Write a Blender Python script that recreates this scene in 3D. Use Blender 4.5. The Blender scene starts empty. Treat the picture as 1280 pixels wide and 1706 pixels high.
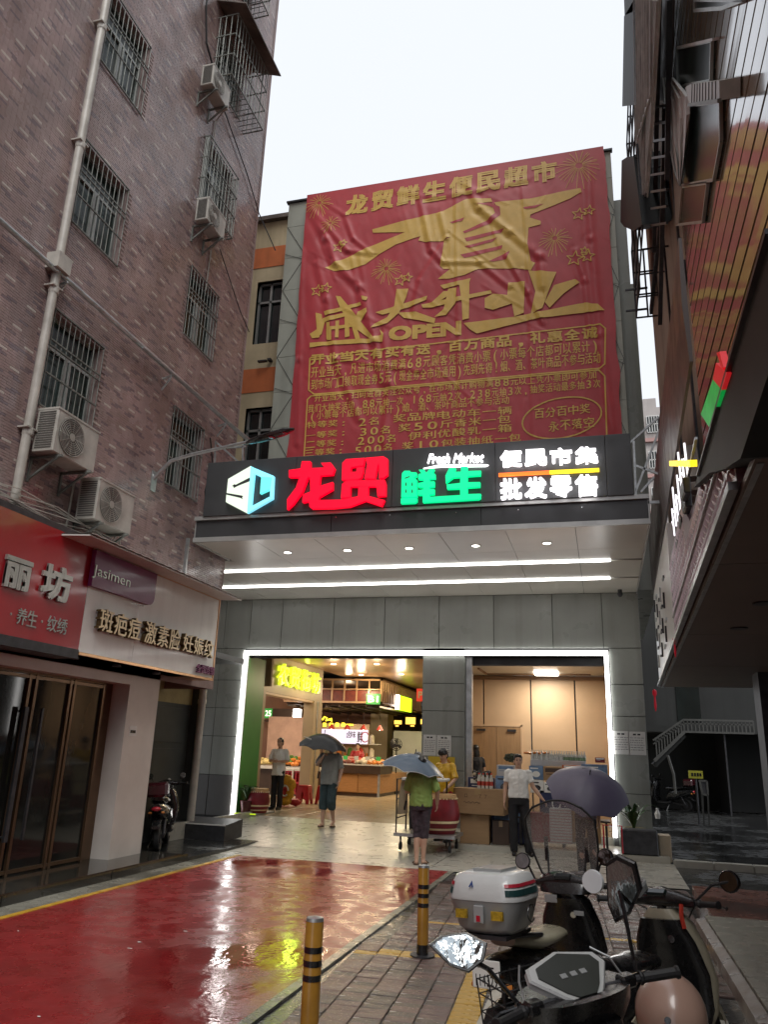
import bpy, bmesh, math, random
import numpy as np
from mathutils import Vector, Matrix, noise
random.seed(7)
rng = np.random.default_rng(7)
SC = bpy.context.scene
COL = SC.collection
R_ = math.radians
# ------------------------------------------------------------------ camera, sky, sun, exposure
FPX, CAMH = 1285.0, 1.65
def _axes():
    d = lambda x, y: Vector((x - 640.0, 853.0 - y, -FPX)).normalized()
    Y = d(1010, 1262); X = -d(-4060, 1085); X = (X - Y * X.dot(Y)).normalized(); Z = X.cross(Y)
    return X, Y, Z
AX, AY, AZ = _axes()
CAM_ROT = Matrix((AX, AY, AZ))
cam = bpy.data.cameras.new('camera'); camo = bpy.data.objects.new('camera', cam); COL.objects.link(camo)
camo.matrix_world = Matrix.Translation((0, 0, CAMH)) @ CAM_ROT.to_4x4()
cam.sensor_fit = 'HORIZONTAL'; cam.sensor_width = 36.0; cam.lens = FPX / 1280.0 * 36.0
cam.clip_start = 0.05; cam.clip_end = 1500
SC.camera = camo
def P(px, py, X=None, Y=None, Z=None):
    """point of the place seen at a pixel of the 1280x1706 photograph, on the plane X=, Y= or Z="""
    r = CAM_ROT @ Vector((px - 640.0, 853.0 - py, -FPX))
    t = X / r.x if X is not None else Y / r.y if Y is not None else (Z - CAMH) / r.z
    return r * t + Vector((0, 0, CAMH))
world = bpy.data.worlds.new('World'); SC.world = world; world.use_nodes = True
wn = world.node_tree.nodes; wl = world.node_tree.links
bgn = wn['Background']
sky = wn.new('ShaderNodeTexSky'); sky.sky_type = 'NISHITA'; sky.sun_disc = False
SUN_EL, SUN_ROT = R_(58), R_(155)
sky.sun_elevation = SUN_EL; sky.sun_rotation = SUN_ROT
hs = wn.new('ShaderNodeHueSaturation'); hs.inputs['Saturation'].default_value = 0.10
mxw = wn.new('ShaderNodeMixRGB'); mxw.inputs[0].default_value = 0.82; mxw.inputs[2].default_value = (8.6, 9.0, 9.7, 1)
wl.new(sky.outputs[0], hs.inputs['Color']); wl.new(hs.outputs[0], mxw.inputs[1]); wl.new(mxw.outputs[0], bgn.inputs['Color'])
bgn.inputs['Strength'].default_value = 0.064
sun = bpy.data.lights.new('sun', 'SUN'); sun.energy = 1.5; sun.angle = R_(40); sun.color = (1, 0.98, 0.95)
suno = bpy.data.objects.new('sun', sun); COL.objects.link(suno)
suno.rotation_euler = (R_(90) - SUN_EL, 0, R_(180) - SUN_ROT)
SC.view_settings.view_transform = 'Standard'; SC.view_settings.look = 'None'
SC.view_settings.exposure = 0.95; SC.view_settings.gamma = 1.0; SC.view_settings.use_curve_mapping = False
SC.render.engine = 'CYCLES'
SC.cycles.use_denoising = True
SC.cycles.max_bounces = 6; SC.cycles.transparent_max_bounces = 12; SC.cycles.sample_clamp_indirect = 4.0
SC.cycles.caustics_reflective = False; SC.cycles.caustics_refractive = False
# ------------------------------------------------------------------ materials
MATS = {}
def srgb(r, g, b):
    f = lambda c: (c / 255 / 12.92) if c / 255 <= 0.04045 else ((c / 255 + 0.055) / 1.055) ** 2.4
    return (f(r), f(g), f(b), 1)
def mat(name, col, rough=0.6, metal=0.0, var=0.12, vscale=3.0, bump=0.0, bscale=20.0, emis=0.0, ecol=None, coat=0.0,
        rvar=0.0, spec=0.5, trans=0.0, alpha=1.0, dirt=0.0, stretch=None, streak=0.0):
    if name in MATS: return MATS[name]
    m = bpy.data.materials.new(name); m.use_nodes = True; MATS[name] = m
    nt = m.node_tree; n = nt.nodes; l = nt.links; b = n['Principled BSDF']
    if len(col) == 3: col = (*col, 1)
    tc = n.new('ShaderNodeTexCoord'); mp = n.new('ShaderNodeMapping'); l.new(tc.outputs['Object'], mp.inputs[0])
    if stretch: mp.inputs['Scale'].default_value = stretch
    b.inputs['Roughness'].default_value = rough; b.inputs['Metallic'].default_value = metal
    b.inputs['Specular IOR Level'].default_value = spec
    b.inputs['Coat Weight'].default_value = coat; b.inputs['Coat Roughness'].default_value = 0.08
    b.inputs['Transmission Weight'].default_value = trans; b.inputs['Alpha'].default_value = alpha
    if var > 0:
        nz = n.new('ShaderNodeTexNoise'); nz.inputs['Scale'].default_value = vscale; nz.inputs['Detail'].default_value = 6
        nz.inputs['Roughness'].default_value = 0.62
        l.new(mp.outputs[0], nz.inputs['Vector'])
        cr = n.new('ShaderNodeValToRGB'); l.new(nz.outputs['Fac'], cr.inputs[0])
        lo = 1 - var * 1.6; hi = 1 + var
        cr.color_ramp.elements[0].position = 0.3; cr.color_ramp.elements[1].position = 0.72
        cr.color_ramp.elements[0].color = (col[0] * lo, col[1] * lo, col[2] * lo, 1)
        cr.color_ramp.elements[1].color = (min(1, col[0] * hi), min(1, col[1] * hi), min(1, col[2] * hi), 1)
        last = cr.outputs[0]
        if dirt > 0:
            n2 = n.new('ShaderNodeTexNoise'); n2.inputs['Scale'].default_value = vscale * 0.35; n2.inputs['Detail'].default_value = 9
            l.new(mp.outputs[0], n2.inputs['Vector'])
            c2 = n.new('ShaderNodeValToRGB'); c2.color_ramp.elements[0].position = 0.5; c2.color_ramp.elements[1].position = 0.75
            c2.color_ramp.elements[0].color = (0, 0, 0, 1); c2.color_ramp.elements[1].color = (dirt, dirt, dirt, 1)
            l.new(n2.outputs['Fac'], c2.inputs[0])
            mx = n.new('ShaderNodeMixRGB'); l.new(c2.outputs[0], mx.inputs[0]); l.new(last, mx.inputs[1])
            mx.inputs[2].default_value = (col[0] * 0.35, col[1] * 0.32, col[2] * 0.28, 1); last = mx.outputs[0]
        if streak > 0:
            m3 = n.new('ShaderNodeMapping'); l.new(tc.outputs['Object'], m3.inputs[0]); m3.inputs['Scale'].default_value = (2.2, 2.2, 0.12)
            n3 = n.new('ShaderNodeTexNoise'); n3.inputs['Scale'].default_value = 2.0; n3.inputs['Detail'].default_value = 7
            l.new(m3.outputs[0], n3.inputs['Vector'])
            c3 = n.new('ShaderNodeValToRGB'); c3.color_ramp.elements[0].position = 0.5; c3.color_ramp.elements[1].position = 0.7
            c3.color_ramp.elements[0].color = (0, 0, 0, 1); c3.color_ramp.elements[1].color = (streak, streak, streak, 1)
            l.new(n3.outputs['Fac'], c3.inputs[0])
            mx = n.new('ShaderNodeMixRGB'); l.new(c3.outputs[0], mx.inputs[0]); l.new(last, mx.inputs[1])
            mx.inputs[2].default_value = (col[0] * 0.4, col[1] * 0.38, col[2] * 0.36, 1); last = mx.outputs[0]
        l.new(last, b.inputs['Base Color'])
        if rvar > 0:
            mr = n.new('ShaderNodeMapRange'); mr.inputs['To Min'].default_value = max(0.02, rough - rvar); mr.inputs['To Max'].default_value = min(1, rough + rvar)
            n4 = n.new('ShaderNodeTexNoise'); n4.inputs['Scale'].default_value = vscale * 1.7; n4.inputs['Detail'].default_value = 5
            mr.inputs['From Min'].default_value = 0.35; mr.inputs['From Max'].default_value = 0.65
            l.new(mp.outputs[0], n4.inputs['Vector']); l.new(n4.outputs['Fac'], mr.inputs['Value']); l.new(mr.outputs[0], b.inputs['Roughness'])
    else:
        b.inputs['Base Color'].default_value = col
    if bump > 0:
        nb = n.new('ShaderNodeTexNoise'); nb.inputs['Scale'].default_value = bscale; nb.inputs['Detail'].default_value = 4
        l.new(mp.outputs[0], nb.inputs['Vector'])
        bp = n.new('ShaderNodeBump'); bp.inputs['Strength'].default_value = bump; bp.inputs['Distance'].default_value = 0.02
        l.new(nb.outputs['Fac'], bp.inputs['Height']); l.new(bp.outputs[0], b.inputs['Normal'])
    if emis > 0:
        b.inputs['Emission Color'].default_value = ecol or col; b.inputs['Emission Strength'].default_value = emis
    return m
def wetmat(name, col, rough=0.25, rvar=0.2, bump=0.25, bscale=9.0, var=0.2, vscale=1.2, dirt=0.3, puddle=0.55, pcol=0.55, fine=0.8):
    """wet ground: puddles (low roughness, darker) over a rougher damp surface, with fine ripples"""
    m = bpy.data.materials.new(name); m.use_nodes = True; MATS[name] = m
    n = m.node_tree.nodes; l = m.node_tree.links; b = n['Principled BSDF']
    tc = n.new('ShaderNodeTexCoord'); co = tc.outputs['Object']
    def noi(scale, det=6, st=None):
        q = n.new('ShaderNodeTexNoise'); q.inputs['Scale'].default_value = scale; q.inputs['Detail'].default_value = det
        if st:
            mp = n.new('ShaderNodeMapping'); mp.inputs['Scale'].default_value = st; l.new(co, mp.inputs[0]); l.new(mp.outputs[0], q.inputs['Vector'])
        else: l.new(co, q.inputs['Vector'])
        return q.outputs['Fac']
    def ramp(src, p0, p1, c0, c1):
        c = n.new('ShaderNodeValToRGB'); c.color_ramp.elements[0].position = p0; c.color_ramp.elements[1].position = p1
        c.color_ramp.elements[0].color = c0; c.color_ramp.elements[1].color = c1; l.new(src, c.inputs[0]); return c.outputs[0]
    g = lambda v: (v, v, v, 1)
    k = lambda f: (col[0] * f, col[1] * f, col[2] * f, 1)
    base = ramp(noi(vscale * 6, 8), 0.3, 0.7, k(1 - var), k(1 + var))
    d = ramp(noi(vscale, 8), 0.45, 0.7, g(0), g(dirt))
    mx = n.new('ShaderNodeMixRGB'); l.new(d, mx.inputs[0]); l.new(base, mx.inputs[1]); mx.inputs[2].default_value = (col[0] * 0.45 + 0.01, col[1] * 0.45 + 0.012, col[2] * 0.45 + 0.008, 1)
    pd = ramp(noi(0.55, 4), puddle - 0.06, puddle + 0.06, g(0), g(1))
    m2 = n.new('ShaderNodeMixRGB'); m2.blend_type = 'MULTIPLY'; l.new(pd, m2.inputs[0]); l.new(mx.outputs[0], m2.inputs[1]); m2.inputs[2].default_value = g(pcol)
    l.new(m2.outputs[0], b.inputs['Base Color'])
    rr = ramp(noi(vscale * 4, 6), 0.35, 0.65, g(max(0.03, rough - rvar)), g(rough + rvar))
    m3 = n.new('ShaderNodeMixRGB'); l.new(pd, m3.inputs[0]); l.new(rr, m3.inputs[1]); m3.inputs[2].default_value = g(0.04)
    l.new(m3.outputs[0], b.inputs['Roughness'])
    ad = n.new('ShaderNodeMath'); ad.operation = 'ADD'
    mu = n.new('ShaderNodeMath'); mu.operation = 'MULTIPLY'; mu.inputs[1].default_value = fine; l.new(noi(bscale * 5, 2), mu.inputs[0])
    l.new(noi(bscale, 3, (1.0, 0.45, 1)), ad.inputs[0]); l.new(mu.outputs[0], ad.inputs[1])
    bp = n.new('ShaderNodeBump'); bp.inputs['Strength'].default_value = bump; bp.inputs['Distance'].default_value = 0.012
    l.new(ad.outputs[0], bp.inputs['Height']); l.new(bp.outputs[0], b.inputs['Normal'])
    b.inputs['Specular IOR Level'].default_value = 0.6
    return m
# ------------------------------------------------------------------ mesh building
OFF = {}
class MB:
    def __init__(s): s.v = []; s.f = []; s.m = []; s.cur = 0
    def add(s, vs, fs):
        b = len(s.v); s.v.extend([tuple(v) for v in vs])
        for f in fs: s.f.append(tuple(i + b for i in f)); s.m.append(s.cur)
        return s
    def box(s, x0, x1, y0, y1, z0, z1, T=None):
        if x0 > x1: x0, x1 = x1, x0
        if y0 > y1: y0, y1 = y1, y0
        if z0 > z1: z0, z1 = z1, z0
        vs = [Vector((x, y, z)) for z in (z0, z1) for y in (y0, y1) for x in (x0, x1)]
        if T is not None: vs = [T @ v for v in vs]
        return s.add(vs, [(0, 2, 3, 1), (4, 5, 7, 6), (0, 1, 5, 4), (2, 6, 7, 3), (0, 4, 6, 2), (1, 3, 7, 5)])
    def rbox(s, x0, x1, y0, y1, z0, z1, r=0.01, T=None):
        """box with chamfered vertical and top edges"""
        vs = []
        r = min(r, abs(x1 - x0) / 2.1, abs(y1 - y0) / 2.1, abs(z1 - z0) / 2.1)
        for z, e in ((z0, r), (z0 + r, 0), (z1 - r, 0), (z1, r)):
            for x, y in ((x0 + r, y0 + e), (x1 - r, y0 + e), (x1 - e, y0 + r), (x1 - e, y1 - r), (x1 - r, y1 - e), (x0 + r, y1 - e), (x0 + e, y1 - r), (x0 + e, y0 + r)):
                vs.append(Vector((x, y, z)))
        if T is not None: vs = [T @ v for v in vs]
        fs = [tuple(reversed(range(8))), tuple(range(24, 32))]
        for k in range(3):
            for i in range(8):
                j = (i + 1) % 8; fs.append((k * 8 + i, k * 8 + j, k * 8 + 8 + j, k * 8 + 8 + i))
        return s.add(vs, fs)
    def bar(s, a, b, w, h=None):
        a = Vector(a); b = Vector(b); h = h or w; d = (b - a); L = d.length
        if L < 1e-6: return s
        d.normalize(); u = d.cross(Vector((0, 0, 1)))
        if u.length < 1e-3: u = Vector((1, 0, 0))
        u.normalize(); v = u.cross(d); M = Matrix((u, d, v)).transposed().to_4x4(); M.translation = a
        return s.box(-w / 2, w / 2, 0, L, -h / 2, h / 2, M)
    def tube(s, a, b, r0, r1=None, n=8, caps=True):
        a = Vector(a); b = Vector(b); r1 = r0 if r1 is None else r1; d = (b - a)
        if d.length < 1e-7: return s
        d.normalize(); u = d.orthogonal().normalized(); v = d.cross(u)
        vs = []
        for c, r in ((a, r0), (b, r1)):
            for i in range(n):
                t = 2 * math.pi * i / n; vs.append(c + (u * math.cos(t) + v * math.sin(t)) * r)
        fs = [(i, (i + 1) % n, n + (i + 1) % n, n + i) for i in range(n)]
        if caps: fs += [tuple(reversed(range(n))), tuple(range(n, 2 * n))]
        return s.add(vs, fs)
    def path(s, pts, r, n=6):
        pts = [Vector(p) for p in pts]; rings = []
        u = None
        for i, p in enumerate(pts):
            d = (pts[min(i + 1, len(pts) - 1)] - pts[max(i - 1, 0)]).normalized()
            if u is None: u = d.orthogonal().normalized()
            else: u = (u - d * u.dot(d)).normalized()
            v = d.cross(u); rr = r[i] if isinstance(r, (list, tuple)) else r
            rings.append([p + (u * math.cos(2 * math.pi * k / n) + v * math.sin(2 * math.pi * k / n)) * rr for k in range(n)])
        return s.loft(rings)
    def loft(s, rings, caps=True, closed=True):
        n = len(rings[0]); vs = [v for r in rings for v in r]; fs = []
        for k in range(len(rings) - 1):
            for i in range(n if closed else n - 1):
                j = (i + 1) % n; fs.append((k * n + i, k * n + j, (k + 1) * n + j, (k + 1) * n + i))
        if caps and closed: fs += [tuple(reversed(range(n))), tuple(range((len(rings) - 1) * n, len(rings) * n))]
        return s.add(vs, fs)
    def lathe(s, prof, c=(0, 0, 0), n=16, axis='z', T=None):
        rings = []
        for r, h in prof:
            ring = []
            for i in range(n):
                t = 2 * math.pi * i / n; a, b = r * math.cos(t), r * math.sin(t)
                q = Vector((a, b, h)) if axis == 'z' else Vector((h, a, b)) if axis == 'x' else Vector((b, h, a))
                if T is not None: q = T @ q
                ring.append(q + Vector(c))
            rings.append(ring)
        return s.loft(rings)
    def ball(s, c, r, n=12, m=8, T=None):
        c = Vector(c); r = Vector((r, r, r)) if not hasattr(r, '__len__') else Vector(r); rings = []
        for k in range(m + 1):
            p = math.pi * k / m; rr = max(math.sin(p), 1e-3)
            ring = []
            for i in range(n):
                t = 2 * math.pi * i / n; q = Vector((r.x * rr * math.cos(t), r.y * rr * math.sin(t), -r.z * math.cos(p)))
                if T is not None: q = T @ q
                ring.append(c + q)
            rings.append(ring)
        return s.loft(rings)
    def prism(s, pts, ex):
        """closed polygon (list of 3-D points) extruded by vector ex; concave allowed"""
        ex = Vector(ex); n = len(pts); pts = [Vector(p) for p in pts]
        nrm = Vector((0, 0, 0))
        for i in range(n): nrm += pts[i].cross(pts[(i + 1) % n])
        if nrm.dot(ex) > 0: pts = pts[::-1]
        vs = pts + [p + ex for p in pts]
        fs = [tuple(range(n)), tuple(reversed(range(n, 2 * n)))]
        fs += [((i + 1) % n, i, n + i, n + (i + 1) % n) for i in range(n)]
        return s.add(vs, fs)
    def quad(s, a, b, c, d): return s.add([a, b, c, d], [(0, 1, 2, 3)])
    def xf(s, M, start=0):
        for i in range(start, len(s.v)): s.v[i] = tuple(M @ Vector(s.v[i]))
        return s
    def mesh(s, name, mats, off=(0, 0, 0)):
        me = bpy.data.meshes.new(name)
        o = Vector(off)
        me.from_pydata([(v[0] - o.x, v[1] - o.y, v[2] - o.z) for v in s.v], [], s.f)
        if not isinstance(mats, (list, tuple)): mats = [mats]
        for m in mats: me.materials.append(m)
        if len(mats) > 1: me.polygons.foreach_set('material_index', s.m)
        me.update(); return me
    def build(s, name, mats, parent=None, smooth=False, label=None, kind=None, bevel=0.0):
        off = OFF.get(parent.name, Vector((0, 0, 0))) if parent else Vector((0, 0, 0))
        me = s.mesh(name, mats, off)
        o = bpy.data.objects.new(name, me); COL.objects.link(o)
        if parent: o.parent = parent; OFF[o.name] = off
        if smooth: smooth_mesh(me, 40 if smooth is True else smooth)
        if label: o['label'] = label
        if kind: o['kind'] = kind
        return o
def smooth_mesh(me, ang=40):
    me.polygons.foreach_set('use_smooth', [True] * len(me.polygons))
    try: me.set_sharp_from_angle(angle=R_(ang))
    except Exception: pass
def thing(name, label, cat, loc=(0, 0, 0), group=None):
    o = bpy.data.objects.new(name, None); COL.objects.link(o); o.location = loc; o.empty_display_size = 0.2
    o['label'] = label; o['category'] = cat
    if group: o['group'] = group
    OFF[o.name] = Vector(loc); return o
def tag(o, label, cat, group=None):
    o['label'] = label; o['category'] = cat
    if group: o['group'] = group
    return o
def copy_tree(o, parent=None):
    c = o.copy(); COL.objects.link(c)
    if parent: c.parent = parent
    OFF[c.name] = OFF.get(o.name, Vector((0, 0, 0)))
    for ch in list(o.children): copy_tree(ch, c)
    return c
def struct(o): o['kind'] = 'structure'; return o
# ------------------------------------------------------------------ lettering (built-in font, turned into meshes)
_dg = None
def glyph(body, bold=0.0, ex=0.0, shear=0.0, res=3):
    c = bpy.data.curves.new('glyph', 'FONT'); c.body = body; c.extrude = ex; c.shear = shear
    c.resolution_u = res; c.size = 1.0
    o = bpy.data.objects.new('glyph', c); COL.objects.link(o)
    bpy.context.view_layer.update()
    dg = bpy.context.evaluated_depsgraph_get()
    me = o.to_mesh()
    vs = [v.co.copy() for v in me.vertices]; fs = [tuple(p.vertices) for p in me.polygons]
    o.to_mesh_clear(); bpy.data.objects.remove(o); bpy.data.curves.remove(c)
    if bold > 0:      # heavier strokes: shifted copies, each a hair in front of the last
        sh = [(-1, -.5), (1, .5)] if bold < .02 else [(-1, -1), (1, 1), (-1, 1), (1, -1)]
        V, F = [], []
        for k, (a, b) in enumerate(sh):
            n0 = len(V); V += [v + Vector((a * bold, b * bold, k * .004)) for v in vs]; F += [tuple(i + n0 for i in f) for f in fs]
        vs, fs = V, F
    return vs, fs
_gc = {}
def letters(mb, body, bl, br, tl, ex=0.0, bold=0.015, em=True, shear=0.0, gap=0.0):
    """each character of body fitted in its own cell of the parallelogram bl-br-tl; ex = raised thickness"""
    bl, br, tl = Vector(bl), Vector(br), Vector(tl); ux = br - bl; uz = tl - bl
    nrm = ux.cross(uz).normalized()
    n = len(body)
    for i, ch in enumerate(body):
        if ch == ' ': continue
        key = (ch, bold, ex > 0, shear)
        if key not in _gc: _gc[key] = glyph(ch, bold, 0.05 if ex > 0 else 0.0, shear)
        vs, fs = _gc[key]
        if not vs: continue
        if em:      # CJK em box
            x0, x1, z0, z1 = 0.03, 0.97, -0.10, 0.86
            zs = [v.y for v in vs]; xs = [v.x for v in vs]
            if ord(ch) > 255 and max(xs) - min(xs) > 0.5 and max(zs) - min(zs) > 0.5: x0, x1, z0, z1 = min(xs), max(xs), min(zs), max(zs)
            elif ord(ch) < 256: xc_ = (min(xs) + max(xs)) / 2; hw_ = max(.30, (max(xs) - min(xs)) / 2 + .03); x0, x1, z0, z1 = xc_ - hw_, xc_ + hw_, -0.02, 0.72
        else:
            x0, x1 = min(v.x for v in vs), max(v.x for v in vs); z0, z1 = min(v.y for v in vs), max(v.y for v in vs)
        pad = gap / 2
        out = []
        for v in vs:
            fx = pad + (v.x - x0) / max(x1 - x0, 1e-4) * (1 - gap); fz = (v.y - z0) / max(z1 - z0, 1e-4)
            d = (v.z / 0.1 + 0.5) * ex if ex > 0 else v.z * .1
            out.append(bl + ux * ((i + fx) / n) + uz * fz + nrm * d)
        mb.add(out, fs)
    return mb
def word(mb, body, bl, br, tl, ex=0.0, bold=0.0, shear=0.0):
    """a whole word fitted in the parallelogram"""
    vs, fs = glyph(body, bold, 0.05 if ex > 0 else 0.0, shear)
    bl, br, tl = Vector(bl), Vector(br), Vector(tl); ux = br - bl; uz = tl - bl; nrm = ux.cross(uz).normalized()
    x0, x1 = min(v.x for v in vs), max(v.x for v in vs); z0, z1 = min(v.y for v in vs), max(v.y for v in vs)
    mb.add([bl + ux * ((v.x - x0) / (x1 - x0)) + uz * ((v.y - z0) / (z1 - z0)) + nrm * ((v.z / 0.1 + .5) * ex if ex > 0 else v.z * .1) for v in vs], fs)
    return mb
def letter_parts(body, bl, br, tl, ex, m, parent, bold=0.02, gap=0.08, name='letter', back=None, side=None):
    bl, br, tl = Vector(bl), Vector(br), Vector(tl); n = len(body); ux = (br - bl) / n; uz = tl - bl
    for i, ch in enumerate(body):
        if ch == ' ': continue
        b = MB(); letters(b, ch, bl + ux * i, bl + ux * (i + 1), bl + ux * i + uz, ex, bold, True, 0, gap)
        b.build(name, m, parent)
def sheet_with_holes(mb, axis, pos, a0, a1, z0, z1, holes, flip=False):
    """wall face on plane axis=pos spanning a0..a1 (the other horizontal axis) and z0..z1 with rectangular holes (a,b,zlo,zhi)"""
    As = sorted({a0, a1, *[h[0] for h in holes], *[h[1] for h in holes]}); Zs = sorted({z0, z1, *[h[2] for h in holes], *[h[3] for h in holes]})
    As = [a for a in As if a0 <= a <= a1]; Zs = [z for z in Zs if z0 <= z <= z1]
    mk = (lambda a, z: (pos, a, z)) if axis == 'x' else (lambda a, z: (a, pos, z))
    for i in range(len(As) - 1):
        for k in range(len(Zs) - 1):
            ca, cz = (As[i] + As[i + 1]) / 2, (Zs[k] + Zs[k + 1]) / 2
            if any(h[0] < ca < h[1] and h[2] < cz < h[3] for h in holes): continue
            q = [mk(As[i], Zs[k]), mk(As[i + 1], Zs[k]), mk(As[i + 1], Zs[k + 1]), mk(As[i], Zs[k + 1])]
            if flip: q = q[::-1]
            mb.quad(*q)
def remesh(mb, voxel=0.012, smooth=2, wr=0.0, wf=18.0, seed=0):
    me = mb.mesh('tmp', [MATS['skin']]); o = bpy.data.objects.new('tmp', me); COL.objects.link(o)
    r = o.modifiers.new('r', 'REMESH'); r.mode = 'VOXEL'; r.voxel_size = voxel
    if smooth: q = o.modifiers.new('s', 'SMOOTH'); q.iterations = smooth; q.factor = 0.5
    bpy.context.view_layer.update()
    dg = bpy.context.evaluated_depsgraph_get()
    out = bpy.data.meshes.new_from_object(o.evaluated_get(dg))
    bpy.data.objects.remove(o); bpy.data.meshes.remove(me)
    if wr > 0:
        nr = [v.normal.copy() for v in out.vertices]
        for v, nn in zip(out.vertices, nr):
            c = v.co
            a = noise.noise(Vector((c.x * wf, c.y * wf, c.z * wf * 0.45 + seed)))
            b2 = noise.noise(Vector((c.x * wf * 0.5 + c.z * 9, c.y * wf * .5, c.z * wf * 0.9 - seed)))
            v.co = c + nn * (wr * (a + 0.8 * (0.5 - abs(b2)) ))
    out.polygons.foreach_set('use_smooth', [True] * len(out.polygons))
    return out
def add_mesh(name, me, m, parent, label=None):
    me.materials.clear(); me.materials.append(m); me.name = name
    o = bpy.data.objects.new(name, me); COL.objects.link(o); o.parent = parent
    OFF[o.name] = OFF.get(parent.name, Vector((0, 0, 0)))
    if label: o['label'] = label
    return o
def lamp_light(name, kind, loc, energy, color, size=0.3, size_y=None, rot=(0, 0, 0), spot=None, parent=None):
    L = bpy.data.lights.new(name, kind); L.energy = energy; L.color = color
    if kind == 'AREA':
        L.size = size
        if size_y: L.shape = 'RECTANGLE'; L.size_y = size_y
    else: L.shadow_soft_size = size
    if spot: L.spot_size = spot; L.spot_blend = 0.6
    o = bpy.data.objects.new(name, L); COL.objects.link(o); o.location = loc; o.rotation_euler = rot
    return o
# shared materials
skin = mat('skin', (0.54, 0.33, 0.23), 0.5, var=0.06, vscale=12)
M_black = mat('black_plastic', (0.012, 0.012, 0.013), 0.25, var=0.2, vscale=9, coat=0.4, rvar=0.1)
M_blackrough = mat('black_rubber', (0.016, 0.016, 0.017), 0.6, var=0.2, vscale=14, bump=0.1, bscale=60)
M_steel = mat('galvanised_steel', (0.45, 0.46, 0.46), 0.38, 0.8, var=0.18, vscale=8, rvar=0.1, dirt=0.3)
M_darksteel = mat('dark_steel', (0.06, 0.06, 0.065), 0.45, 0.5, var=0.25, vscale=8)
M_chrome = mat('chrome', (0.75, 0.76, 0.78), 0.08, 1.0, var=0.05)
M_mirror = mat('mirror_glass', (0.50, 0.55, 0.57), 0.05, 1.0, var=0.2, vscale=25, bump=0.15, bscale=18, stretch=(1, 1, .4))
M_glassd = mat('dark_window_glass', (0.012, 0.018, 0.018), 0.05, var=0.3, vscale=1.2, spec=0.8)
M_white = mat('white_paint', (0.62, 0.61, 0.58), 0.45, var=0.08, vscale=4, dirt=0.25)
M_pvc = mat('pvc_pipe', (0.5, 0.47, 0.42), 0.4, var=0.15, vscale=5, dirt=0.4, streak=0.4)
# ================================================================== ground
m_asph = wetmat('wet_asphalt', (0.035, 0.036, 0.036), rough=0.3, rvar=0.15, bump=0.35, puddle=0.5)
m_red = wetmat('wet_red_paint', (0.25, 0.020, 0.021), rough=0.29, rvar=0.11, bump=0.55, bscale=4, var=0.14, dirt=0.5, puddle=0.56, pcol=0.8, fine=0.22)
m_conc = wetmat('wet_concrete', (0.44, 0.42, 0.36), rough=0.3, rvar=0.05, bump=0.12, bscale=12, var=0.07, dirt=0.12, puddle=0.66, pcol=0.85)
m_yel = wetmat('worn_yellow_paint', (0.55, 0.32, 0.03), rough=0.35, rvar=0.15, bump=0.3, bscale=40, var=0.25, dirt=0.8, puddle=0.62)
m_brick = wetmat('wet_brick_paver', (0.20, 0.13, 0.11), rough=0.24, rvar=0.14, bump=0.4, bscale=30, var=0.25, vscale=2.5, dirt=0.5, puddle=0.5, pcol=0.7)
m_brick2 = wetmat('wet_brick_paver_grey', (0.15, 0.12, 0.10), rough=0.3, rvar=0.18, bump=0.4, bscale=30, var=0.25, vscale=2.5, dirt=0.5, puddle=0.5, pcol=0.7)
m_granite = wetmat('wet_dark_granite', (0.045, 0.042, 0.036), rough=0.12, rvar=0.08, bump=0.05, bscale=10, var=0.2, dirt=0.3, puddle=0.4)
b = MB()
X0, X1, Y0, Y1 = -120, 120, -60, 300
b.quad((X0, Y0, -0.03), (X1, Y0, -0.03), (X1, Y1, -0.03), (X0, Y1, -0.03))
struct(b.build('ground', m_asph))
b = MB(); b.box(-5.58, -2.28, -6, 12.06, -0.1, 0.0)
struct(b.build('red_road', m_red))
b = MB(); b.box(-5.66, -5.58, -6, 12.1, -0.1, 0.006); struct(b.build('yellow_line', m_yel))
b = MB(); b.box(-5.98, -5.66, -6, 12.9, -0.1, 0.002); struct(b.build('gutter_strip', wetmat('damp_gutter', (.24, .23, .19), rough=.3, rvar=.12, bump=.3, dirt=.6, puddle=.55)))
b = MB(); b.box(-2.28, -2.2, -6, 12.06, -0.1, 0.004); struct(b.build('kerb_strip', wetmat('damp_kerb_stone', (.20, .20, .16), rough=.3, rvar=.12, bump=.3, dirt=.6, puddle=.55)))
# concrete apron sloping up to the market door
b = MB()
xs0, xs1 = -5.98, 0.95
prof = [(12.06, 0.002), (13.2, 0.012), (14.4, 0.10), (15.6, 0.2), (16.05, 0.25)]
for k in range(4):
    (ya, za), (yb, zb) = prof[k], prof[k + 1]
    xa = -5.98 if k == 0 else -7.25
    b.quad((xa, ya, za), (-2.6, ya, za), (-2.6, yb, zb), (xa, yb, zb))
b.quad((-2.6, 12.06, 0.002), (1.0, 12.06, 0.002), (1.0, 14.7, 0.002), (-2.6, 14.7, 0.002))
b.quad((-2.6, 13.2, 0.012), (-2.6, 16.05, 0.25), (-2.6, 16.05, -0.1), (-2.6, 13.2, -0.1))
struct(b.build('concrete_apron', m_conc))
b = MB(); b.box(-2.6, 0.95, 14.7, 16.05, -0.05, 0.1); struct(b.build('step', m_conc))
# raised pavement in front of the left shops
b = MB(); b.box(-6.9, -5.98, -6, 10.9, -0.1, 0.12)
for k in range(9): b.box(-6.0, -5.972, -6 + k * 1.9 + 0.01, -6 + (k + 1) * 1.9 - 0.01, -0.1, 0.105)
struct(b.build('shop_pavement', m_granite))
b = MB(); b.box(-7.6, -5.98, 10.9, 13.6, -0.1, 0.05); struct(b.build('side_path', m_asph))
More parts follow.
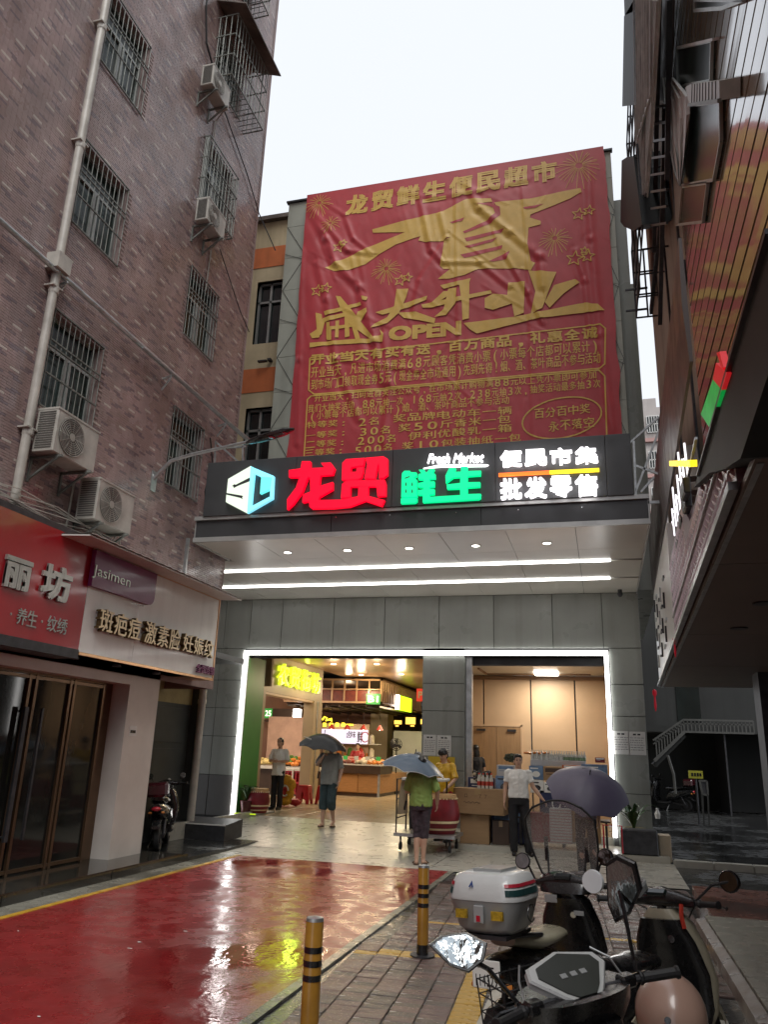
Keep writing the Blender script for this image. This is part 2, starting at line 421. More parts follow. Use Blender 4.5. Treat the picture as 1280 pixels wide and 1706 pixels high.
# interior floor
m_floor = wetmat('beige_floor_tile', (0.52, 0.43, 0.30), rough=0.22, rvar=0.04, bump=0.05, bscale=8, var=0.06, vscale=1.5, dirt=0.25, puddle=0.7)
b = MB(); b.box(-20, 0.9, 16.05, 46, 0.05, 0.235); struct(b.build('market_floor_slab', m_conc))
fl = bpy.data.objects.new('market_floor', None); COL.objects.link(fl); fl['kind'] = 'structure'; OFF['market_floor'] = Vector((0, 0, 0))
tb = MB(); tb.rbox(-0.396, 0.396, -0.396, 0.396, 0, 0.015, 0.004)
tme = tb.mesh('floor_tile', m_floor)
rest = MB()
for i in range(12):
    for j in range(13):
        x = -9.6 + i * 0.8 + 0.4; y = 16.05 + j * 0.8 + 0.4
        if x > -3.6 and y > 19: continue
        o = bpy.data.objects.new('floor_tile', tme); COL.objects.link(o); o.parent = fl; o.location = (x, y, 0.235)
# brick pavers
pv = bpy.data.objects.new('paver_area', None); COL.objects.link(pv); pv['kind'] = 'structure'; OFF['paver_area'] = Vector((0, 0, 0))
b = MB(); b.quad((-2.2, -6, -0.012), (1.0, -6, -0.012), (1.0, 12.06, -0.012), (-2.2, 12.06, -0.012)); b.build('paver_bed', m_asph, pv)
mes = []
for mm in (m_brick, m_brick2):
    q = MB(); q.rbox(-0.096, 0.096, -0.047, 0.047, -0.03, 0, 0.004); mes.append(q.mesh('paver', mm))
bricks = []
rot = R_(3.5); cr, sr = math.cos(rot), math.sin(rot)
def in_conc(x, y): return (x > -0.9 and y < 6.9)
for i in range(-10, 24):
    for j in range(0, 115):
        u = i * 0.2; w = j * 0.1
        x = -2.1 + u * cr - w * sr; y = 1.2 + u * sr + w * cr
        if x - 0.1 < -2.195 or x + 0.1 > 0.98 or y > 12.0 or in_conc(x, y): continue
        yellow = (abs(x + 1.02) < 0.1 and 3 < y < 7.0) or (abs(y - 7.2 - (x + 1.6) * 0.15) < 0.07 and x > -2.1 and x < -0.5) or (abs(y - 8.55) < 0.07 and x > -1.9) or (abs(x + 0.42) < 0.1 and 8.5 < y < 11)
        bricks.append((x, y, random.uniform(-0.004, 0.004), random.random() < 0.35, yellow))
bricks.sort(key=lambda t: t[1] if t[1] > 3.4 else 100 + t[1])
meY = None; q = MB(); q.rbox(-0.096, 0.096, -0.047, 0.047, -0.03, 0, 0.004); meY = q.mesh('paver', m_yel)
rest = MB()
for k, (x, y, z, g, ye) in enumerate(bricks):
    tilt = random.uniform(-0.02, 0.02)
    if k < 300:
        o = bpy.data.objects.new('paver', meY if ye else mes[1] if g else mes[0]); COL.objects.link(o); o.parent = pv
        o.location = (x, y, z); o.rotation_euler = (tilt, random.uniform(-0.015, 0.015), rot)
    else:
        rest.cur = 2 if ye else 1 if g else 0
        T = Matrix.Translation((x, y, z)) @ Matrix.Rotation(rot, 4, 'Z') @ Matrix.Rotation(tilt, 4, 'X')
        rest.rbox(-0.096, 0.096, -0.047, 0.047, -0.03, 0, 0.004, T)
rest.build('paver_field', [m_brick, m_brick2, m_yel], pv, kind='stuff')
b = MB(); b.box(-0.88, 0.7, 1.0, 6.9, -0.05, 0.0); struct(b.build('concrete_patch', m_conc))
# kerb and wet street beyond on the right
b = MB(); b.box(1.0, 9, 14.62, 14.78, -0.1, 0.06)
for k in range(14): b.box(1.02 + k * 0.6, 1.6 + k * 0.6, 14.6, 14.8, -0.1, 0.075)
struct(b.build('kerb', m_conc))
b = MB(); b.box(-7.28, -7.22, 12.4, 16, -0.1, 0.32); struct(b.build('ramp_side', m_conc))
# ================================================================== left tiled apartment building
XL = -6.5
YC = 12.37
T_tile = [mat('facade_tile_rose', (0.40, 0.285, 0.27), 0.28, var=0.22, vscale=1.3, rvar=0.12, dirt=0.25, streak=0.35),
          mat('facade_tile_brown', (0.365, 0.265, 0.245), 0.28, var=0.2, vscale=1.3, rvar=0.12, dirt=0.25),
          mat('facade_tile_plum', (0.235, 0.175, 0.185), 0.25, var=0.2, vscale=1.3, rvar=0.1),
          mat('facade_tile_cream', (0.58, 0.51, 0.46), 0.3, var=0.15, vscale=1.3, rvar=0.1, dirt=0.25)]
m_grout = mat('grout', (0.33, 0.245, 0.23), 0.8, var=0.2, vscale=2, dirt=0.4)
bl = thing('tiled_apartment_building', 'tall apartment building clad in small rose brown mosaic tiles with barred windows', 'building', (XL, 6, 0))
wins = []      # (y0,y1,z0,z1,kind)
for (ya, yb) in ((7.16, 8.16), (10.1, 11.08)):
    for z in (5.56, 8.2, 10.92, 13.6, 16.3):
        wins.append((ya, yb, z, z + 1.28))
wins = [w for w in wins]
holes = wins
b = MB(); sheet_with_holes(b, 'x', XL, -25, YC, 2.55, 44, holes)
for (a, c, z0, z1) in holes:       # reveals
    d = 0.16
    b.quad((XL, a, z0), (XL, a, z1), (XL - d, a, z1), (XL - d, a, z0)); b.quad((XL, c, z1), (XL, c, z0), (XL - d, c, z0), (XL - d, c, z1))
    b.quad((XL, c, z0), (XL, a, z0), (XL - d, a, z0), (XL - d, c, z0)); b.quad((XL, a, z1), (XL, c, z1), (XL - d, c, z1), (XL - d, a, z1))
b.quad((XL, YC, 2.55), (XL, YC, 44), (-18, YC, 44), (-18, YC, 2.55))
b.quad((XL - 0.2, -25, 44), (XL - 0.2, YC, 44), (-18, YC, 44), (-18, -25, 44))
b.quad((XL - 0.35, -25, 2.6), (XL - 0.35, YC - .3, 2.6), (XL - 0.35, YC - .3, 44), (XL - 0.35, -25, 44))
b.build('wall', m_grout, bl)
# tiles: the largest ones as parts, the rest one field
PW, PH = 0.160, 0.0345
tw, th = 0.153, 0.029
tmes = []
for k in range(4):
    q = MB(); q.box(0, 0.006, -tw / 2, tw / 2, -th / 2, th / 2); tmes.append(q.mesh('tile', T_tile[k]))
tiles = []
zr = 4.05; row = 0
while zr < 18.6:
    off = (row % 2) * PW * 0.5
    y = 3.5 + off; c = 0
    while y < YC - 0.09:
        a, bb, lo, hi = y - tw / 2, y + tw / 2, zr - th / 2, zr + th / 2
        if not any(bb > h[0] and a < h[1] and hi > h[2] and lo < h[3] for h in holes):
            if row % 5 == 0 and (c + (row // 5) * 2) % 5 == 0: k = 3
            elif (row % 5 in (2, 3) and (c + (row // 5) * 2) % 5 in (1, 3) and random.random() < .75) or random.random() < 0.02: k = 2
            else: k = 0 if noise.noise(Vector((y * .8, zr * .5, 3))) + random.uniform(-.5, .5) > -0.05 else 1
            tiles.append((y, zr, k, random.uniform(0, 0.002)))
        y += PW; c += 1
    zr += PH; row += 1
tiles.sort(key=lambda t: (t[0] - 5.6) ** 2 + (t[1] - 4.2) ** 2 * 0.6 if t[0] > 5.8 else 999)
fld = MB()
for i, (y, z, k, dx) in enumerate(tiles):
    if i < 300:
        o = bpy.data.objects.new('tile', tmes[k]); COL.objects.link(o); o.parent = bl
        o.location = (dx, y - 6, z)
    else:
        fld.cur = k
        x1 = XL + 0.006 + dx; x0 = XL - .001; a, c, lo, hi = y - tw / 2, y + tw / 2, z - th / 2, z + th / 2
        fld.add([(x0, a, lo), (x0, c, lo), (x0, c, hi), (x0, a, hi), (x1, a, lo), (x1, c, lo), (x1, c, hi), (x1, a, hi)],
                [(4, 5, 6, 7), (0, 4, 7, 3), (5, 1, 2, 6), (3, 7, 6, 2), (0, 1, 5, 4)])
fld.build('tile_field', T_tile, bl, kind='stuff')
# windows
m_alu = mat('window_aluminium', (0.42, 0.44, 0.42), 0.4, 0.5, var=0.12)
m_bar = mat('painted_iron_bar', (0.20, 0.21, 0.19), 0.5, 0.3, var=0.25, vscale=6, dirt=0.5)
m_curt = mat('green_window_glass', (0.02, 0.04, 0.033), 0.2, var=0.6, vscale=2.5, stretch=(1, 3, 0.4), spec=0.35)
m_rust = mat('rusty_sheet', (0.16, 0.13, 0.11), 0.6, var=0.35, vscale=4, dirt=0.6)
for (a, c, z0, z1) in wins:
    x = XL - 0.11
    f = MB(); zt = z0 + (z1 - z0) * 0.66; ym = (a + c) / 2
    for (p, q) in (((x, a, z0 + .02), (x, c, z0 + .02)), ((x, a, z1 - .02), (x, c, z1 - .02)), ((x, a, zt), (x, c, zt))): f.bar(p, q, 0.035, 0.04)
    for yy in (a + .02, ym - .02, ym + .05, c - .02): f.bar((x + (0.02 if yy > ym else 0), yy, z0), (x, yy, zt), 0.04, 0.045)
    for yy in (a + .02, c - .02): f.bar((x, yy, zt), (x, yy, z1), 0.045, 0.045)
    w = f.build('window', m_alu, bl)
    for (p0, p1, q0, q1) in ((a, ym, z0, zt), (ym, c, z0, zt), (a, c, zt, z1)):
        g = MB(); dx = -0.02 if p0 == a else 0.0
        g.box(x + dx - .004, x + dx + .004, p0 + .02, p1 - .02, q0 + .02, q1 - .02); g.build('pane', m_curt, w)
    g = MB(); xb = XL + 0.035
    nb = 10
    for k in range(nb + 1): yy = a - .01 + (c - a + .02) * k / nb; g.tube((xb, yy, z0 - .03), (xb, yy, z1 + .03), 0.0065, n=5)
    for zz in (z0 - .02, z0 + (z1 - z0) * .33, zt - .05, zt + .03, z1 + .02): g.bar((xb, a - .02, zz), (xb, c + .02, zz), 0.018, 0.02)
    for yy in (a, c):
        for zz in (z0, z1): g.bar((XL - .02, yy, zz), (xb, yy, zz), 0.015)
    g.build('window_grille', m_bar, bl)
# protruding cage with sheet roof on the upper far window, and smaller ones
def cage(y0, y1, z0, z1, dep, roof=True):
    g = MB(); x1 = XL + dep
    for k in range(int((y1 - y0) / 0.12) + 1): yy = min(y0 + k * .12, y1); g.tube((x1, yy, z0), (x1, yy, z1), .008, n=5); g.tube((XL, yy, z0), (x1, yy, z0), .008, n=5)
    for xx in np.linspace(XL + .05, x1, 4):
        for yy in (y0, y1): g.tube((xx, yy, z0), (xx, yy, z1), .008, n=5)
    for zz in np.linspace(z0, z1, 4):
        g.bar((x1, y0, zz), (x1, y1, zz), .02); g.bar((XL, y0, zz), (x1, y0, zz), .02); g.bar((XL, y1, zz), (x1, y1, zz), .02)
    o = g.build('window_cage', m_bar, bl)
    if roof:
        r = MB(); r.prism([(XL, y0 - .15, z1 + .28), (x1 + .22, y0 - .15, z1 + .02), (x1 + .22, y0 - .15, z1 + .05), (XL, y0 - .15, z1 + .31)], (0, y1 - y0 + .3, 0)); r.build('cage_roof', m_rust, bl)
cage(10.0, 11.4, 13.5, 14.95, 0.42)
cage(10.0, 11.15, 10.8, 12.15, 0.14, False)
cage(9.9, 11.2, 16.3, 17.5, 0.4)
# air conditioners
m_acw = mat('aged_white_metal', (0.5, 0.48, 0.43), 0.45, var=0.15, vscale=4, dirt=0.5, streak=0.4)
m_acd = mat('fan_grille_dark', (0.10, 0.095, 0.085), 0.5, var=0.2)
def ac_unit(pcx, pcy, label, grp='air conditioners on the tiled wall', k_=1.0):
    pc = P(pcx, pcy, X=XL + 0.42)
    w, h, d = 0.80 * k_, 0.56 * k_, 0.30 * k_
    t = thing('air_conditioner', label, 'air conditioner', (XL + 0.12, pc.y, pc.z - h / 2), grp)
    x0 = XL + .1; x1 = x0 + d; y0 = pc.y - w / 2; y1 = pc.y + w / 2; z0 = pc.z - h / 2; z1 = z0 + h
    q = MB(); q.rbox(x0, x1, y0, y1, z0, z1, .012); q.box(x0, x1 + .006, y0 - .004, y1 + .004, z1 - .02, z1 + .006); q.build('casing', m_acw, t)
    cy = y0 + w * .36
    q = MB(); q.lathe([(.001, x1 + .002), (.235 * k_, x1 + .002), (.235 * k_, x1 + .006)], (0, cy, z0 + h / 2), 28, 'x'); q.build('fan_opening', m_acd, t)
    q = MB()
    for r in np.arange(.05, .24, .026) * k_:
        q.path([(x1 + .016, cy + r * math.cos(u), z0 + h / 2 + r * math.sin(u)) for u in np.linspace(0, 2 * math.pi, 25)], .003, 4)
    for k in range(12): u = k * math.pi / 6; q.tube((x1 + .014, cy + .05 * math.cos(u), z0 + h / 2 + .05 * math.sin(u)), (x1 + .014, cy + .235 * k_ * math.cos(u), z0 + h / 2 + .235 * k_ * math.sin(u)), .003, n=4)
    q.lathe([(.001, x1 + .022), (.05, x1 + .02), (.05, x1 + .01)], (0, cy, z0 + h / 2), 16, 'x')
    q.build('fan_guard', m_acw, t)
    q = MB()
    for k in range(16): q.box(x0 + .04, x1 - .03, y0 - .006, y0 - .001, z0 + (.05 + k * .03) * k_, z0 + (.065 + k * .03) * k_)
    q.build('side_louvre', m_acd, t)
    for yy in (y0 + .12, y1 - .12):
        q = MB(); q.bar((XL, yy, z0 - .02), (x1 + .05, yy, z0 - .02), .03); q.bar((XL, yy, z0 - .3), (x1, yy, z0 - .03), .025); q.bar((XL + .015, yy, z0 - .32), (XL + .015, yy, z0), .03); q.build('bracket', m_bar, t)
    q = MB(); q.path([(x0 + .1, y1, z0 + .15), (x0 + .1, y1 + .08, z0 + .12), (XL + .03, y1 + .12, z0 - .05), (XL + .03, y1 + .1, z0 - .9)], .014, 6); q.build('pipe', M_pvc, t)
    return t
ac_unit(131, 735, 'dusty air conditioner low on the tiled wall beside the drainpipe')
ac_unit(195, 845, 'lowest air conditioner on the tiled wall, just above the purple shop sign')
ac_unit(376, 145, 'air conditioner high on the tiled wall beside the roofed window cage', k_=.8)
ac_unit(368, 365, 'air conditioner halfway up near the wall corner under the shallow window cage', k_=.8)
# drainpipe, conduit, cables
t = thing('drainpipe', 'cream plastic drainpipe running down the tiled wall', 'pipe', (XL + .09, 7.02, 3.9))
q = MB(); q.tube((XL + .09, 6.98, 3.95), (XL + .09, 7.0, 20), .055, n=12); q.build('pipe', M_pvc, t, smooth=True)
for z in (5.1, 7.02, 9.25, 11.3, 13.6): q = MB(); q.lathe([(.062, -.05), (.066, -.03), (.066, .03), (.062, .05)], (XL + .09, 6.99, z), 12); q.box(XL, XL + .15, 6.9, 7.08, z + .03, z + .05); q.build('collar', M_pvc, t)
q = MB(); q.box(XL, XL + .2, 6.86, 7.1, 7.28, 7.5); q.build('junction_box', M_pvc, t)
t = thing('steel_conduit', 'long galvanised conduit clipped level across the tiled wall', 'pipe', (XL + .12, 8, 7.25))
q = MB(); q.tube((XL + .12, -2, 7.27), (XL + .12, 12.55, 7.27), .035, n=10); q.tube((XL + .2, 8.8, 7.2), (XL + .2, 12.5, 7.24), .02, n=8); q.build('pipe', M_steel, t, smooth=True)
q = MB()
for y in (5.2, 7.1, 9.7, 11.6): q.bar((XL, y, 7.15), (XL + .18, y, 7.2), .025); q.bar((XL, y, 6.95), (XL + .16, y, 7.17), .02)
q.build('bracket', M_steel, t)
t = thing('cable_bundle', 'black cables looping down the upper tiled wall', 'cable', (XL + .03, 10.6, 12))
q = MB(); q.path([(XL + .05, 9.7, 19), (XL + .05, 9.6, 16.5), (XL + .06, 9.45, 14.6), (XL + .06, 9.62, 13.9), (XL + .07, 10.1, 13.5), (XL + .05, 10.3, 13.3)], .018, 5)
q.path([(XL + .05, 10.3, 13.3), (XL + .05, 11.6, 12.7), (XL + .05, 12.3, 12.25), (XL + .3, 12.7, 11.6)], .012, 5)
q.path([(XL + .05, 10.9, 10.4), (XL + .05, 11.9, 9.7), (XL + .05, 12.35, 9.5)], .01, 5)
q.path([(XL + .04, 11.3, 6.8), (XL + .05, 11.45, 6.4), (XL + .05, 11.3, 5.8), (XL + .05, 11.5, 5.2)], .013, 5)
q.build('cable', M_blackrough, t)
t = thing('shop_cables', 'loose grey cables sagging along the top of the red shop sign', 'cable', (XL + .2, 7, 4))
q = MB()
for k in range(7):
    pts = [(XL + .16 + .03 * math.sin(k * 3 + i), 4.5 + i * .62, 4.15 + .03 * k + .05 * math.sin(i * 1.9 + k)) for i in range(8)]
    q.path(pts, .008, 4)
q.path([(XL + .2, 8.9, 4.2), (XL + .2, 8.85, 4.6), (XL + .15, 8.7, 5.0)], .012, 5)
q.build('cable', M_pvc, t)
# street lamp arm
yb = P(255, 800, X=XL).y
hp = [P(*p, Y=yb) for p in ((257, 798), (285, 768), (318, 758), (418, 735))]
t = thing('street_lamp', 'wall mounted street lamp arm with an unlit dark head', 'lamp', hp[0])
q = MB(); q.path([(XL, yb, hp[0].z), hp[1], hp[2], hp[3]], [.032, .03, .028, .024], 8); q.build('arm', M_steel, t, smooth=True)
q = MB(); q.box(XL, XL + .02, yb - .07, yb + .07, hp[0].z - .2, hp[0].z + .12); q.build('wall_plate', M_steel, t)
a = P(410, 738, Y=yb); c = P(490, 715, Y=yb); dv = (c - a)
q = MB(); rings = []
for f, w, h in ((0, .02, .02), (.12, .07, .035), (.4, .11, .05), (.8, .10, .045), (1, .03, .02)):
    p = a + dv * f; rings.append([p + Vector((0, w * math.cos(u), h * math.sin(u))) for u in np.linspace(0, 2 * math.pi, 12, endpoint=False)])
q.loft(rings); q.build('lamp_head', M_black, t, smooth=True)
m_redled = mat('red_reflector', (0.5, .02, .04), 0.15, var=0, coat=.6)
q = MB(); q.ball(a + dv * .55 + Vector((0, -.02, -.045)), (.05, .05, .012), 10, 6); q.build('lens', m_redled, t); q = MB(); q.ball(a + dv * .82 + Vector((0, -.02, -.035)), (.045, .045, .012), 10, 6); q.build('lens', m_redled, t)
# ------------------------------------------------------------------ left shops
m_redsign = mat('red_sign_panel', (0.38, 0.006, 0.014), 0.28, var=0.1, vscale=1, coat=0.5)
m_whites = mat('white_sign_panel', (0.84, 0.84, 0.80), 0.35, var=0.05, vscale=1, coat=0.2, streak=.15)
m_purple = mat('purple_sign_panel', (0.20, 0.03, 0.12), 0.35, var=0.06, coat=0.15)
m_gold = mat('gold_letter', (0.86, 0.72, 0.44), 0.35, 0.1, var=0.1)
m_gold2 = mat('gold_edge_trim', (0.75, 0.45, 0.25), 0.3, 0.8, var=0.1)
m_goldside = mat('letter_return_dark', (0.10, .06, .02), 0.4, 0.3, var=0.1)
m_cream = mat('shop_column_stone', (0.62, 0.57, 0.52), 0.35, var=0.06, vscale=2, dirt=0.2)
m_silver = mat('brushed_letter', (0.42, 0.41, 0.38), 0.3, 0.6, var=0.1)
m_bronze = mat('bronze_frame', (0.16, 0.10, 0.06), 0.3, 0.7, var=0.15)
m_shopglass = mat('shop_glass', (0.02, 0.022, 0.02), 0.06, var=0.4, vscale=0.7, spec=0.4, stretch=(1, 1.5, .3))
XS = -6.15
pA = P(130, 1085, X=XS); yS = pA.y; zb = pA.z
ye = P(352, 1138, X=XS).y; zt = P(372, 1003, X=XS).z
t = thing('red_shop_sign', 'glossy red shop sign with pale brushed characters', 'sign', (XS, 6, zb))
q = MB(); q.box(XL, XS, 2.0, yS, zb + .02, 4.02); q.build('sign_box', m_redsign, t)
def LP(px, py): return P(px, py, X=XS + .004)
for ch, bl_, br_, tl_ in (('丽', (0, 972), (46, 978), (0, 920)), ('坊', (62, 990), (112, 1003), (64, 932))):
    q = MB(); a = LP(*bl_); y2 = LP(*br_).y; z2 = LP(*tl_).z
    letters(q, ch, (XS + .004, a.y, a.z - .02), (XS + .004, y2, a.z - .02), (XS + .004, a.y, z2), .03, .035); q.build('letter', m_silver, t)
zl = LP(40, 1042).z; zh = LP(40, 1014).z
for ch, x0, x1 in (('·', 8, 20), ('养', 24, 42), ('生', 42, 60), ('·', 62, 74), ('纹', 77, 94), ('绣', 94, 112)):
    q = MB(); ya, yb_ = LP(x0, 1040).y, LP(x1, 1045).y
    letters(q, ch, (XS + .004, ya, zl), (XS + .004, yb_, zl), (XS + .004, ya, zh), .01, .004, True, 0, .1); q.build('letter', m_silver, t)
q = MB(); q.box(XL, XS + .01, 2.0, yS, zb - .09, zb + .02); q.build('sign_edge', M_darksteel, t)
q = MB(); q.box(XL, XS - .02, 2.0, yS - .0, 4.02, 4.1); q.build('sign_top', M_darksteel, t)
t = thing('white_shop_sign', 'white shop sign with raised gold characters under a corrugated awning', 'sign', (XS, 10, zb))
q = MB(); q.box(XL, XS, yS + .01, yS + 1.15, zb, zt); q.box(XL, XS, yS + 1.155, ye, zb, zt); q.build('sign_box', m_whites, t)
q = MB(); q.box(XL, XS + .02, yS, ye + .02, zb - .04, zb - .005); q.box(XL, XS + .015, ye, ye + .02, zb - .005, zt + .02); q.box(XL, XS + .015, yS, ye + .02, zt + .002, zt + .03); q.build('sign_edge', m_gold2, t)
def row(chs, x0, x1, ylo, yhi, ex, m, par, bold):
    n = len(chs); ya = P(x0, ylo, X=XS).y; yb_ = P(x1, ylo, X=XS).y
    z0 = P(x0, ylo, X=XS).z; z1 = P(x0, yhi, X=XS).z
    letter_parts(chs, (XS + .02, ya, z0), (XS + .02, yb_, z0), (XS + .02, ya, z1), ex, m, par, bold)
for chs, x0, x1, ylo, yhi in (('斑疤痘', 152, 226, 1050, 1010), ('激素脸', 229, 292, 1070, 1032), ('妊娠纹', 294, 348, 1084, 1053)):
    row(chs, x0, x1, ylo, yhi, .06, m_goldside, t, .012)
    n = len(chs); ya = P(x0, ylo, X=XS).y; yb_ = P(x1, ylo, X=XS).y; z0 = P(x0, ylo, X=XS).z; z1 = P(x0, yhi, X=XS).z
    letter_parts(chs, (XS + .09, ya, z0), (XS + .09, yb_, z0), (XS + .09, ya, z1), .004, m_gold, t, .012, .1, 'letter_face')
row('全国连锁', 323, 353, 1119, 1105, .03, m_purple, t, .02)
# purple badge
q = MB(); y0p, y1p = yS - .02, P(255, 1000, X=XS + .05).y; z1p = zt - .012; z0p = P(140, 972, X=XS + .05).z
pts = [(XS + .01, y0p, z1p), (XS + .01, y0p, z0p)]
for u in np.linspace(-math.pi / 2, 0, 7): pts.append((XS + .01, y1p - .12 + .12 * math.cos(u), z0p + .12 + .12 * math.sin(u)))
pts.append((XS + .01, y1p, z1p))
q.prism(pts, (.06, 0, 0)); t = thing('purple_shop_badge', 'purple rounded badge sign with thin silver script above the white sign', 'sign', (XS, y0p, z0p)); q.build('badge_panel', m_purple, t)
q = MB(); a = P(153, 962, X=XS + .075); c = P(218, 962, X=XS + .075); u_ = P(153, 938, X=XS + .075)
word(q, 'Jasimen', (XS + .071, a.y, a.z), (XS + .071, c.y, a.z), (XS + .071, a.y, u_.z), .012, .0); q.build('lettering', m_silver, t)
q = MB(); yy = P(222, 985, X=XS + .075).y
for k in range(6): q.box(XS + .071, XS + .08, yy + k * .05, yy + k * .05 + .035, a.z - .15, a.z - .135)
q.build('small_mark', m_silver, t)
# corrugated awning
t = thing('corrugated_awning', 'thin corrugated sheet awning sloping out above the white sign', 'awning', (XS, 10, 3.95))
a0 = P(160, 905, X=XS + .42); a1 = P(405, 998, X=XS + .42); zA = a1.z
q = MB(); n = 44; top = []; bot = []
ya, yb_ = a0.y - .1, a1.y
vs = []
for k in range(n + 1):
    y = ya + (yb_ - ya) * k / n; dz = .012 * (k % 2)
    vs += [(XL, y, zA + .045 + dz), (XS + .42, y, zA + dz), (XL, y, zA + .038 + dz), (XS + .42, y, zA - .006 + dz)]
fs = []
for k in range(n):
    i = 4 * k; j = i + 4; fs += [(i, i + 1, j + 1, j), (i + 2, j + 2, j + 3, i + 3), (i + 1, i + 3, j + 3, j + 1), (i, j, j + 2, i + 2)]
q.add(vs, fs); q.build('corrugated_sheet', M_white, t)
q = MB(); q.prism([(XL + .02, ya, zA + .005), (XS + .40, ya, zA - .03), (XS + .40, ya, zA - .014), (XL + .02, ya, zA + .028)], (0, yb_ - ya, 0)); q.build('lining', M_white, t)
# shop front
t = thing('beauty_shop_front', 'shop front with pale stone columns and dark framed glass doors', 'shop front', (XL, 8, .12))
q = MB(); q.box(XL - .3, XL, 9.88, 10.66, .12, zb); q.build('column', m_cream, t)
yc0, yc1 = P(5, 1300, X=XL).y, P(40, 1100, X=XL).y
q = MB(); q.box(XL - .3, XL, 6.0, 7.05, .12, zb); q.build('column', m_cream, t)
q = MB(); q.box(XL - .3, XL, 7.05, 9.88, 2.42, zb); q.box(XL-.3, XS, 2, 10.95, zb - .02, zb - .04); q.build('lintel', m_cream, t)
q = MB(); q.box(XL - .32, XL - .3, 2, 6.0, .12, zb); q.build('dark_panel', m_bronze, t)
q = MB(); q.box(XL - .3, XL - .28, 9.6, 9.88, .12, 2.42); q.build('dark_panel', m_bronze, t)
gl = MB(); gl.box(XL - .24, XL - .235, 7.05, 9.6, .12, 2.42)
fr = MB()
for y in (7.07, 7.38, 8.08, 8.2, 8.86, 8.94, 9.58): fr.box(XL - .27, XL - .2, y - .022, y + .022, .12, 2.42)
for z in (.16, 2.36, 2.41): fr.box(XL - .265, XL - .205, 7.05, 9.6, z - .02, z + .02)
fr.build('door_frame', m_bronze, t)
gl.build('glass', m_shopglass, t)
q = MB(); q.box(XL - .17, XL - .14, 8.0, 8.06, .5, 2.0); q.tube((XL - .16, 8.03, .55), (XL - .22, 8.03, .55), .012); q.tube((XL - .16, 8.03, 1.95), (XL - .22, 8.03, 1.95), .012); q.box(XL - .17, XL - .14, 8.3, 8.33, .5, 2.0); q.build('door_handle', M_darksteel, t)
q = MB(); q.box(XL + .001, XL + .006, 10.0, 10.18, 1.72, 1.86); q.build('house_number_plate', M_white, t)
q = MB(); q.box(XL + .006, XL + .008, 10.02, 10.15, 1.76, 1.80); q.build('lettering', M_black, t)
q = MB()
for y in (8.3, 9.2, 10.2): q.lathe([(.06, -.03), (.06, 0)], (XS - .15, y, zb - .045), 12)
q.build('soffit_lamp', M_darksteel, t)
q = MB(); q.box(XL - .32, XL - .3, -8, 2, 0, 4.1); q.build('wall', m_bronze, t)
# recess between the shop and the market
m_yelw = mat('yellow_stucco', (0.34, 0.27, 0.12), 0.8, var=0.15, vscale=3, dirt=0.4, bump=.1, bscale=30)
m_doorg = mat('dark_grey_door', (0.05, 0.055, 0.052), 0.4, var=0.2, vscale=2)
t = thing('side_entrance', 'yellow plastered recess with a dark metal side door beside the shop column', 'doorway', (-7.4, 12.5, .05))
q = MB(); q.box(-7.7, -7.45, 10.66, 13.5, 2.33, 3.1); q.build('wall', m_yelw, t)
q = MB(); q.box(-7.7, -7.46, 10.66, 13.4, .05, 2.33); q.build('door', m_doorg, t)
for z in (.25, .95, 1.65): q = MB(); q.rbox(-7.47, -7.445, 11.2, 13.2, z, z + .6, .004); q.build('door_panel', m_doorg, t)
q = MB(); q.lathe([(.05, 0), (.05, .02)], (-7.44, 12.85, 1.0), 12, 'x'); q.build('sticker', M_white, t)
q = MB(); q.box(-9.3, -7.3, 13.4, 13.5, .05, 3.1); q.box(-9.3, XL + .0, 10.7, 13.5, 3.1, 3.2); q.build('return_wall', m_doorg, t)
q = MB(); q.box(-7.7, XL - .3, 10.5, 10.66, .05, 3.1); q.build('shop_side_wall', m_doorg, t)
t = thing('downpipe', 'pale plastic downpipe beside the dark side door', 'pipe', (-7.25, 13.45, .05))
q = MB(); q.tube((-7.25, 13.42, .05), (-7.25, 13.42, 3.1), .07, n=12); q.build('pipe', M_pvc, t, smooth=True)
q = MB(); q.lathe([(.08, -.04), (.08, .04)], (-7.25, 13.42, 2.4), 12); q.build('collar', M_pvc, t)
t = thing('fascia_post', 'slim pale steel post hanging between canopy and awning', 'post', (-6.42, 10.9, 3.9))
q = MB(); q.box(-6.45, -6.4, 10.86, 10.9, 3.85, 4.85); q.build('post', M_steel, t)
t = thing('metal_trough', 'low grey metal skirting wedge on the ground at the left of the market entrance', 'trough', (-6.6, 13.3, 0))
q = MB(); a = P(335, 1362, Z=.3); c = P(418, 1364, Z=.3)
q.prism([(a.x, 13.2, .0), (a.x, 13.2, .30), (a.x, 13.9, .36), (a.x, 13.9, 0)], (1.05, 0, 0)); q.build('body', m_asph if False else M_darksteel, t)
q = MB(); q.bar((a.x, 13.2, .3), (a.x + 1.05, 13.2, .3), .03, .02); q.build('edge', M_white, t)
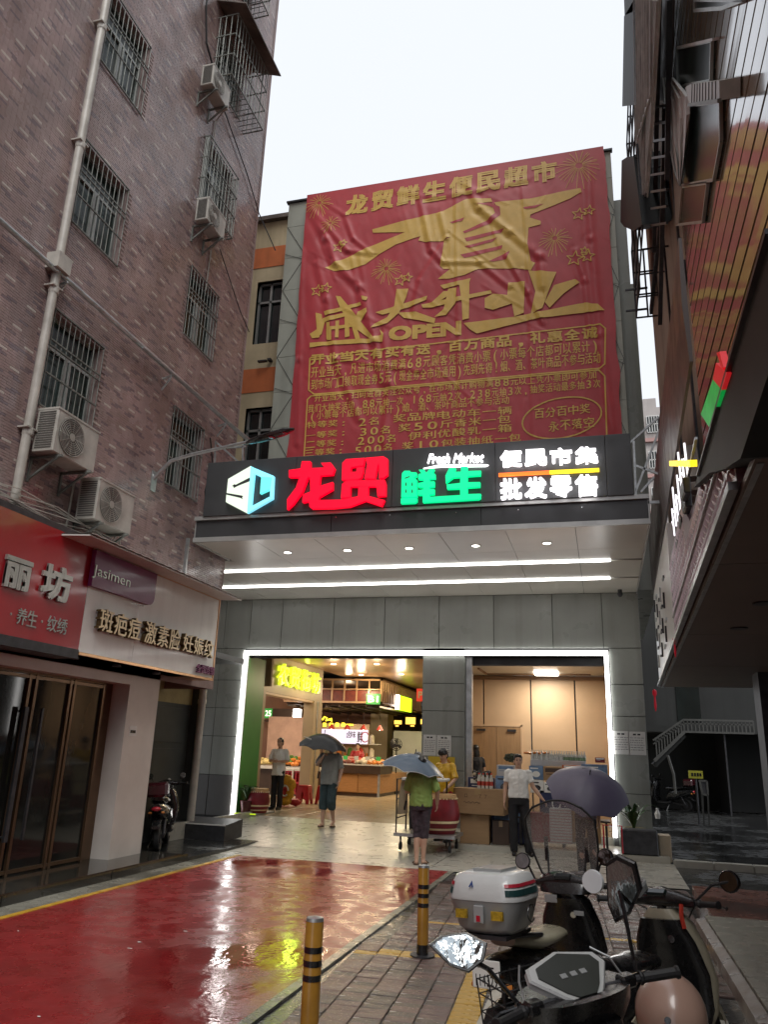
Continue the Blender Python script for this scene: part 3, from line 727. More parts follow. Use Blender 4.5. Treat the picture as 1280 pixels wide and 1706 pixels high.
# ================================================================== market building
YF = 16.0
m_panel = mat('grey_facade_panel', (0.27, 0.285, 0.26), 0.36, var=0.09, vscale=1.1, rvar=0.1, dirt=0.25, streak=.3, bump=.05, bscale=2)
m_panel2 = mat('dark_base_panel', (0.10, 0.095, 0.09), 0.35, var=0.1, vscale=1.5)
m_seam = mat('panel_seam', (0.05, 0.05, 0.05), 0.7, var=0)
m_fascia = mat('charcoal_fascia', (0.055, 0.056, 0.058), 0.4, var=0.1, vscale=2, rvar=.08)
m_soffit = mat('cream_soffit_panel', (0.60, 0.58, 0.52), 0.28, var=0.05, vscale=1.2)
m_led = mat('white_led_strip', (1, 1, 1), 0.5, var=0, emis=4.3, ecol=(1, .985, .96, 1))
m_trim = mat('light_metal_trim', (0.5, 0.5, 0.48), 0.35, 0.4, var=0.1, dirt=.25)
mk = thing('market_building', 'grey panelled market building with a lit entrance frame and a deep canopy', 'building', (-3.5, YF, .2))
DX0, DX1, DZ = -7.62, 0.06, 3.56     # opening
PX0, PX1 = -3.61, -2.72              # pillar
# backing and panels
q = MB(); q.box(-9.2, DX0, YF + .02, YF + .5, 0, 4.83); q.box(DX1, .77, YF + .02, YF + .9, 0, 4.83); q.box(DX0, DX1, YF + .02, YF + .5, DZ, 4.83)
q.box(-9.2, .77, YF + .3, YF + .5, 4.83, 6.0)
q.build('backing_wall', m_seam, mk)
def panel(x0, x1, z0, z1, m, y=YF):
    b = MB(); g = .006
    b.rbox(x0 + g, x1 - g, y - .01, y + .03, z0 + g, z1 - g, .004); b.build('panel', m, mk)
xs = [P(x, 1040, Y=YF).x for x in (470, 556, 641, 732, 823, 921)]
cuts = [-9.2, DX0 - .09] + xs + [DX1 + .12, .77]
cuts2 = [-9.2, -8.25, DX0 + .0] + [x for x in xs if x > DX0 + .2] + [DX1, .77]
for i in range(len(cuts2) - 1): panel(cuts2[i], cuts2[i + 1], 3.72, 4.83, m_panel)
zr = [.2, 1.02, 1.82, 2.42, 3.02, 3.72]
for k in range(5):
    panel(-9.2, -8.3, zr[k], zr[k + 1], m_panel if k else m_panel2); panel(-8.3, DX0 - .075, zr[k], zr[k + 1], m_panel if k else m_panel2)
    panel(DX1 + .1, .77, zr[k] if k else .1, zr[k + 1], m_panel)
for k, (za, zb_) in enumerate(((.2, 1.3), (1.3, 1.95), (1.95, 2.45), (2.45, 3.0), (3.0, DZ))): panel(PX0, PX1, za, zb_, m_panel)
q = MB(); q.box(PX0 + .01, PX1 - .01, YF + .02, YF + .55, .2, DZ + .2); q.build('pillar', m_seam, mk)
for x0, x1 in ((PX0, PX0 + .012), (PX1 - .012, PX1)):
    q = MB(); q.box(x0, x1, YF + .03, YF + .56, .2, DZ); q.build('pillar_side', m_panel, mk)
q = MB(); q.box(PX1 + .01, PX1 + .13, YF + .1, YF + .25, .2, DZ); q.build('steel_post', M_steel, mk)
# soffit band inside the opening
q = MB(); q.box(DX0, DX1, YF - .005, YF + .55, DZ, DZ + .03); q.build('head_lining', m_seam, mk)
q = MB(); q.box(DX0 + .03, PX0 - .01, YF + .1, YF + .14, DZ - .04, DZ + .1); q.build('header_board', m_fascia, mk)
q = MB(); q.box(PX1 + .01, DX1 - .01, YF + .3, YF + .36, DZ - .16, DZ + .1); q.build('header_board', m_fascia, mk)
q = MB(); q.box(DX1 + .0, DX1 + .02, YF + .0, YF + .9, .1, DZ); q.build('jamb_lining', m_panel, mk)
m_green = mat('green_jamb', (0.06, 0.34, 0.07), 0.4, var=0.06)
q = MB(); q.box(DX0 + .002, DX0 + .025, YF + .02, YF + .95, .2, DZ); q.build('green_jamb', m_green, mk)
q = MB(); q.box(DX0 + .002, DX0 + .028, YF - .005, YF + .02, .2, DZ); q.build('jamb_edge', m_panel, mk)
# led frame
q = MB(); w = .075
q.box(DX0 - w, DX1 + w, YF - .06, YF - .012, DZ + .02, DZ + .02 + w * 1.05)
q.box(DX0 - w, DX0, YF - .06, YF - .012, .22, DZ + .02); q.box(DX1, DX1 + w, YF - .06, YF - .012, .25, DZ + .02)
q.build('light_frame', m_led, mk)
# canopy
ZC = 4.83; YC0 = 10.98; CX0, CX1 = -6.36, .74
q = MB()
q.box(CX0, CX1, YC0 + .02, YC0 + .1, ZC, ZC + .36)      # fascia core
q.build('fascia', m_fascia, mk)
for i, (a, c) in enumerate(zip(np.linspace(CX0, CX1, 4)[:-1], np.linspace(CX0, CX1, 4)[1:])):
    q = MB(); q.rbox(a + .004, c - .004, YC0 - .005, YC0 + .03, ZC + .05, ZC + .33, .004); q.build('fascia_panel', m_fascia, mk)
q = MB(); q.box(CX0 - .02, CX1 + .02, YC0 - .03, YC0 + .02, ZC - .03, ZC + .045); q.box(CX0 - .02, CX1 + .02, YC0 - .05, YC0 + .1, ZC + .335, ZC + .40); q.box(CX0 - .02, CX0, YC0, YC0 + 1.3, ZC - .03, ZC + .38); q.box(CX1, CX1 + .02, YC0, YF, ZC - .03, ZC + .38); q.build('fascia_trim', m_trim, mk)
q = MB(); q.box(CX0, CX1, YC0 + .05, YF + .1, ZC + .36, ZC + .4); q.box(-8.9, CX0, 12.42, YF + .1, ZC + .3, ZC + .34); q.build('canopy_roof', m_trim, mk)
ys = [YC0 + .03, 11.55, 12.5, 13.12]
def soff(x0, x1, y0, y1, z=ZC): b = MB(); b.box(x0 + .004, x1 - .004, y0 + .004, y1 - .004, z, z + .02); b.build('soffit_panel', m_soffit, mk)
xc = list(np.linspace(CX0, CX1, 8))
for i in range(7):
    soff(xc[i], xc[i + 1], YC0 + .03, 12.4)
    soff(xc[i], xc[i + 1], 12.4, 13.13); soff(xc[i], xc[i + 1], 13.24, 14.53); soff(xc[i], xc[i + 1], 14.65, YF)
for i in range(3):
    x0 = -8.9 + i * .85
    for ya, yb_ in ((12.42, 13.13), (13.24, 14.53), (14.65, YF)): soff(x0, x0 + .84, ya, yb_)
q = MB(); q.box(CX0, CX1, YC0 + .05, YF, ZC + .022, ZC + .05); q.box(-8.9, CX0, 12.42, YF, ZC + .022, ZC + .05); q.build('soffit_backing', m_seam, mk)
for yy in (13.13, 14.54):
    q = MB(); q.box(-8.6, .23, yy, yy + .09, ZC - .02, ZC + .01); q.build('led_strip', m_led, mk)
m_down = mat('downlight_glow', (1, 1, 1), 0.5, var=0, emis=5.0, ecol=(1, .95, .85, 1))
for px in (470, 576, 683, 796, 914):
    p = P(px, 914, Z=ZC)
    q = MB(); q.lathe([(.085, -.008), (.085, .004), (.06, .0)], (p.x, 11.92, ZC), 18); d = q.build('downlight', m_trim, mk)
    q = MB(); q.lathe([(.001, -.009), (.06, -.009), (.06, -.004)], (p.x, 11.92, ZC), 18); q.build('lens', m_down, d)
    lamp_light('downlight_beam', 'SPOT', (p.x, 11.92, ZC - .03), 16, (1, .93, .82), .05, spot=R_(115))
# sign board
YS = 10.9
zs0, zs1 = 5.24, 6.16
sb = thing('market_sign_board', 'charcoal sign board with lit red, green and white characters above the canopy', 'sign', (-3, YS, zs0))
sx = [-6.22, -4.62, -3.0, -1.4, .2, .56]
for i in range(5):
    q = MB(); q.rbox(sx[i] + .002, sx[i + 1] - .002, YS, YS + .12, zs0 - .02, zs1 + (-.12 + .0 * i) * 0, .004); q.build('board_panel', m_fascia, sb)
q = MB(); q.box(-6.22, .56, YS + .1, YS + .14, zs0, zs1); q.build('board_back', m_seam, sb)
m_er = mat('lit_red_letter', (0.8, 0.0, 0.03), 0.4, var=0, emis=.55, ecol=(1, 0.0, 0.022, 1))
m_eg = mat('lit_green_letter', (0.0, 0.7, 0.3), 0.4, var=0, emis=.5, ecol=(0.0, 0.95, 0.33, 1))
m_ew = mat('lit_white_letter', (1, 1, 1), 0.4, var=0, emis=1.1, ecol=(1, .97, 1, 1))
m_eo = mat('lit_orange_bar', (1, .2, 0.02), 0.4, var=0, emis=.7, ecol=(1, .16, .02, 1))
m_ey = mat('lit_yellow_bar', (1, .8, 0.02), 0.4, var=0, emis=.7, ecol=(1, .72, .02, 1))
YL = YS - .085
def z3(x, y): return P(470 + x / 7.111, 750 + y / 7.111, Y=YL)
def z4(x, y): return P(650 + x / 7.53, 750 + y / 7.53, Y=YL)
def poly(mb, pts, f, d=.07): mb.prism([f(*p) for p in pts], (0, d, 0))
# 龙 and 贸 with their joined lower stroke
q = MB()
poly(q, [(60, 705), (60, 580), (165, 440), (205, 320), (80, 320), (80, 235), (220, 215), (235, 130), (335, 130), (335, 212), (500, 205), (460, 150), (575, 145), (625, 215), (600, 290), (455, 300), (440, 425), (600, 375), (598, 465), (440, 555), (430, 590), (700, 585), (900, 545), (905, 425), (1020, 425), (1020, 540), (1215, 590), (1180, 665), (985, 600), (800, 670), (600, 690), (350, 693), (325, 670), (320, 605), (240, 620), (245, 525), (335, 490), (330, 320), (305, 320), (240, 490), (130, 640)], z3)
q.build('letter', m_er, sb)
for pts in ([(707, 352), (715, 150), (760, 105), (980, 90), (965, 180), (815, 200), (812, 258), (880, 255), (885, 205), (965, 195), (960, 250), (940, 320), (900, 345)],
            [(990, 90), (1200, 72), (1250, 100), (1250, 290), (1200, 330), (1150, 330), (1150, 165), (1135, 165), (1100, 340), (975, 332), (1010, 170)],
            [(697, 565), (710, 400), (760, 360), (1215, 350), (1230, 400), (1228, 540), (1130, 545), (1120, 440), (1100, 430), (810, 432), (808, 555)]):
    q = MB(); poly(q, pts, z3); q.build('letter', m_er, sb)
# 鲜 and 生
for pts in ([(145, 370), (150, 290), (180, 258), (250, 258), (250, 275), (330, 278), (335, 320), (300, 345), (335, 370), (337, 585), (140, 590)],
            [(135, 605), (337, 600), (337, 640), (310, 660), (135, 668)],
            [(352, 560), (352, 500), (420, 490), (420, 465), (352, 460), (352, 412), (420, 398), (420, 370), (352, 362), (355, 300), (395, 290), (360, 245), (430, 242), (455, 285), (490, 240), (555, 238), (530, 290), (565, 295), (567, 355), (495, 360), (495, 392), (558, 390), (555, 455), (495, 462), (495, 488), (556, 485), (555, 550), (495, 556), (495, 585), (880, 562), (880, 480), (715, 485), (710, 430), (880, 410), (880, 335), (790, 342), (700, 412), (695, 320), (740, 228), (825, 225), (805, 272), (890, 268), (890, 208), (970, 205), (972, 262), (1140, 255), (1135, 315), (972, 325), (972, 402), (1130, 398), (1128, 458), (972, 468), (972, 550), (1140, 545), (1135, 600), (1110, 615), (410, 655), (410, 560)]):
    q = MB(); poly(q, pts, z4); q.build('letter', m_eg, sb)
q = MB()
for x in (200, 278):
    for y in (425, 512): q.prism([P(650 + (x + dx) / 7.53, 750 + (y + dy) / 7.53, Y=YL - .004) for dx, dy in ((-9, 20), (9, 20), (5, -20), (-5, -20))], (0, .003, 0))
q.prism([P(650 + a / 7.53, 750 + c / 7.53, Y=YL - .004) for a, c in ((185, 358), (250, 335), (245, 325), (190, 345))], (0, .003, 0))
q.build('letter_gap', m_fascia, sb)
q = MB(); word(q, 'Fresh Market', z4(475, 175), z4(1185, 160), z4(475, 60), .05, .008, .35); poly(q, [(415, 225), (620, 180), (1140, 175), (1235, 182), (1200, 198), (640, 205)], z4, .05); q.build('script_lettering', m_ew, sb)
for chs, y0, y1 in (('便民市集', 778, 746), ('批发零售', 832, 792)):
    a = P(832, y0 + 2, Y=YL + .04); c = P(1000, y0 - 5, Y=YL + .04); u = P(832, y1 + 8, Y=YL + .04)
    letter_parts(chs, a, c, u, .07, m_ew, sb, .022, .12)
a = P(831, 793, Y=YL + .02); c = P(916, 788.5, Y=YL + .02); e = P(999, 784.5, Y=YL + .02); dz = Vector((0, 0, .045))
q = MB(); q.prism([a, c, c + dz, a + dz], (0, .05, 0)); q.build('underline', m_eo, sb)
q = MB(); q.prism([c, e, e + dz, c + dz], (0, .05, 0)); q.build('underline', m_ey, sb)
# cube logo
def lg(x, y): return P(360 + x / 11.64, 770 + y / 11.64, Y=YL)
m_l1 = mat('lit_logo_pale', (.5, .5, .45), .4, var=0, emis=.5, ecol=(.82, 1, .78, 1))
m_l2 = mat('lit_logo_cyan', (.3, .9, 1), .4, var=0, emis=.55, ecol=(.25, .78, 1, 1))
m_l3 = mat('lit_logo_turquoise', (.2, .8, .7), .4, var=0, emis=.45, ecol=(.16, .85, .78, 1))
lo = sb
q = MB(); poly(q, [(235, 325), (670, 75), (665, 290), (350, 440), (310, 465), (345, 470), (340, 500), (385, 475), (660, 370), (640, 600), (600, 985), (190, 770), (200, 630), (480, 695), (515, 720), (500, 690), (535, 665), (490, 660), (205, 600)], lg); q.build('logo_face', m_l1, lo)
q = MB()
for pts in ([(310, 462), (345, 440), (360, 425), (380, 440), (655, 300), (662, 352), (390, 478), (345, 502), (342, 475)], [(205, 598), (500, 648), (530, 660), (505, 685), (520, 712), (470, 692), (200, 630)]): q.prism([lg(*p) - Vector((0, .004, 0)) for p in pts], (0, .003, 0))
q.build('logo_slit', m_fascia, lo)
q = MB()
for pts in ([(672, 75), (740, 110), (735, 215), (672, 860), (602, 985)], [(740, 110), (1115, 265), (1090, 295), (870, 280), (735, 215)], [(1115, 268), (1095, 700), (1045, 665), (1050, 520), (1085, 295)], [(1095, 702), (602, 985), (672, 862), (1040, 668)]): poly(q, pts, lg)
q.build('logo_frame', m_l2, lo)
q = MB(); poly(q, [(875, 285), (1088, 298), (1055, 515), (850, 610)], lg); q.build('logo_inner', m_l3, lo)
# little led bulbs on the trim
q = MB()
for px in (560, 650, 760, 864, 970): p = P(px, 862 - (px - 560) * .04, Y=YC0 - .06); q.ball(p, .012, 6, 4)
q.build('bulb', M_chrome, sb)
# canopy braces at both ends
t = thing('sign_brace', 'steel braces tying the right end of the sign board to the neighbouring wall', 'brace', (.6, 11, 5.3))
q = MB()
for a, c in (((1050, 738), (1098, 695)), ((1060, 818), (1099, 716)), ((1060, 776), (1098, 790)), ((1056, 735), (1060, 826)), ((1068, 820), (1090, 795))):
    q.bar(P(*a, Y=11.0), P(*c, Y=11.0), .03)
q.box(.58, .98, 10.98, 11.02, 5.1, 5.14); q.build('brace', M_steel, t)
t = thing('sign_brace', 'steel braces behind the left end of the sign board, above the cube logo', 'brace', (-6, 11, 6.1))
q = MB()
for a, c in (((360, 735), (358, 775)), ((405, 742), (405, 772)), ((362, 738), (400, 772)), ((355, 748), (410, 744))): q.bar(P(*a, Y=11.1), P(*c, Y=11.1), .03)
q.build('brace', M_steel, t)
# little camera under the soffit, right
t = thing('security_camera', 'small dome camera under the right end of the canopy soffit', 'camera', (.4, 15.7, 4.6))
q = MB(); q.lathe([(.04, 0), (.04, -.05), (.055, -.09), (.03, -.14), (.001, -.15)], (.42, 15.7, ZC), 12); q.build('housing', M_darksteel, t)
# ------------------------------------------------------------------ upper block carrying the banner
m_up = mat('pale_green_wall_panel', (0.40, 0.42, 0.36), 0.5, var=0.08, vscale=1.5, dirt=0.2, streak=.25)
UX0, UX1, UZ = -7.56, .80, 15.66
ub = thing('panelled_upper_block', 'pale green panel clad upper block behind the red banner', 'building', (-3.4, 16.2, 5))
q = MB(); q.box(UX0, UX1, 16.1, 24, 5.0, UZ - .02); q.build('wall', m_seam, ub)
zz = list(np.arange(5.2, UZ - .3, .97)) + [UZ]
for (x0, x1) in ((UX0, -6.9), (.42, UX1)):
    for k in range(len(zz) - 1):
        q = MB(); q.box(x0 + .004, x1 - .004, 16.06, 16.1, zz[k] + .005, zz[k + 1] - .005); q.build('panel', m_up, ub)
q = MB(); q.box(-6.9, .42, 16.06, 16.1, 5.2, UZ); q.build('covered_panel', m_up, ub)
q = MB(); q.box(UX0 - .05, UX1 + .04, 16.0, 16.12, UZ, UZ + .05); q.build('coping', M_darksteel, ub)
q = MB(); q.box(UX1, UX1 + .28, 16.6, 24, 5, UZ - 1.0); q.box(UX1 + .28, UX1 + .4, 17.2, 24, 5, UZ - 3); q.build('rear_wall', m_panel, ub)
q = MB()
for (x0, x1) in ((UX0 + .02, -6.96), (.5, UX1)):
    for k in range(0, len(zz) - 1, 2):
        if k + 2 > len(zz) - 1: break
        q.tube((x0, 16.05, zz[k]), (x1, 16.05, zz[k + 1]), .006, n=4); q.tube((x1, 16.05, zz[k + 1]), (x0, 16.05, zz[k + 2]), .006, n=4)
        q.tube((x0, 16.045, zz[k + 1] + .12), (x1, 16.045, zz[k + 1] - .12), .006, n=4)
q.build('tension_wire', M_black, ub)
# ------------------------------------------------------------------ old beige and orange building in the gap
m_bei = mat('beige_stucco', (0.55, 0.46, 0.29), 0.8, var=0.12, vscale=1.2, dirt=0.4, streak=.3, bump=.1, bscale=20)
m_ora = mat('orange_band', (0.62, 0.17, 0.05), 0.75, var=0.12, vscale=1.2, dirt=.3, streak=.3)
ob = thing('beige_orange_building', 'old beige building with faded orange bands seen in the gap left of the banner', 'building', (-9, 17, 5))
holes = [(-8.75, -8.0, z0, z0 + 1.95) for z0 in (12.05, 8.2, 5.0)]
q = MB(); sheet_with_holes(q, 'y', 17.0, -16, UX0 - .02, 3, 15.95, holes)
q.box(-16, UX0 - .02, 17.25, 17.35, 3, 15.9); q.quad((-16, 17, 15.95), (UX0, 17, 15.95), (UX0, 26, 15.95), (-16, 26, 15.95)); q.build('wall', m_bei, ob)
for z0, z1 in ((14.45, 15.1), (10.6, 11.3), (6.7, 7.4)):
    q = MB(); q.box(-16, UX0 - .02, 16.985, 17.0, z0, z1); q.build('colour_band', m_ora, ob)
q = MB(); q.box(-16, UX0 - .02, 16.85, 17.1, 15.95, 16.08); q.build('coping', m_rust, ob)
for h in holes:
    q = MB()
    for z in (h[2] + .03, h[2] + 1.35, h[3] - .03): q.box(h[0], h[1], 17.12, 17.18, z - .03, z + .03)
    for x in (h[0] + .03, h[1] - .03, (h[0] + h[1]) / 2): q.box(x - .03, x + .03, 17.12, 17.18, h[2], h[3])
    w = q.build('window', m_alu, ob); q = MB(); q.box(h[0] - .1, h[1] + .1, 17.2, 17.22, h[2] - .1, h[3] + .1); q.build('pane', M_glassd, w)
q = MB(); q.box(-8.2, -8.1, 16.85, 17, 11.45, 11.5); q.box(-8.45, -8.2, 16.8, 16.9, 11.4, 11.44); q.build('bracket', M_darksteel, ob)
# ================================================================== banner
YB = 15.93
m_ban = mat('red_banner_cloth', (0.46, 0.042, 0.052), 0.5, var=0.08, vscale=2, streak=.0)
m_banp = mat('yellow_banner_print', (0.68, 0.43, 0.09), 0.5, var=0.08, vscale=3)
BX0, BX1, BZ0, BZ1 = -6.98, .66, 7.2, 15.72
def bp(px, py): v = P(px, py, Y=YB); return (v.x, v.z)
folds = []
for pts, amp, w in (([(516, 345), (545, 400), (560, 440), (600, 480), (625, 570), (640, 640)], .07, .10), ([(522, 350), (580, 420), (620, 425)], .05, .07),
                    ([(545, 340), (575, 360), (590, 400), (615, 420)], .04, .06), ([(530, 440), (545, 500), (560, 600), (600, 700)], .05, .09),
                    ([(780, 310), (800, 350), (850, 390), (900, 430), (905, 480)], .07, .09), ([(700, 330), (720, 420), (740, 440), (800, 440), (850, 480)], .05, .07),
                    ([(980, 275), (985, 400), (1000, 560), (1020, 720)], .05, .08), ([(960, 420), (975, 470), (985, 560)], .05, .07),
                    ([(845, 430), (880, 490), (905, 540)], .05, .06), ([(735, 360), (745, 400), (700, 470), (690, 520)], .04, .07),
                    ([(640, 560), (650, 640), (640, 740)], .05, .08), ([(660, 320), (720, 330), (800, 320), (880, 300)], .04, .09), ([(870, 300), (880, 420), (885, 560), (890, 740)], .025, .05),
                    ([(760, 320), (765, 560), (768, 740)], .02, .05), ([(560, 600), (700, 620), (760, 560)], .03, .06), ([(505, 420), (500, 600), (497, 740)], .05, .08)):
    q = [bp(*p) for p in pts]
    for i in range(len(q) - 1): folds.append((*q[i], *q[i + 1], amp, w))
FA = np.array(folds)
NX, NZ = 176, 190
fr_ = random.Random(11)
for _ in range(70):
    x_, z_ = fr_.uniform(BX0, BX1), fr_.uniform(BZ0 + 1, BZ1); a_ = fr_.choice([1.5, 1.2, 1.9, 2.2, .6]) + fr_.uniform(-.2, .2); L_ = fr_.uniform(.4, 1.8)
    folds.append((x_, z_, x_ + L_ * math.cos(a_), z_ - L_ * math.sin(a_), fr_.uniform(.006, .016), fr_.uniform(.03, .055)))
gx = np.linspace(BX0, BX1, NX + 1); gz = np.linspace(BZ0, BZ1, NZ + 1)
D = np.zeros((NZ + 1, NX + 1))
XX, ZZ = np.meshgrid(gx, gz)
for (ax, az, bx, bz, amp, w) in folds:
    dx, dz = bx - ax, bz - az; L2 = dx * dx + dz * dz
    t_ = np.clip(((XX - ax) * dx + (ZZ - az) * dz) / L2, 0, 1); sd = ((XX - ax) * dz - (ZZ - az) * dx) / math.sqrt(L2)
    dist = np.hypot(XX - ax - t_ * dx, ZZ - az - t_ * dz)
    g = amp * np.exp(-(dist / w) ** 2) - amp * .6 * np.exp(-((dist - w * 1.6) / w) ** 2) * (sd > 0)
    D = D + g * .5
for k in range(NZ + 1):
    for i in range(NX + 1):
        x, z = gx[i], gz[k]
        D[k, i] += .03 * noise.noise(Vector((x * .9, z * .5, 4))) + .010 * noise.noise(Vector((x * 3.2 + z, z * 1.1, 1))) + .004 * noise.noise(Vector((x * 7 + z * 2, z * 2.5, 9)))
D = D - D.min(); D = D * (.8 * np.clip((BZ1 - ZZ) / 1.2, 0.04, 1))
YBf = YB - .02
def bdisp(x, z):
    fx = min(max((x - BX0) / (BX1 - BX0) * NX, 0), NX - 1e-6); fz = min(max((z - BZ0) / (BZ1 - BZ0) * NZ, 0), NZ - 1e-6)
    i, k = int(fx), int(fz); u, v = fx - i, fz - k
    # same diagonal split as the cloth triangles
    if u + v <= 1: return D[k, i] + u * (D[k, i + 1] - D[k, i]) + v * (D[k + 1, i] - D[k, i])
    return D[k + 1, i + 1] + (1 - u) * (D[k + 1, i] - D[k + 1, i + 1]) + (1 - v) * (D[k, i + 1] - D[k + 1, i + 1])
def edge_top(x): return .03 * math.sin(x * 5) + .02 * math.sin(x * 13)
ban = thing('grand_opening_banner', 'huge creased red cloth banner with yellow characters hung on the upper wall', 'banner', (-3.2, YB, 8))
q = MB(); vs = []
for k in range(NZ + 1):
    for i in range(NX + 1):
        z = gz[k]; x = gx[i]
        if k > NZ - 4: z -= 0
        if i == 0: x += .03 * noise.noise(Vector((0, z * 2, 0)))
        if i == NX: x += .05 * noise.noise(Vector((5, z * 1.5, 0)))
        vs.append((x, YBf - D[k, i], z))
fs = []
for k in range(NZ):
    for i in range(NX):
        a = k * (NX + 1) + i; fs += [(a, a + 1, a + NX + 1), (a + 1, a + NX + 2, a + NX + 1)]
q.add(vs, fs); co = q.build('cloth', m_ban, ban, smooth=80)
def cloth_print(mb, name='lettering', mm=None):
    """cut the flat print on the cloth's grid and lay it 5 mm in front of the folds"""
    bm = bmesh.new(); vv = [bm.verts.new(v) for v in mb.v]
    for f in mb.f:
        try: bm.faces.new([vv[i] for i in f])
        except ValueError: pass
    xs_ = [v.co.x for v in bm.verts]; zs_ = [v.co.z for v in bm.verts]
    for x in gx:
        if min(xs_) < x < max(xs_): bmesh.ops.bisect_plane(bm, geom=bm.verts[:] + bm.edges[:] + bm.faces[:], plane_co=(x, 0, 0), plane_no=(1, 0, 0), dist=1e-5)
    for z in gz:
        if min(zs_) < z < max(zs_): bmesh.ops.bisect_plane(bm, geom=bm.verts[:] + bm.edges[:] + bm.faces[:], plane_co=(0, 0, z), plane_no=(0, 0, 1), dist=1e-5)
    for v in bm.verts: v.co.y = YBf - bdisp(v.co.x, v.co.z) - .012 - (YB - v.co.y)
    me = bpy.data.meshes.new(name); bm.to_mesh(me); bm.free(); off = OFF[ban.name]
    me.transform(Matrix.Translation(-off)); me.materials.append(mm or m_banp)
    o = bpy.data.objects.new(name, me); COL.objects.link(o); o.parent = ban; return o
from mathutils.geometry import tessellate_polygon
def flat(mb, pts):
    mb.add([(a, YB - .0004 * flat.k, c) for a, c in pts], [tuple(t_) for t_ in tessellate_polygon([[Vector((a, c, 0)) for a, c in pts]])]); flat.k += 1
flat.k = 0
def line(mb, pts, w, closed=False):
    pts = [Vector(p) for p in pts]; n = len(pts)
    for i in range(n if closed else n - 1):
        a, c = pts[i], pts[(i + 1) % n]; d = (c - a).normalized(); s = Vector((-d.y, d.x)) * w / 2; e = d * w * .3
        mb.add([(p.x, YB, p.y) for p in (a - s - e, c - s + e, c + s + e, a + s - e)], [(0, 1, 2, 3)])
def brow(body, x0, y0, x1, y1, hpx, bold=.02, gap=.1):
    """row of characters whose baseline runs (x0,y0)-(x1,y1) in the photograph, hpx tall"""
    mb = MB(); a, c, u = bp(x0, y0), bp(x1, y1), bp(x0, y0 - hpx); n = len(body)
    letters(mb, body, (a[0], YB, a[1]), (c[0], YB, c[1]), (a[0], YB, u[1]), 0, bold, True, 0, gap)
    return cloth_print(mb)
brow('龙贸鲜生便民超市', 574, 363, 932, 302, 33, .045, .12)
def zA_(x, y): return bp(540 + x / 2.7234, 300 + y / 2.7234)
def zB_(x, y): return bp(510 + x / 2.56, 430 + y / 2.56)
mb = MB()
big = [[(8, 405), (110, 360), (190, 318), (330, 262), (370, 245), (225, 247), (222, 232), (380, 190), (540, 150), (650, 92), (760, 92), (765, 108), (720, 112), (770, 118), (800, 140), (805, 165), (785, 190), (740, 225), (690, 245), (640, 250), (560, 272), (545, 285), (470, 290), (430, 282), (440, 262), (330, 300), (250, 345), (190, 390), (110, 418), (50, 420)],
       [(548, 285), (600, 255), (690, 230), (760, 200), (800, 170), (860, 220), (925, 255), (925, 300), (940, 375), (960, 382), (940, 418), (880, 410), (545, 412), (528, 395), (540, 340)],
       [(775, 112), (930, 95), (1060, 65), (1165, 45), (1170, 62), (1120, 92), (1040, 125), (940, 165), (935, 180), (985, 195), (985, 210), (930, 225), (925, 290), (870, 280), (800, 230), (785, 190), (805, 160)],
       [(520, 457), (560, 425), (590, 400), (725, 385), (750, 398), (700, 412), (640, 440), (570, 457)]]
for b_ in big: flat(mb, [zA_(*p) for p in b_])
cloth_print(mb)
mb = MB()
for b_ in ([(690, 118), (750, 112), (800, 132), (803, 168), (760, 205), (640, 250), (632, 242), (745, 190), (778, 160), (770, 135), (740, 124)], [(640, 272), (820, 230), (805, 248), (650, 288)], [(640, 310), (790, 270), (765, 290), (660, 318)], [(622, 348), (812, 306), (808, 322), (640, 364)],
           [(750, 378), (845, 332), (830, 368), (770, 380)], [(905, 135), (1000, 116), (960, 136), (912, 143)], [(572, 200), (640, 178), (628, 195), (585, 204)]):
    flat(mb, [zA_(*p) for p in b_])
for i_ in range(len(mb.v)): v_ = mb.v[i_]; mb.v[i_] = (v_[0], v_[1] - .004, v_[2])
cloth_print(mb, 'red_gap', m_ban)
mb = MB()
sheng = [[(20, 368), (200, 352), (330, 348), (330, 365), (80, 378), (20, 388)], [(75, 262), (88, 262), (70, 330), (50, 345), (38, 340)], [(95, 300), (215, 285), (235, 350), (215, 355), (200, 300), (112, 312), (112, 355), (92, 355)],  [(45, 240), (70, 245), (75, 290), (60, 345), (30, 348), (20, 330), (50, 310)], [(75, 262), (165, 240), (170, 255), (80, 280)], [(90, 280), (105, 280), (105, 350), (90, 350)], [(130, 275), (145, 272), (142, 345), (128, 345)], [(168, 245), (185, 250), (190, 340), (170, 345)],
         [(130, 168), (150, 170), (200, 230), (290, 345), (325, 335), (318, 310), (335, 330), (330, 365), (290, 360), (190, 290), (150, 220)], [(80, 235), (235, 195), (240, 208), (85, 252)], [(225, 235), (262, 222), (265, 238), (220, 300), (200, 300)], [(240, 170), (268, 175), (262, 190), (245, 188)]]
da = [[(300, 240), (520, 168), (515, 185), (445, 215), (330, 250)], [(390, 140), (440, 138), (430, 175), (400, 240), (350, 285), (280, 308), (295, 290), (350, 260), (380, 210)], [(395, 240), (470, 235), (555, 265), (550, 285), (480, 270), (420, 262)]]
kai = [[(575, 125), (705, 95), (700, 112), (590, 140)], [(495, 205), (790, 145), (795, 158), (700, 180), (540, 218), (500, 218)], [(610, 140), (645, 135), (640, 200), (600, 250), (550, 258), (590, 225)], [(655, 110), (700, 112), (697, 265), (670, 272), (668, 200)], [(590, 150), (640, 150), (560, 200), (535, 200)]]
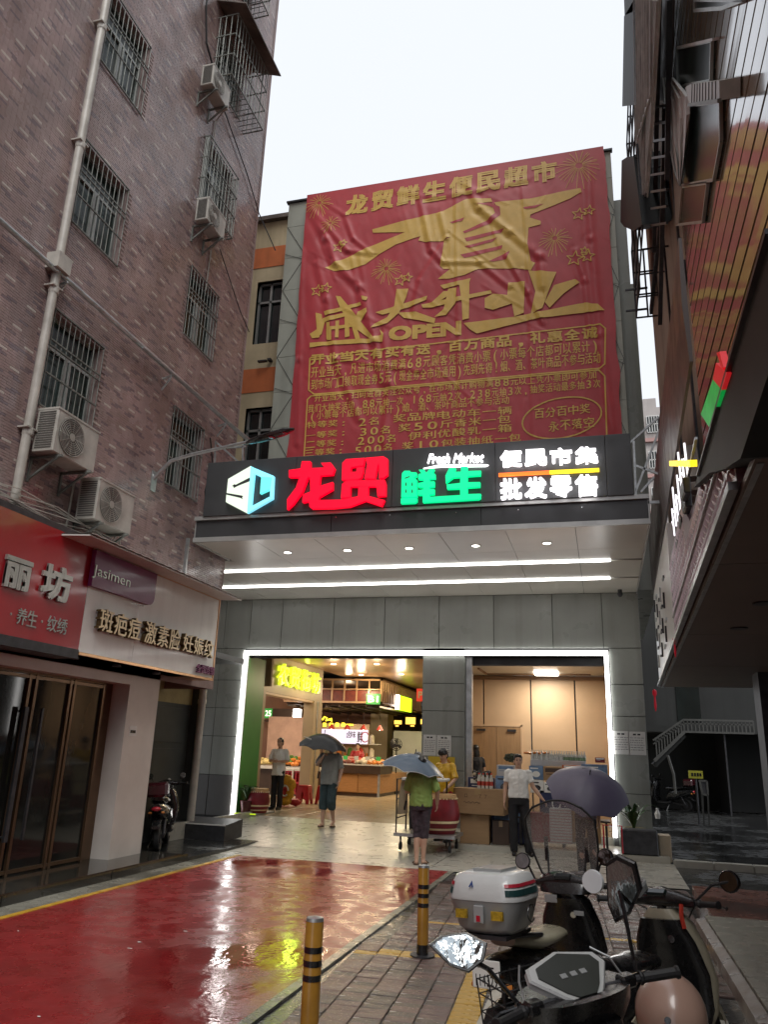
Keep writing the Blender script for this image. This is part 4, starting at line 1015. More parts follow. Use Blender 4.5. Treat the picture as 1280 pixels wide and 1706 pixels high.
ye_ = [[(675, 285), (900, 255), (1190, 198), (1245, 205), (1275, 230), (1190, 240), (980, 265), (820, 305), (730, 328), (700, 310)], [(765, 180), (800, 160), (860, 165), (865, 115), (935, 108), (930, 240), (890, 255), (880, 200), (800, 228), (765, 220)],
       [(950, 62), (1070, 70), (1040, 140), (1010, 220), (960, 245), (980, 150)], [(1020, 195), (1060, 125), (1150, 98), (1168, 110), (1100, 160), (1040, 220)]]
for g_ in (sheng, da, kai, ye_):
    mb = MB()
    for b_ in g_: flat(mb, [zB_(*p) for p in b_])
    cloth_print(mb)
mb = MB(); a, c, u = zB_(355, 360), zB_(665, 335), zB_(355, 300); word(mb, 'OPEN', (a[0], YB, a[1]), (c[0], YB, c[1]), (a[0], YB, u[1]), 0, .05); cloth_print(mb)
rows = [('开业当天有买有送,百万商品,礼惠全诚', 518, 611, 998, 565, 17, .03), ('开业当天,凡进市场消费满68元顾客凭消费小票(小票每个店都可以累计)', 519, 632, 1000, 587, 17, .012),
        ('到市场门口领取现金券5元(现金券全市场通用)先到先得!烟、酒、茶叶商品不参与活动', 519, 652, 1002, 607, 17, .012),
        ('开业当天,扫码进群关注公众号,在市场累计购物满88元以上凭小票即可参加', 525, 672, 995, 633, 12, .012), ('我们大抽奖活动,88元抽一次,168元抽2次,238元抽3次,抽奖活动最多抽3次', 514, 690, 1002, 648, 13, .012),
        ('(小票每个店都可以累计)烟、酒、茶叶商品不参与活动', 516, 702, 850, 675, 13, .008), ('特等奖:', 512, 716, 583, 711, 11, .015), ('2名', 596, 713, 633, 709, 13, .012), ('奖品牌电动车一辆', 655, 706, 855, 692, 13, .015),
        ('一等奖:', 510, 734, 583, 727, 11, .015), ('30名', 598, 729, 652, 724, 13, .015), ('奖50斤香米一包', 664, 722, 853, 706, 13, .015), ('二等奖:', 510, 749, 581, 743, 11, .015), ('200名', 595, 744, 661, 738, 13, .015), ('伊利优酸乳一箱', 680, 736, 855, 721, 13, .015),
        ('三等奖:', 508, 763, 578, 757, 11, .015), ('500名', 590, 760, 655, 753, 13, .015), ('奖10包装抽纸一包', 670, 752, 870, 737, 13, .015), ('百分百中奖', 890, 700, 985, 690, 16, .015), ('永不落空', 914, 722, 992, 713, 17, .015)]
for (s_, x0, y0, x1, y1, h, bo) in rows: brow(s_, x0, y0, x1, y1, h, bo)
# frames, ellipse, stars and fireworks
mb = MB(); W = .032
def pxl(pts): return [bp(*p) for p in pts]
line(mb, pxl([(520, 598), (1000, 543), (1009, 550), (1008, 610), (1000, 616), (525, 659), (516, 652), (518, 600)]), W, True)
line(mb, pxl([(508, 770), (514, 668), (520, 662), (998, 619), (1008, 630), (1012, 745)]), W)
cx, cz = bp(936, 698); ax_, az_ = abs(bp(1003, 698)[0] - cx), abs(bp(936, 665)[1] - cz)
line(mb, [(cx + ax_ * math.cos(u), cz + az_ * math.sin(u) + .07 * math.cos(u)) for u in np.linspace(0, 2 * math.pi, 41)[:-1]], W, True)
cloth_print(mb, 'printed_frame')
def star(px, py, r):
    mb = MB(); x, z = bp(px, py); line(mb, [(x + (r if k % 2 == 0 else r * .42) * math.sin(k * math.pi / 5 + .2), z + (r if k % 2 == 0 else r * .42) * math.cos(k * math.pi / 5 + .2)) for k in range(10)], .022, True); cloth_print(mb, 'printed_star')
for s_ in ((566, 415, .16), (574, 408, .1), (530, 487, .17), (545, 483, .15), (668, 470, .16), (680, 465, .13), (965, 360, .17), (982, 354, .14), (958, 434, .2), (980, 430, .16), (974, 420, .1)): star(*s_)
def burst(px, py, r, n):
    mb = MB(); x, z = bp(px, py)
    for k in range(n):
        t_ = 2 * math.pi * k / n + random.uniform(-.1, .1); r0, r1 = r * .15, r * random.uniform(.7, 1)
        line(mb, [(x + rr * math.cos(t_), z + rr * math.sin(t_) - .25 * rr * rr / r) for rr in np.linspace(r0, r1, 4)], .012)
    cloth_print(mb, 'printed_firework')
for s_ in ((533, 340, .42, 20), (965, 278, .6, 26), (645, 450, .42, 22), (925, 400, .42, 22), (552, 375, .3, 14)): burst(*s_)
# ================================================================== market hall interior
FZ = .25
hall = thing('market_hall', 'warm lit market hall interior with slatted ceiling seen through the entrance', 'interior', (-5, 22, FZ))
m_tan = mat('tan_wall_panel', (0.56, 0.41, 0.27), 0.45, var=0.05, vscale=1.5)
m_tanw = mat('beige_inner_wall', (0.42, 0.34, 0.24), 0.5, var=0.06, vscale=1.5)
m_pink = mat('dusky_pink_wall', (0.36, 0.20, 0.17), 0.6, var=0.08)
m_slat = mat('copper_ceiling_slat', (0.42, 0.26, 0.15), 0.3, 0.3, var=0.1)
m_wood = mat('light_wood_counter', (0.45, 0.23, 0.09), 0.4, var=0.12, vscale=4, stretch=(1, 1, 6))
m_doorw = mat('wood_door', (0.33, 0.21, 0.11), 0.45, var=0.12, vscale=4, stretch=(6, 6, .6))
m_warm = mat('warm_lamp', (1, .9, .7), .5, var=0, emis=4, ecol=(1, .85, .6, 1))
m_white_e = mat('white_lamp_panel', (1, 1, 1), .5, var=0, emis=4, ecol=(1, .95, .86, 1))
m_dkbrown = mat('dark_brown_metal', (0.075, 0.045, 0.03), 0.4, 0.3, var=0.15)
HZ = 3.9
# slatted ceiling
q = MB()
q.box(-20, -2.7, 16.55, 44, HZ + .1, HZ + .14); q.build('ceiling_deck', m_dkbrown, hall)
k = 0; y = 16.6
while y < 30:
    q = MB(); q.box(-8.2, -3.62, y, y + .17, HZ, HZ + .03); q.build('ceiling_slat', m_slat, hall); y += .24
q = MB(); q.box(-8.2, -3.62, 30, 44, HZ, HZ + .03); q.build('ceiling_far', m_slat, hall)
for px, py in ((556, 1106), (628, 1106), (602, 1124), (669, 1123), (580, 1136)):
    p = P(px, py, Z=HZ); q = MB(); q.lathe([(.001, -.012), (.07, -.012), (.075, 0)], (p.x, p.y, HZ), 16); q.build('ceiling_lamp', m_warm, hall)
    lamp_light('ceiling_lamp_light', 'POINT', (p.x, p.y, HZ - .5), 22, (1, .78, .5), .1)
# left inner wall with bulkhead, sign and column
WX = -8.2
q = MB(); q.box(WX - .2, WX, 16.5, 18.45, FZ, HZ); q.box(WX - .3, WX, 18.45, 22.6, 2.96, HZ)
q.build('inner_wall', m_tanw, hall)
q = MB(); q.box(WX - .3, WX + .02, 21.9, 22.15, FZ, 2.96); q.box(WX - .3, WX + .02, 22.3, 22.6, FZ, 2.96); q.build('column', m_tanw, hall)
q = MB(); q.box(WX - .02, WX + .035, 22.15, 22.22, FZ, 2.96); q.build('steel_trim', M_steel, hall)
q = MB(); q.box(WX - .3, WX - .01, 18.45, 22.6, 2.9, 2.955); q.build('bulkhead_trim', m_tan, hall)
q = MB(); q.box(-8.25, DX0 - .02, 16.9, 17.0, FZ, HZ); q.build('nib_wall', m_tanw, hall)
q = MB(); q.box(-16, -15.8, 16.5, 44, FZ, HZ); q.box(-16, -8.2, 30.0, 30.2, FZ, HZ); q.box(-11.4, -11.2, 25, 30, FZ, HZ); q.build('far_wall', m_pink, hall)
q = MB(); q.box(-3.7, -3.5, 19.5, 40, FZ, HZ); q.build('side_wall', m_tanw, hall)
q = MB(); q.box(-12, -3.5, 40, 40.2, FZ, HZ); q.build('end_wall', m_tanw, hall)
m_lime = mat('lit_lime_letter', (.5, .6, .05), .4, var=0, emis=.62, ecol=(.72, .95, .03, 1))
m_limeback = mat('lime_letter_return', (.4, .5, .02), .4, var=0, emis=.6, ecol=(.5, .7, .02, 1))
sg = thing('inner_market_sign', 'glowing lime green characters on the beige bulkhead inside the entrance', 'sign', (WX, 20, 3.3))
a = P(458, 1141, X=WX + .03); c = P(531, 1153, X=WX + .03); u = P(458, 1103, X=WX + .03)
letter_parts('农贸街坊', (WX + .03, a.y, 3.17), (WX + .03, c.y, 3.17), (WX + .03, a.y, 3.75), .08, m_lime, sg, .018, .14)
lamp_light('sign_glow', 'AREA', (WX + .25, (a.y + c.y) / 2, 3.5), 7, (.65, 1, .1), 1.6, .3, rot=(0, R_(-90), 0))
# room behind the left opening: stall number, produce
m_gsign = mat('green_stall_plate', (.03, .2, .05), .4, var=.05, emis=.35, ecol=(.05, .35, .06, 1))
def stall_plate(x0, x1, y, z0, z1, txt, lab, par=None, mm=None):
    t = thing('stall_sign', lab, 'sign', ((x0 + x1) / 2, y, z0)); q = MB(); q.box(x0, x1, y, y + .06, z0, z1); q.build('plate', mm or m_gsign, t)
    q = MB(); h = z1 - z0; word(q, txt, (x0 + .12 * (x1 - x0), y - .004, z0 + .2 * h), (x1 - .12 * (x1 - x0), y - .004, z0 + .2 * h), (x0 + .12 * (x1 - x0), y - .004, z1 - .2 * h), 0, .02); q.build('lettering', m_ew2, t); return t
m_ew2 = mat('pale_lit_print', (.8, .9, .7), .4, var=0, emis=.9, ecol=(.75, .9, .6, 1))
p0 = P(440, 1196, Y=25); p1 = P(454, 1180, Y=25)
stall_plate(p0.x, p1.x, 25, p0.z, p1.z, '25', 'small green stall number plate reading 25 behind the left opening')
q = MB(); q.box(p1.x + .01, p1.x + .75, 25, 25.3, p0.z, p1.z); q.box(p1.x-.5, p1.x + 1.3, 25, 25.1, p0.z - .12, p0.z - .06); q.build('stall_frame', m_dkbrown, hall)
q = MB(); q.box(p1.x + .78, p1.x + .98, 24.95, 25.2, p0.z + .02, p1.z); q.build('lit_box', m_white_e, hall)
lamp_light('left_room_light', 'AREA', (-10, 22, 3.6), 90, (1, .8, .6), 2, 2)
lamp_light('hall_light', 'AREA', (-6.2, 25.5, 3.0), 45, (1, .80, .5), 1.4, 2)
q = MB(); q.box(-10.9, -9.6, 24.9, 24.95, .25, 2.6); q.build('pale_panel', mat('pale_pink_panel', (.55, .36, .28), .5), hall)
def heap(name, lab, x0, x1, y0, y1, z, h, n, r, cols, seed):
    """loose produce piled on a counter: many small lumps, one object"""
    rd = random.Random(seed); q = MB()
    for i in range(n):
        u, v = rd.random(), rd.random(); hh = h * (1 - abs(2 * u - 1) ** 2 * .6) * (.4 + .6 * v)
        q.cur = min(len(cols) - 1, int((u * 1.7 + rd.uniform(-.12, .12)) * len(cols) / 1.7)); rr = r * rd.uniform(.7, 1.3)
        q.ball((x0 + (x1 - x0) * u, y0 + (y1 - y0) * v, z + hh * rd.uniform(.4, 1)), (rr * rd.uniform(.8, 1.6), rr, rr * .8), 7, 5, Matrix.Rotation(rd.random() * 6, 3, 'Z'))
    o = q.build(name, cols, smooth=True); o['label'] = lab; o['category'] = 'produce'; o['kind'] = 'stuff'; return o
v_y = mat('pale_yellow_produce', (.6, .48, .2), .5, var=.2, vscale=9); v_g = mat('leafy_green_produce', (.08, .2, .03), .5, var=.3, vscale=9)
v_r = mat('red_produce', (.5, .05, .03), .35, var=.2, vscale=9); v_w = mat('cream_produce', (.65, .58, .45), .45, var=.15, vscale=9); v_o = mat('orange_produce', (.6, .2, .03), .4, var=.15, vscale=9); v_p = mat('pink_meat', (.5, .2, .17), .35, var=.3, vscale=9)
st = thing('vegetable_stall', 'low vegetable stall behind the left opening with a red crate front', 'stall', (-10, 24, FZ))
q = MB(); q.box(-11.1, -8.6, 23.4, 24.6, .25, .98); q.build('counter', m_dkbrown, st); q = MB(); q.box(-11.1, -8.6, 23.3, 24.6, .98, 1.06); q.build('counter_top', M_white, st)
heap('produce_heap', 'heap of pale yellow vegetables on the stall behind the woman in white', -11, -8.7, 23.4, 24.4, 1.08, .3, 170, .07, [v_w, v_y, v_y, v_g, v_o, v_r], 3)
# B1 island
Yi, Xi = 24.4, -6.82
isl = thing('corner_stall', 'corner meat stall with a wood counter and a dark canopy numbered B1', 'stall', (Xi - 1.5, Yi, FZ))
q = MB(); q.box(-10.2, Xi, Yi + .02, Yi + 4.5, FZ + .1, .92); q.build('counter', m_wood, isl)
for x in (-9.95, -9.1, -8.3, -7.5):
    q = MB(); q.rbox(x, x + .78 if x + .78 < Xi else Xi - .02, Yi, Yi + .03, FZ + .12, .9, .006); q.build('counter_panel', m_wood, isl)
q = MB(); q.box(Xi - .05, Xi + .01, Yi - .01, Yi + .06, FZ, .92); q.build('corner_trim', M_steel, isl)
q = MB(); q.box(-10.2, Xi - .03, Yi + .05, Yi + 4.5, FZ, FZ + .1); q.build('plinth', m_dkbrown, isl)
q = MB(); q.box(-10.2, Xi + .05, Yi - .1, Yi + 1.3, .92, 1.16); q.build('display_case', m_dkbrown, isl)
q = MB(); q.box(-10.2, Xi + .08, Yi - .13, Yi + 1.32, 1.16, 1.2); q.build('counter_top', M_white, isl)
heap('meat_display', 'cuts of red and pink meat laid out on the corner stall counter', -9.2, Xi - .1, Yi, Yi + 1.1, 1.22, .16, 190, .075, [v_p, v_r, v_w, v_p, v_r, v_w, v_o], 5)
q = MB(); z0, z1 = 3.06, 3.85
# overhead frame: fascias with posts
q.box(-10.2, Xi, Yi, Yi + .08, z1 - .08, z1); q.box(-10.2, Xi, Yi, Yi + .08, z0, z0 + .06); q.box(Xi - .08, Xi, Yi, Yi + 6, z1 - .08, z1); q.box(Xi - .08, Xi, Yi, Yi + 6, z0, z0 + .06)
q.build('canopy_beam', m_slat, isl)
q = MB()
for k in range(9): x = Xi - k * .42; q.box(x - .05, x, Yi + .005, Yi + .07, z0 + .06, z1 - .08)
for k in range(20): yy = Yi + k * .3; q.box(Xi - .07, Xi - .01, yy, yy + .05, z0 + .06, z1 - .08)
q.box(-10.2, Xi, Yi + .02, Yi + .05, z0 + .42, z0 + .46); q.build('canopy_upright', m_slat, isl)
q = MB(); q.box(-10.2, Xi - .02, Yi + .05, Yi + .07, z0 + .06, z0 + .40); q.build('canopy_fascia', mat('dull_red_fascia', (.16, .03, .02), .4, var=.2, vscale=8), isl)
q = MB()
for k in range(6): q.box(-10.2, Xi, Yi + .3 + k * .8, Yi + .36 + k * .8, z0 - .06, z0)
for k in range(8): q.box(-10.1 + k * .45, -10.06 + k * .45, Yi + .1, Yi + 5.8, z0 - .12, z0 - .06)
q.box(-10.2, Xi, Yi, Yi + 6, z1 - .02, z1); q.build('ceiling_grid', m_dkbrown, isl)
xb0, xb1 = P(611, 1170, Y=Yi).x, P(633, 1170, Y=Yi).x
stall_plate(xb0, xb1 + .02, Yi - .06, 3.03, 3.36, 'B1', 'green stall plate reading B1 at the canopy corner')
q = MB(); a = P(663, 1170, X=Xi + .05); c = P(684, 1170, X=Xi + .05)
t = thing('lime_lightbox', 'bright lime green lightbox sign hanging from the corner stall canopy', 'sign', (Xi, a.y, 3.1)); q.box(Xi + .02, Xi + .1, a.y, min(c.y, a.y + 2.6), 2.98, 3.46); q.build('panel', mat('lime_panel', (.6, 1, .05), .4, var=0, emis=.9, ecol=(.62, 1, .02, 1)), t)
q = MB(); q.box(Xi + .0, Xi + .11, a.y - .12, a.y - .01, 2.98, 3.46); q.build('side_light', m_white_e, t)
pr = P(700, 1160, Y=30)
t = thing('red_hanging_sign', 'small red hanging sign at the edge of the pillar', 'sign', (-4.6, 24, 3.2)); a = P(694, 1168, Y=22); c = P(706, 1147, Y=22); q = MB(); q.box(a.x, c.x + .15, 22, 22.05, a.z, c.z); q.build('plate', mat('red_plate', (.5, .03, .02), .4, var=.05, emis=.3, ecol=(.7, .03, .01, 1)), t)
q = MB(); word(q, 'P', (a.x + .05, 21.99, a.z + .08), (a.x + .19, 21.99, a.z + .08), (a.x + .05, 21.99, c.z - .08), 0, .03); q.build('lettering', m_tan, t)
# warm lit menus over the far stalls
m_menu = mat('amber_lit_menu', (1, .6, .1), .4, var=.4, vscale=4, emis=1.2, ecol=(1, .55, .08, 1))
def boxes(lab, y, items, m, cat='sign', txt=None):
    t = thing('lit_menu_board', lab, cat, P(items[0][0], items[0][1], Y=y))
    for i, (x0, y0, x1, y1) in enumerate(items):
        a = P(x0, y1, Y=y); c = P(x1, y0, Y=y); q = MB(); q.box(a.x, c.x, y, y + .05, a.z, c.z); q.build('panel', m, t)
    return t
boxes('row of amber lit menu blocks behind the corner stall canopy', 32, [(657, 1200, 669, 1206), (676, 1195, 692, 1206), (701, 1198, 712, 1206), (659, 1208, 664, 1210), (684, 1208, 690, 1210)], m_menu)
m_yb = mat('yellow_lit_letter', (1, .8, .05), .4, var=0, emis=1.8, ecol=(1, .72, .03, 1))
boxes('row of small square yellow lights above the white poster', 27, [(x, 1204, x + 5, 1210) for x in (538, 549, 559, 569)] + [(577, 1206, 588, 1208)], m_yb)
t = thing('yellow_neon_script', 'small yellow neon script above the row of square lights', 'sign', P(540, 1200, Y=27)); q = MB()
q.path([P(x, y, Y=26.95) for x, y in ((537, 1199), (541, 1194), (545, 1196), (543, 1200), (549, 1198), (553, 1201), (552, 1196))], .03, 5); q.build('tube', m_yb, t)
# white poster lightbox
m_post = mat('pale_lit_poster', (.6, .55, .7), .4, var=.15, vscale=2.5, emis=.5, ecol=(.85, .78, .95, 1))
a = P(535, 1237, Y=27); c = P(613, 1216, Y=27)
t = thing('poster_lightbox', 'pale lit poster with red and dark calligraphy at the back of the hall', 'sign', (a.x, 27, a.z)); q = MB(); q.box(a.x, c.x, 27, 27.05, a.z, c.z); q.build('panel', m_post, t)
q = MB(); w = c.x - a.x; h = c.z - a.z; letters(q, '鲜', (a.x + w * .78, 26.99, a.z + .1 * h), (a.x + w * .90, 26.99, a.z + .1 * h), (a.x + w * .78, 26.99, a.z + .9 * h), 0, .02); letters(q, '卤味', (a.x + w * .55, 26.99, a.z + .4 * h), (a.x + w * .75, 26.99, a.z + .4 * h), (a.x + w * .55, 26.99, a.z + .9 * h), 0, .01); q.build('lettering', m_dkbrown, t)
q = MB(); q.path([(a.x + w * .95 + .14 * math.cos(u), 26.98, a.z + h * .5 + h * .35 * math.sin(u)) for u in np.linspace(.5, 5.5, 12)], .02, 4); q.build('swirl', v_r, t)
q = MB(); a2 = P(575, 1282, Y=27.3); c2 = P(614, 1245, Y=27.3); q.box(a2.x - 2, c2.x, 27.3, 27.4, FZ, 2.5); q.build('stall_back_wall', m_tan, hall)
q = MB()
for k in range(7):
    x = P(575 + k * 6, 1262, Y=27.2).x; z = P(575, 1264, Y=27.2).z; q.lathe([(.06, 0), (.07, .1), (.03, .16), (.03, .22)], (x, 27.2, z), 8)
o = q.build('hanging_jars', v_o); tag(o, 'row of small orange jars on the shelf behind the vendor', 'jars')
# pillar in the hall and grey panel with fan
q = MB(); q.box(P(616, 1240, Y=29).x, P(645, 1240, Y=29).x, 29, 29.8, FZ, HZ); q.build('hall_pillar', m_tanw, hall)
m_pgrey = mat('grey_green_panel', (.36, .38, .34), .4, var=.05)
q = MB(); a = P(654, 1290, Y=28); q.box(a.x, -3.6, 28, 28.1, FZ, P(654, 1217, Y=28).z); q.build('grey_partition', m_pgrey, hall)
t = thing('standing_fan', 'black standing fan in front of the grey partition', 'fan', P(661, 1262, Y=26.5))
f = P(661, 1240, Y=26.5); q = MB(); q.tube((f.x, f.y, FZ), (f.x, f.y, f.z), .02); q.build('pole', M_black, t); q = MB()
for r in (.08, .14, .2): q.path([(f.x + r * math.cos(u), f.y - .06, f.z + r * math.sin(u)) for u in np.linspace(0, 6.283, 17)], .012, 4)
for k in range(10): u = k * .628; q.tube((f.x, f.y - .06, f.z), (f.x + .2 * math.cos(u), f.y - .06, f.z + .2 * math.sin(u)), .008, n=4)
q.build('guard', M_black, t)
q = MB()
for k in range(3):
    T = Matrix.Translation((f.x, f.y, f.z)) @ Matrix.Rotation(k * 2.09, 4, 'Y'); q.box(-.04, .05, -.01, .01, .03, .18, T)
q.build('blade', M_darksteel, t)
# ------------------------------------------------------------------ right room
rm = thing('side_room', 'tan panelled side room with wooden double doors behind the stacked boxes', 'interior', (-1.4, 18.5, FZ))
RX0, RX1, RY, RZ = -3.1, .06, 18.6, 3.42
for a, c in ((RX0, -2.72), (-2.7, -1.62), (-1.60, -.62), (-.60, RX1 + .1)):
    q = MB(); q.rbox(a, c - .012, RY, RY + .05, FZ, RZ, .006); q.build('wall_panel', m_tan, rm)
q = MB(); q.box(RX0 - .05, RX1 + .2, RY + .03, RY + .1, FZ, RZ); q.build('backing', m_seam, rm)
q = MB(); q.box(RX0 - .08, RX0, 16.55, RY, FZ, RZ); q.box(RX1 + .02, RX1 + .1, 16.9, RY, FZ, RZ); q.build('side_wall', m_tan, rm)
q = MB(); q.box(RX0, RX1, 16.55, RY, RZ, RZ + .05); q.build('ceiling', m_soffit, rm)
q = MB(); q.box(RX0, RX1, RY - .07, RY - .0, RZ - .1, RZ - .02); q.box(RX0 + .0, RX0 + .07, 16.6, RY, RZ - .1, RZ - .02); q.box(RX0 + .5, RX1 - .3, RY - .5, RY - .45, RZ - .03, RZ); q.box(RX0 + .5, RX0 + .55, 16.9, RY - .45, RZ - .03, RZ); q.build('cornice', mat('brown_cornice', (.26, .16, .09), .4), rm)
q = MB(); x0, x1 = -2.97, -1.86; q.box(x0 - .04, x0, RY - .04, RY, FZ, 2.3); q.box(x1, x1 + .04, RY - .04, RY, FZ, 2.3); q.box(x0 - .04, x1 + .04, RY - .04, RY, 2.26, 2.3); q.build('door_frame', m_tan, rm)
for a, c in ((x0, (x0 + x1) / 2 - .005), ((x0 + x1) / 2 + .005, x1)):
    q = MB(); q.box(a, c, RY - .03, RY - .002, FZ, 2.25); q.build('door_leaf', m_doorw, rm)
q = MB(); q.box(x0 + .1, x0 + .3, RY - .07, RY - .03, 2.15, 2.2); q.box(x1 - .3, x1 - .1, RY - .07, RY - .03, 2.15, 2.2); q.build('door_closer', M_darksteel, rm)
q = MB(); p = P(900, 1108, Z=RZ - .03); q.rbox(p.x - .26, p.x + .26, 17.6, 18.1, RZ - .05, RZ - .005, .01); q.build('ceiling_light_panel', m_white_e, rm)
lamp_light('side_room_light', 'AREA', (-1.3, 17.8, RZ - .08), 23, (1, .86, .68), .5, .5)

# extra market clutter: crates, price cards and pendant lamps
m_crt = mat('blue_crate', (.05, .12, .3), .5, var=.1); m_crt2 = mat('white_foam_box', (.62, .62, .6), .6, var=.05)
def crate(lab, x, y, z, w, d, h, m):
    t = thing('crate', lab, 'crate', (x, y, z), 'crates among the market stalls')
    q = MB(); q.box(x - w, x + w, y - d, y + d, z, z + .02); q.build('bottom', m, t)
    for a, b_1, c_, d_1 in ((x - w, x - w + .02, y - d, y + d), (x + w - .02, x + w, y - d, y + d), (x - w + .021, x + w - .021, y - d, y - d + .02), (x - w + .021, x + w - .021, y + d - .02, y + d)):
        q = MB(); q.box(a, b_1, c_, d_1, z + .02, z + h * .45); q.box(a, b_1, c_, d_1, z + h * .6, z + h); q.build('side', m, t)
crate('blue plastic crate on the floor before the corner stall', -8.75, 24.0, FZ, .26, .18, .26, m_crt)
crate('white foam box on the floor left of the blue crate', -9.4, 24.05, FZ, .3, .2, .32, m_crt2)
crate('white foam box standing farther back beside the hall pillar', -6.2, 28.0, FZ, .3, .2, .34, m_crt2)
crate('blue plastic crate stacked at the far grey partition', -5.6, 27.6, FZ, .26, .2, .28, m_crt)
for k in range(7):
    x = -9.0 + k * .36; t = thing('price_card', ['first', 'second', 'third', 'fourth', 'fifth', 'sixth', 'seventh'][k] + ' price card from the wall end of the meat display', 'price card', (x, 24.5, 1.3), 'price cards on the corner stall'); q = MB(); q.box(x - .07, x + .07, 24.28, 24.29, 1.32, 1.44); q.build('card', m_crt2 if k % 3 else m_gsign, t)
    q = MB(); q.tube((x, 24.3, 1.2), (x, 24.3, 1.33), .005, n=4); q.build('pin', M_darksteel, t)
for k in range(5):
    x = -9.2 + k * .55; t = thing('pendant_lamp', ['first', 'second', 'third', 'fourth', 'fifth'][k] + ' red pendant lamp from the wall end of the meat counter', 'lamp', (x, 24.9, 2.3), 'pendant lamps over the counter'); q = MB(); q.lathe([(.02, .16), (.05, .12), (.12, 0), (.115, 0), (.04, .1)], (x, 24.9, 2.25), 14); q.build('shade', v_r, t)
    q = MB(); q.ball((x, 24.9, 2.28), .04, 8, 6); q.build('bulb', m_warm, t); q = MB(); q.tube((x, 24.9, 2.4), (x, 24.9, 3.0), .006, n=4); q.build('cord', M_black, t)
for k in range(10):
    z = 1.4 + (k // 5) * .45; x = -9.5 + (k % 5) * .4; q = MB(); q.lathe([(.001, 0), (.09, 0), (.09, .22), (.03, .3)], (x, 27.15, z), 10); o = q.build('jar', [v_y, v_o, v_g, v_r, v_w][k % 5]); tag(o, ['pale yellow', 'orange', 'green', 'red', 'cream'][k % 5] + (' jar on the upper' if k > 4 else ' jar on the lower') + ' shelf behind the vendor', 'jar', 'jars on the shelves')
q = MB(); q.box(-9.8, -7.6, 27.0, 27.3, 1.36, 1.39); o = q.build('wall_shelf', M_white); tag(o, 'lower white shelf on the wall behind the vendor', 'shelf'); q = MB(); q.box(-9.8, -7.6, 27.0, 27.3, 1.81, 1.84); o = q.build('wall_shelf', M_white); tag(o, 'upper white shelf on the wall behind the vendor', 'shelf')
# ================================================================== right side of the lane
def rp(k, px, py):        # point on the slanted sign plane k
    r = CAM_ROT @ Vector((px - 640.0, 853.0 - py, -FPX)); s_ = k / (r.x - .029 * r.y); return r * s_ + Vector((0, 0, CAMH))
def K(k, y, z): return Vector((k + .029 * y, y, z))
WXR = 1.25
m_gloss = mat('glossy_wall_tile', (0.30, 0.24, 0.16), 0.17, var=0.15, vscale=1.0, spec=1.0, coat=1.0, stretch=(1, .25, 1))
m_gloss.node_tree.nodes['Principled BSDF'].inputs['Coat IOR'].default_value = 1.75
m_joint = mat('dark_joint', (0.015, 0.015, 0.02), 0.6, var=0)
m_rstuc = mat('tan_stucco', (0.36, 0.27, 0.20), 0.75, var=0.1, vscale=1.5, dirt=.3, streak=.4)
m_brown = mat('brown_beam_cladding', (0.10, 0.075, 0.068), 0.4, var=0.12, vscale=2, rvar=.1, streak=.2)
m_blk = mat('black_awning_sheet', (0.010, 0.012, 0.012), 0.6, var=0.3, vscale=3, spec=.25)
m_sof = mat('brown_soffit', (0.13, 0.10, 0.08), 0.5, var=0.08, vscale=1)
rb = thing('glossy_tiled_building', 'building on the right clad in long glossy tile strips that mirror the sky', 'building', (WXR, 6, 3))
YG = 8.9
q = MB(); q.quad((WXR + .02, 2, 4.2), (WXR + .02, 2, 30), (WXR + .02, YG, 30), (WXR + .02, YG, 4.2)); q.quad((WXR + .02, YG, 3.05), (8, YG, 3.05), (8, YG, 30), (WXR + .02, YG, 30)); q.box(WXR + .4, WXR + .5, 2, YG, 4.2, 30)
q.build('wall', m_joint, rb)
q = MB(); q.box(WXR + .02, 9, -26, 2.0, 3.4, 9); q.box(WXR + .9, 9, -26, 2.0, 0, 3.4); q.build('unseen_rear_wing', m_rstuc, rb)  # unseen, added behind the camera to dim mirrors and lane; kept low for brightness
z = 4.3
while z < 18:
    hh = .205
    q = MB(); dz = random.uniform(-.003, .003); q.add([(WXR, 2.0, z), (WXR + random.uniform(-.003, .003), YG, z), (WXR + dz, YG, z + hh), (WXR + dz, 2.0, z + hh), (WXR + .025, 2.0, z), (WXR + .025, YG, z), (WXR + .025, YG, z + hh), (WXR + .025, 2.0, z + hh)], [(0, 3, 2, 1), (4, 5, 6, 7), (0, 1, 5, 4), (3, 7, 6, 2), (0, 4, 7, 3), (1, 2, 6, 5)]); q.build('tile_strip', m_gloss, rb)
    z += .24
for pts in (((1129, 82), (1187, 68), (1185, 135), (1143, 142), (1130, 150)), ((1149, 177), (1201, 169), (1202, 235), (1190, 300), (1137, 309), (1143, 250)), ((1129, 313), (1180, 305), (1172, 370), (1128, 375)), ((1158, 0), (1240, 0), (1205, 14), (1158, 18))):
    pp_ = [P(*p, X=WXR - .03) for p in pts]
    q = MB(); q.prism(pp_, (.05, 0, 0)); w = q.build('window', m_curt, rb)
    q = MB()
    for k in range(len(pp_)): q.bar(pp_[k], pp_[(k + 1) % len(pp_)], .03)
    q.build('frame', m_alu, w)
q = MB(); pp_ = [P(*p, X=WXR - .06) for p in ((1128, 78), (1187, 64), (1187, 69), (1129, 83))]; q.prism(pp_, (.06, 0, 0)); q.build('window_hood', M_white, rb)
t = thing('air_conditioner', 'weathered air conditioner on the glossy right wall under the upper window', 'air conditioner', P(1170, 160, X=WXR - .1))
pts = [P(*p, X=WXR - .16) for p in ((1142, 146), (1150, 141), (1199, 135), (1199, 168), (1149, 175))]
q = MB(); q.prism(pts, (.15, 0, 0)); q.build('casing', m_acw, t)
q = MB()
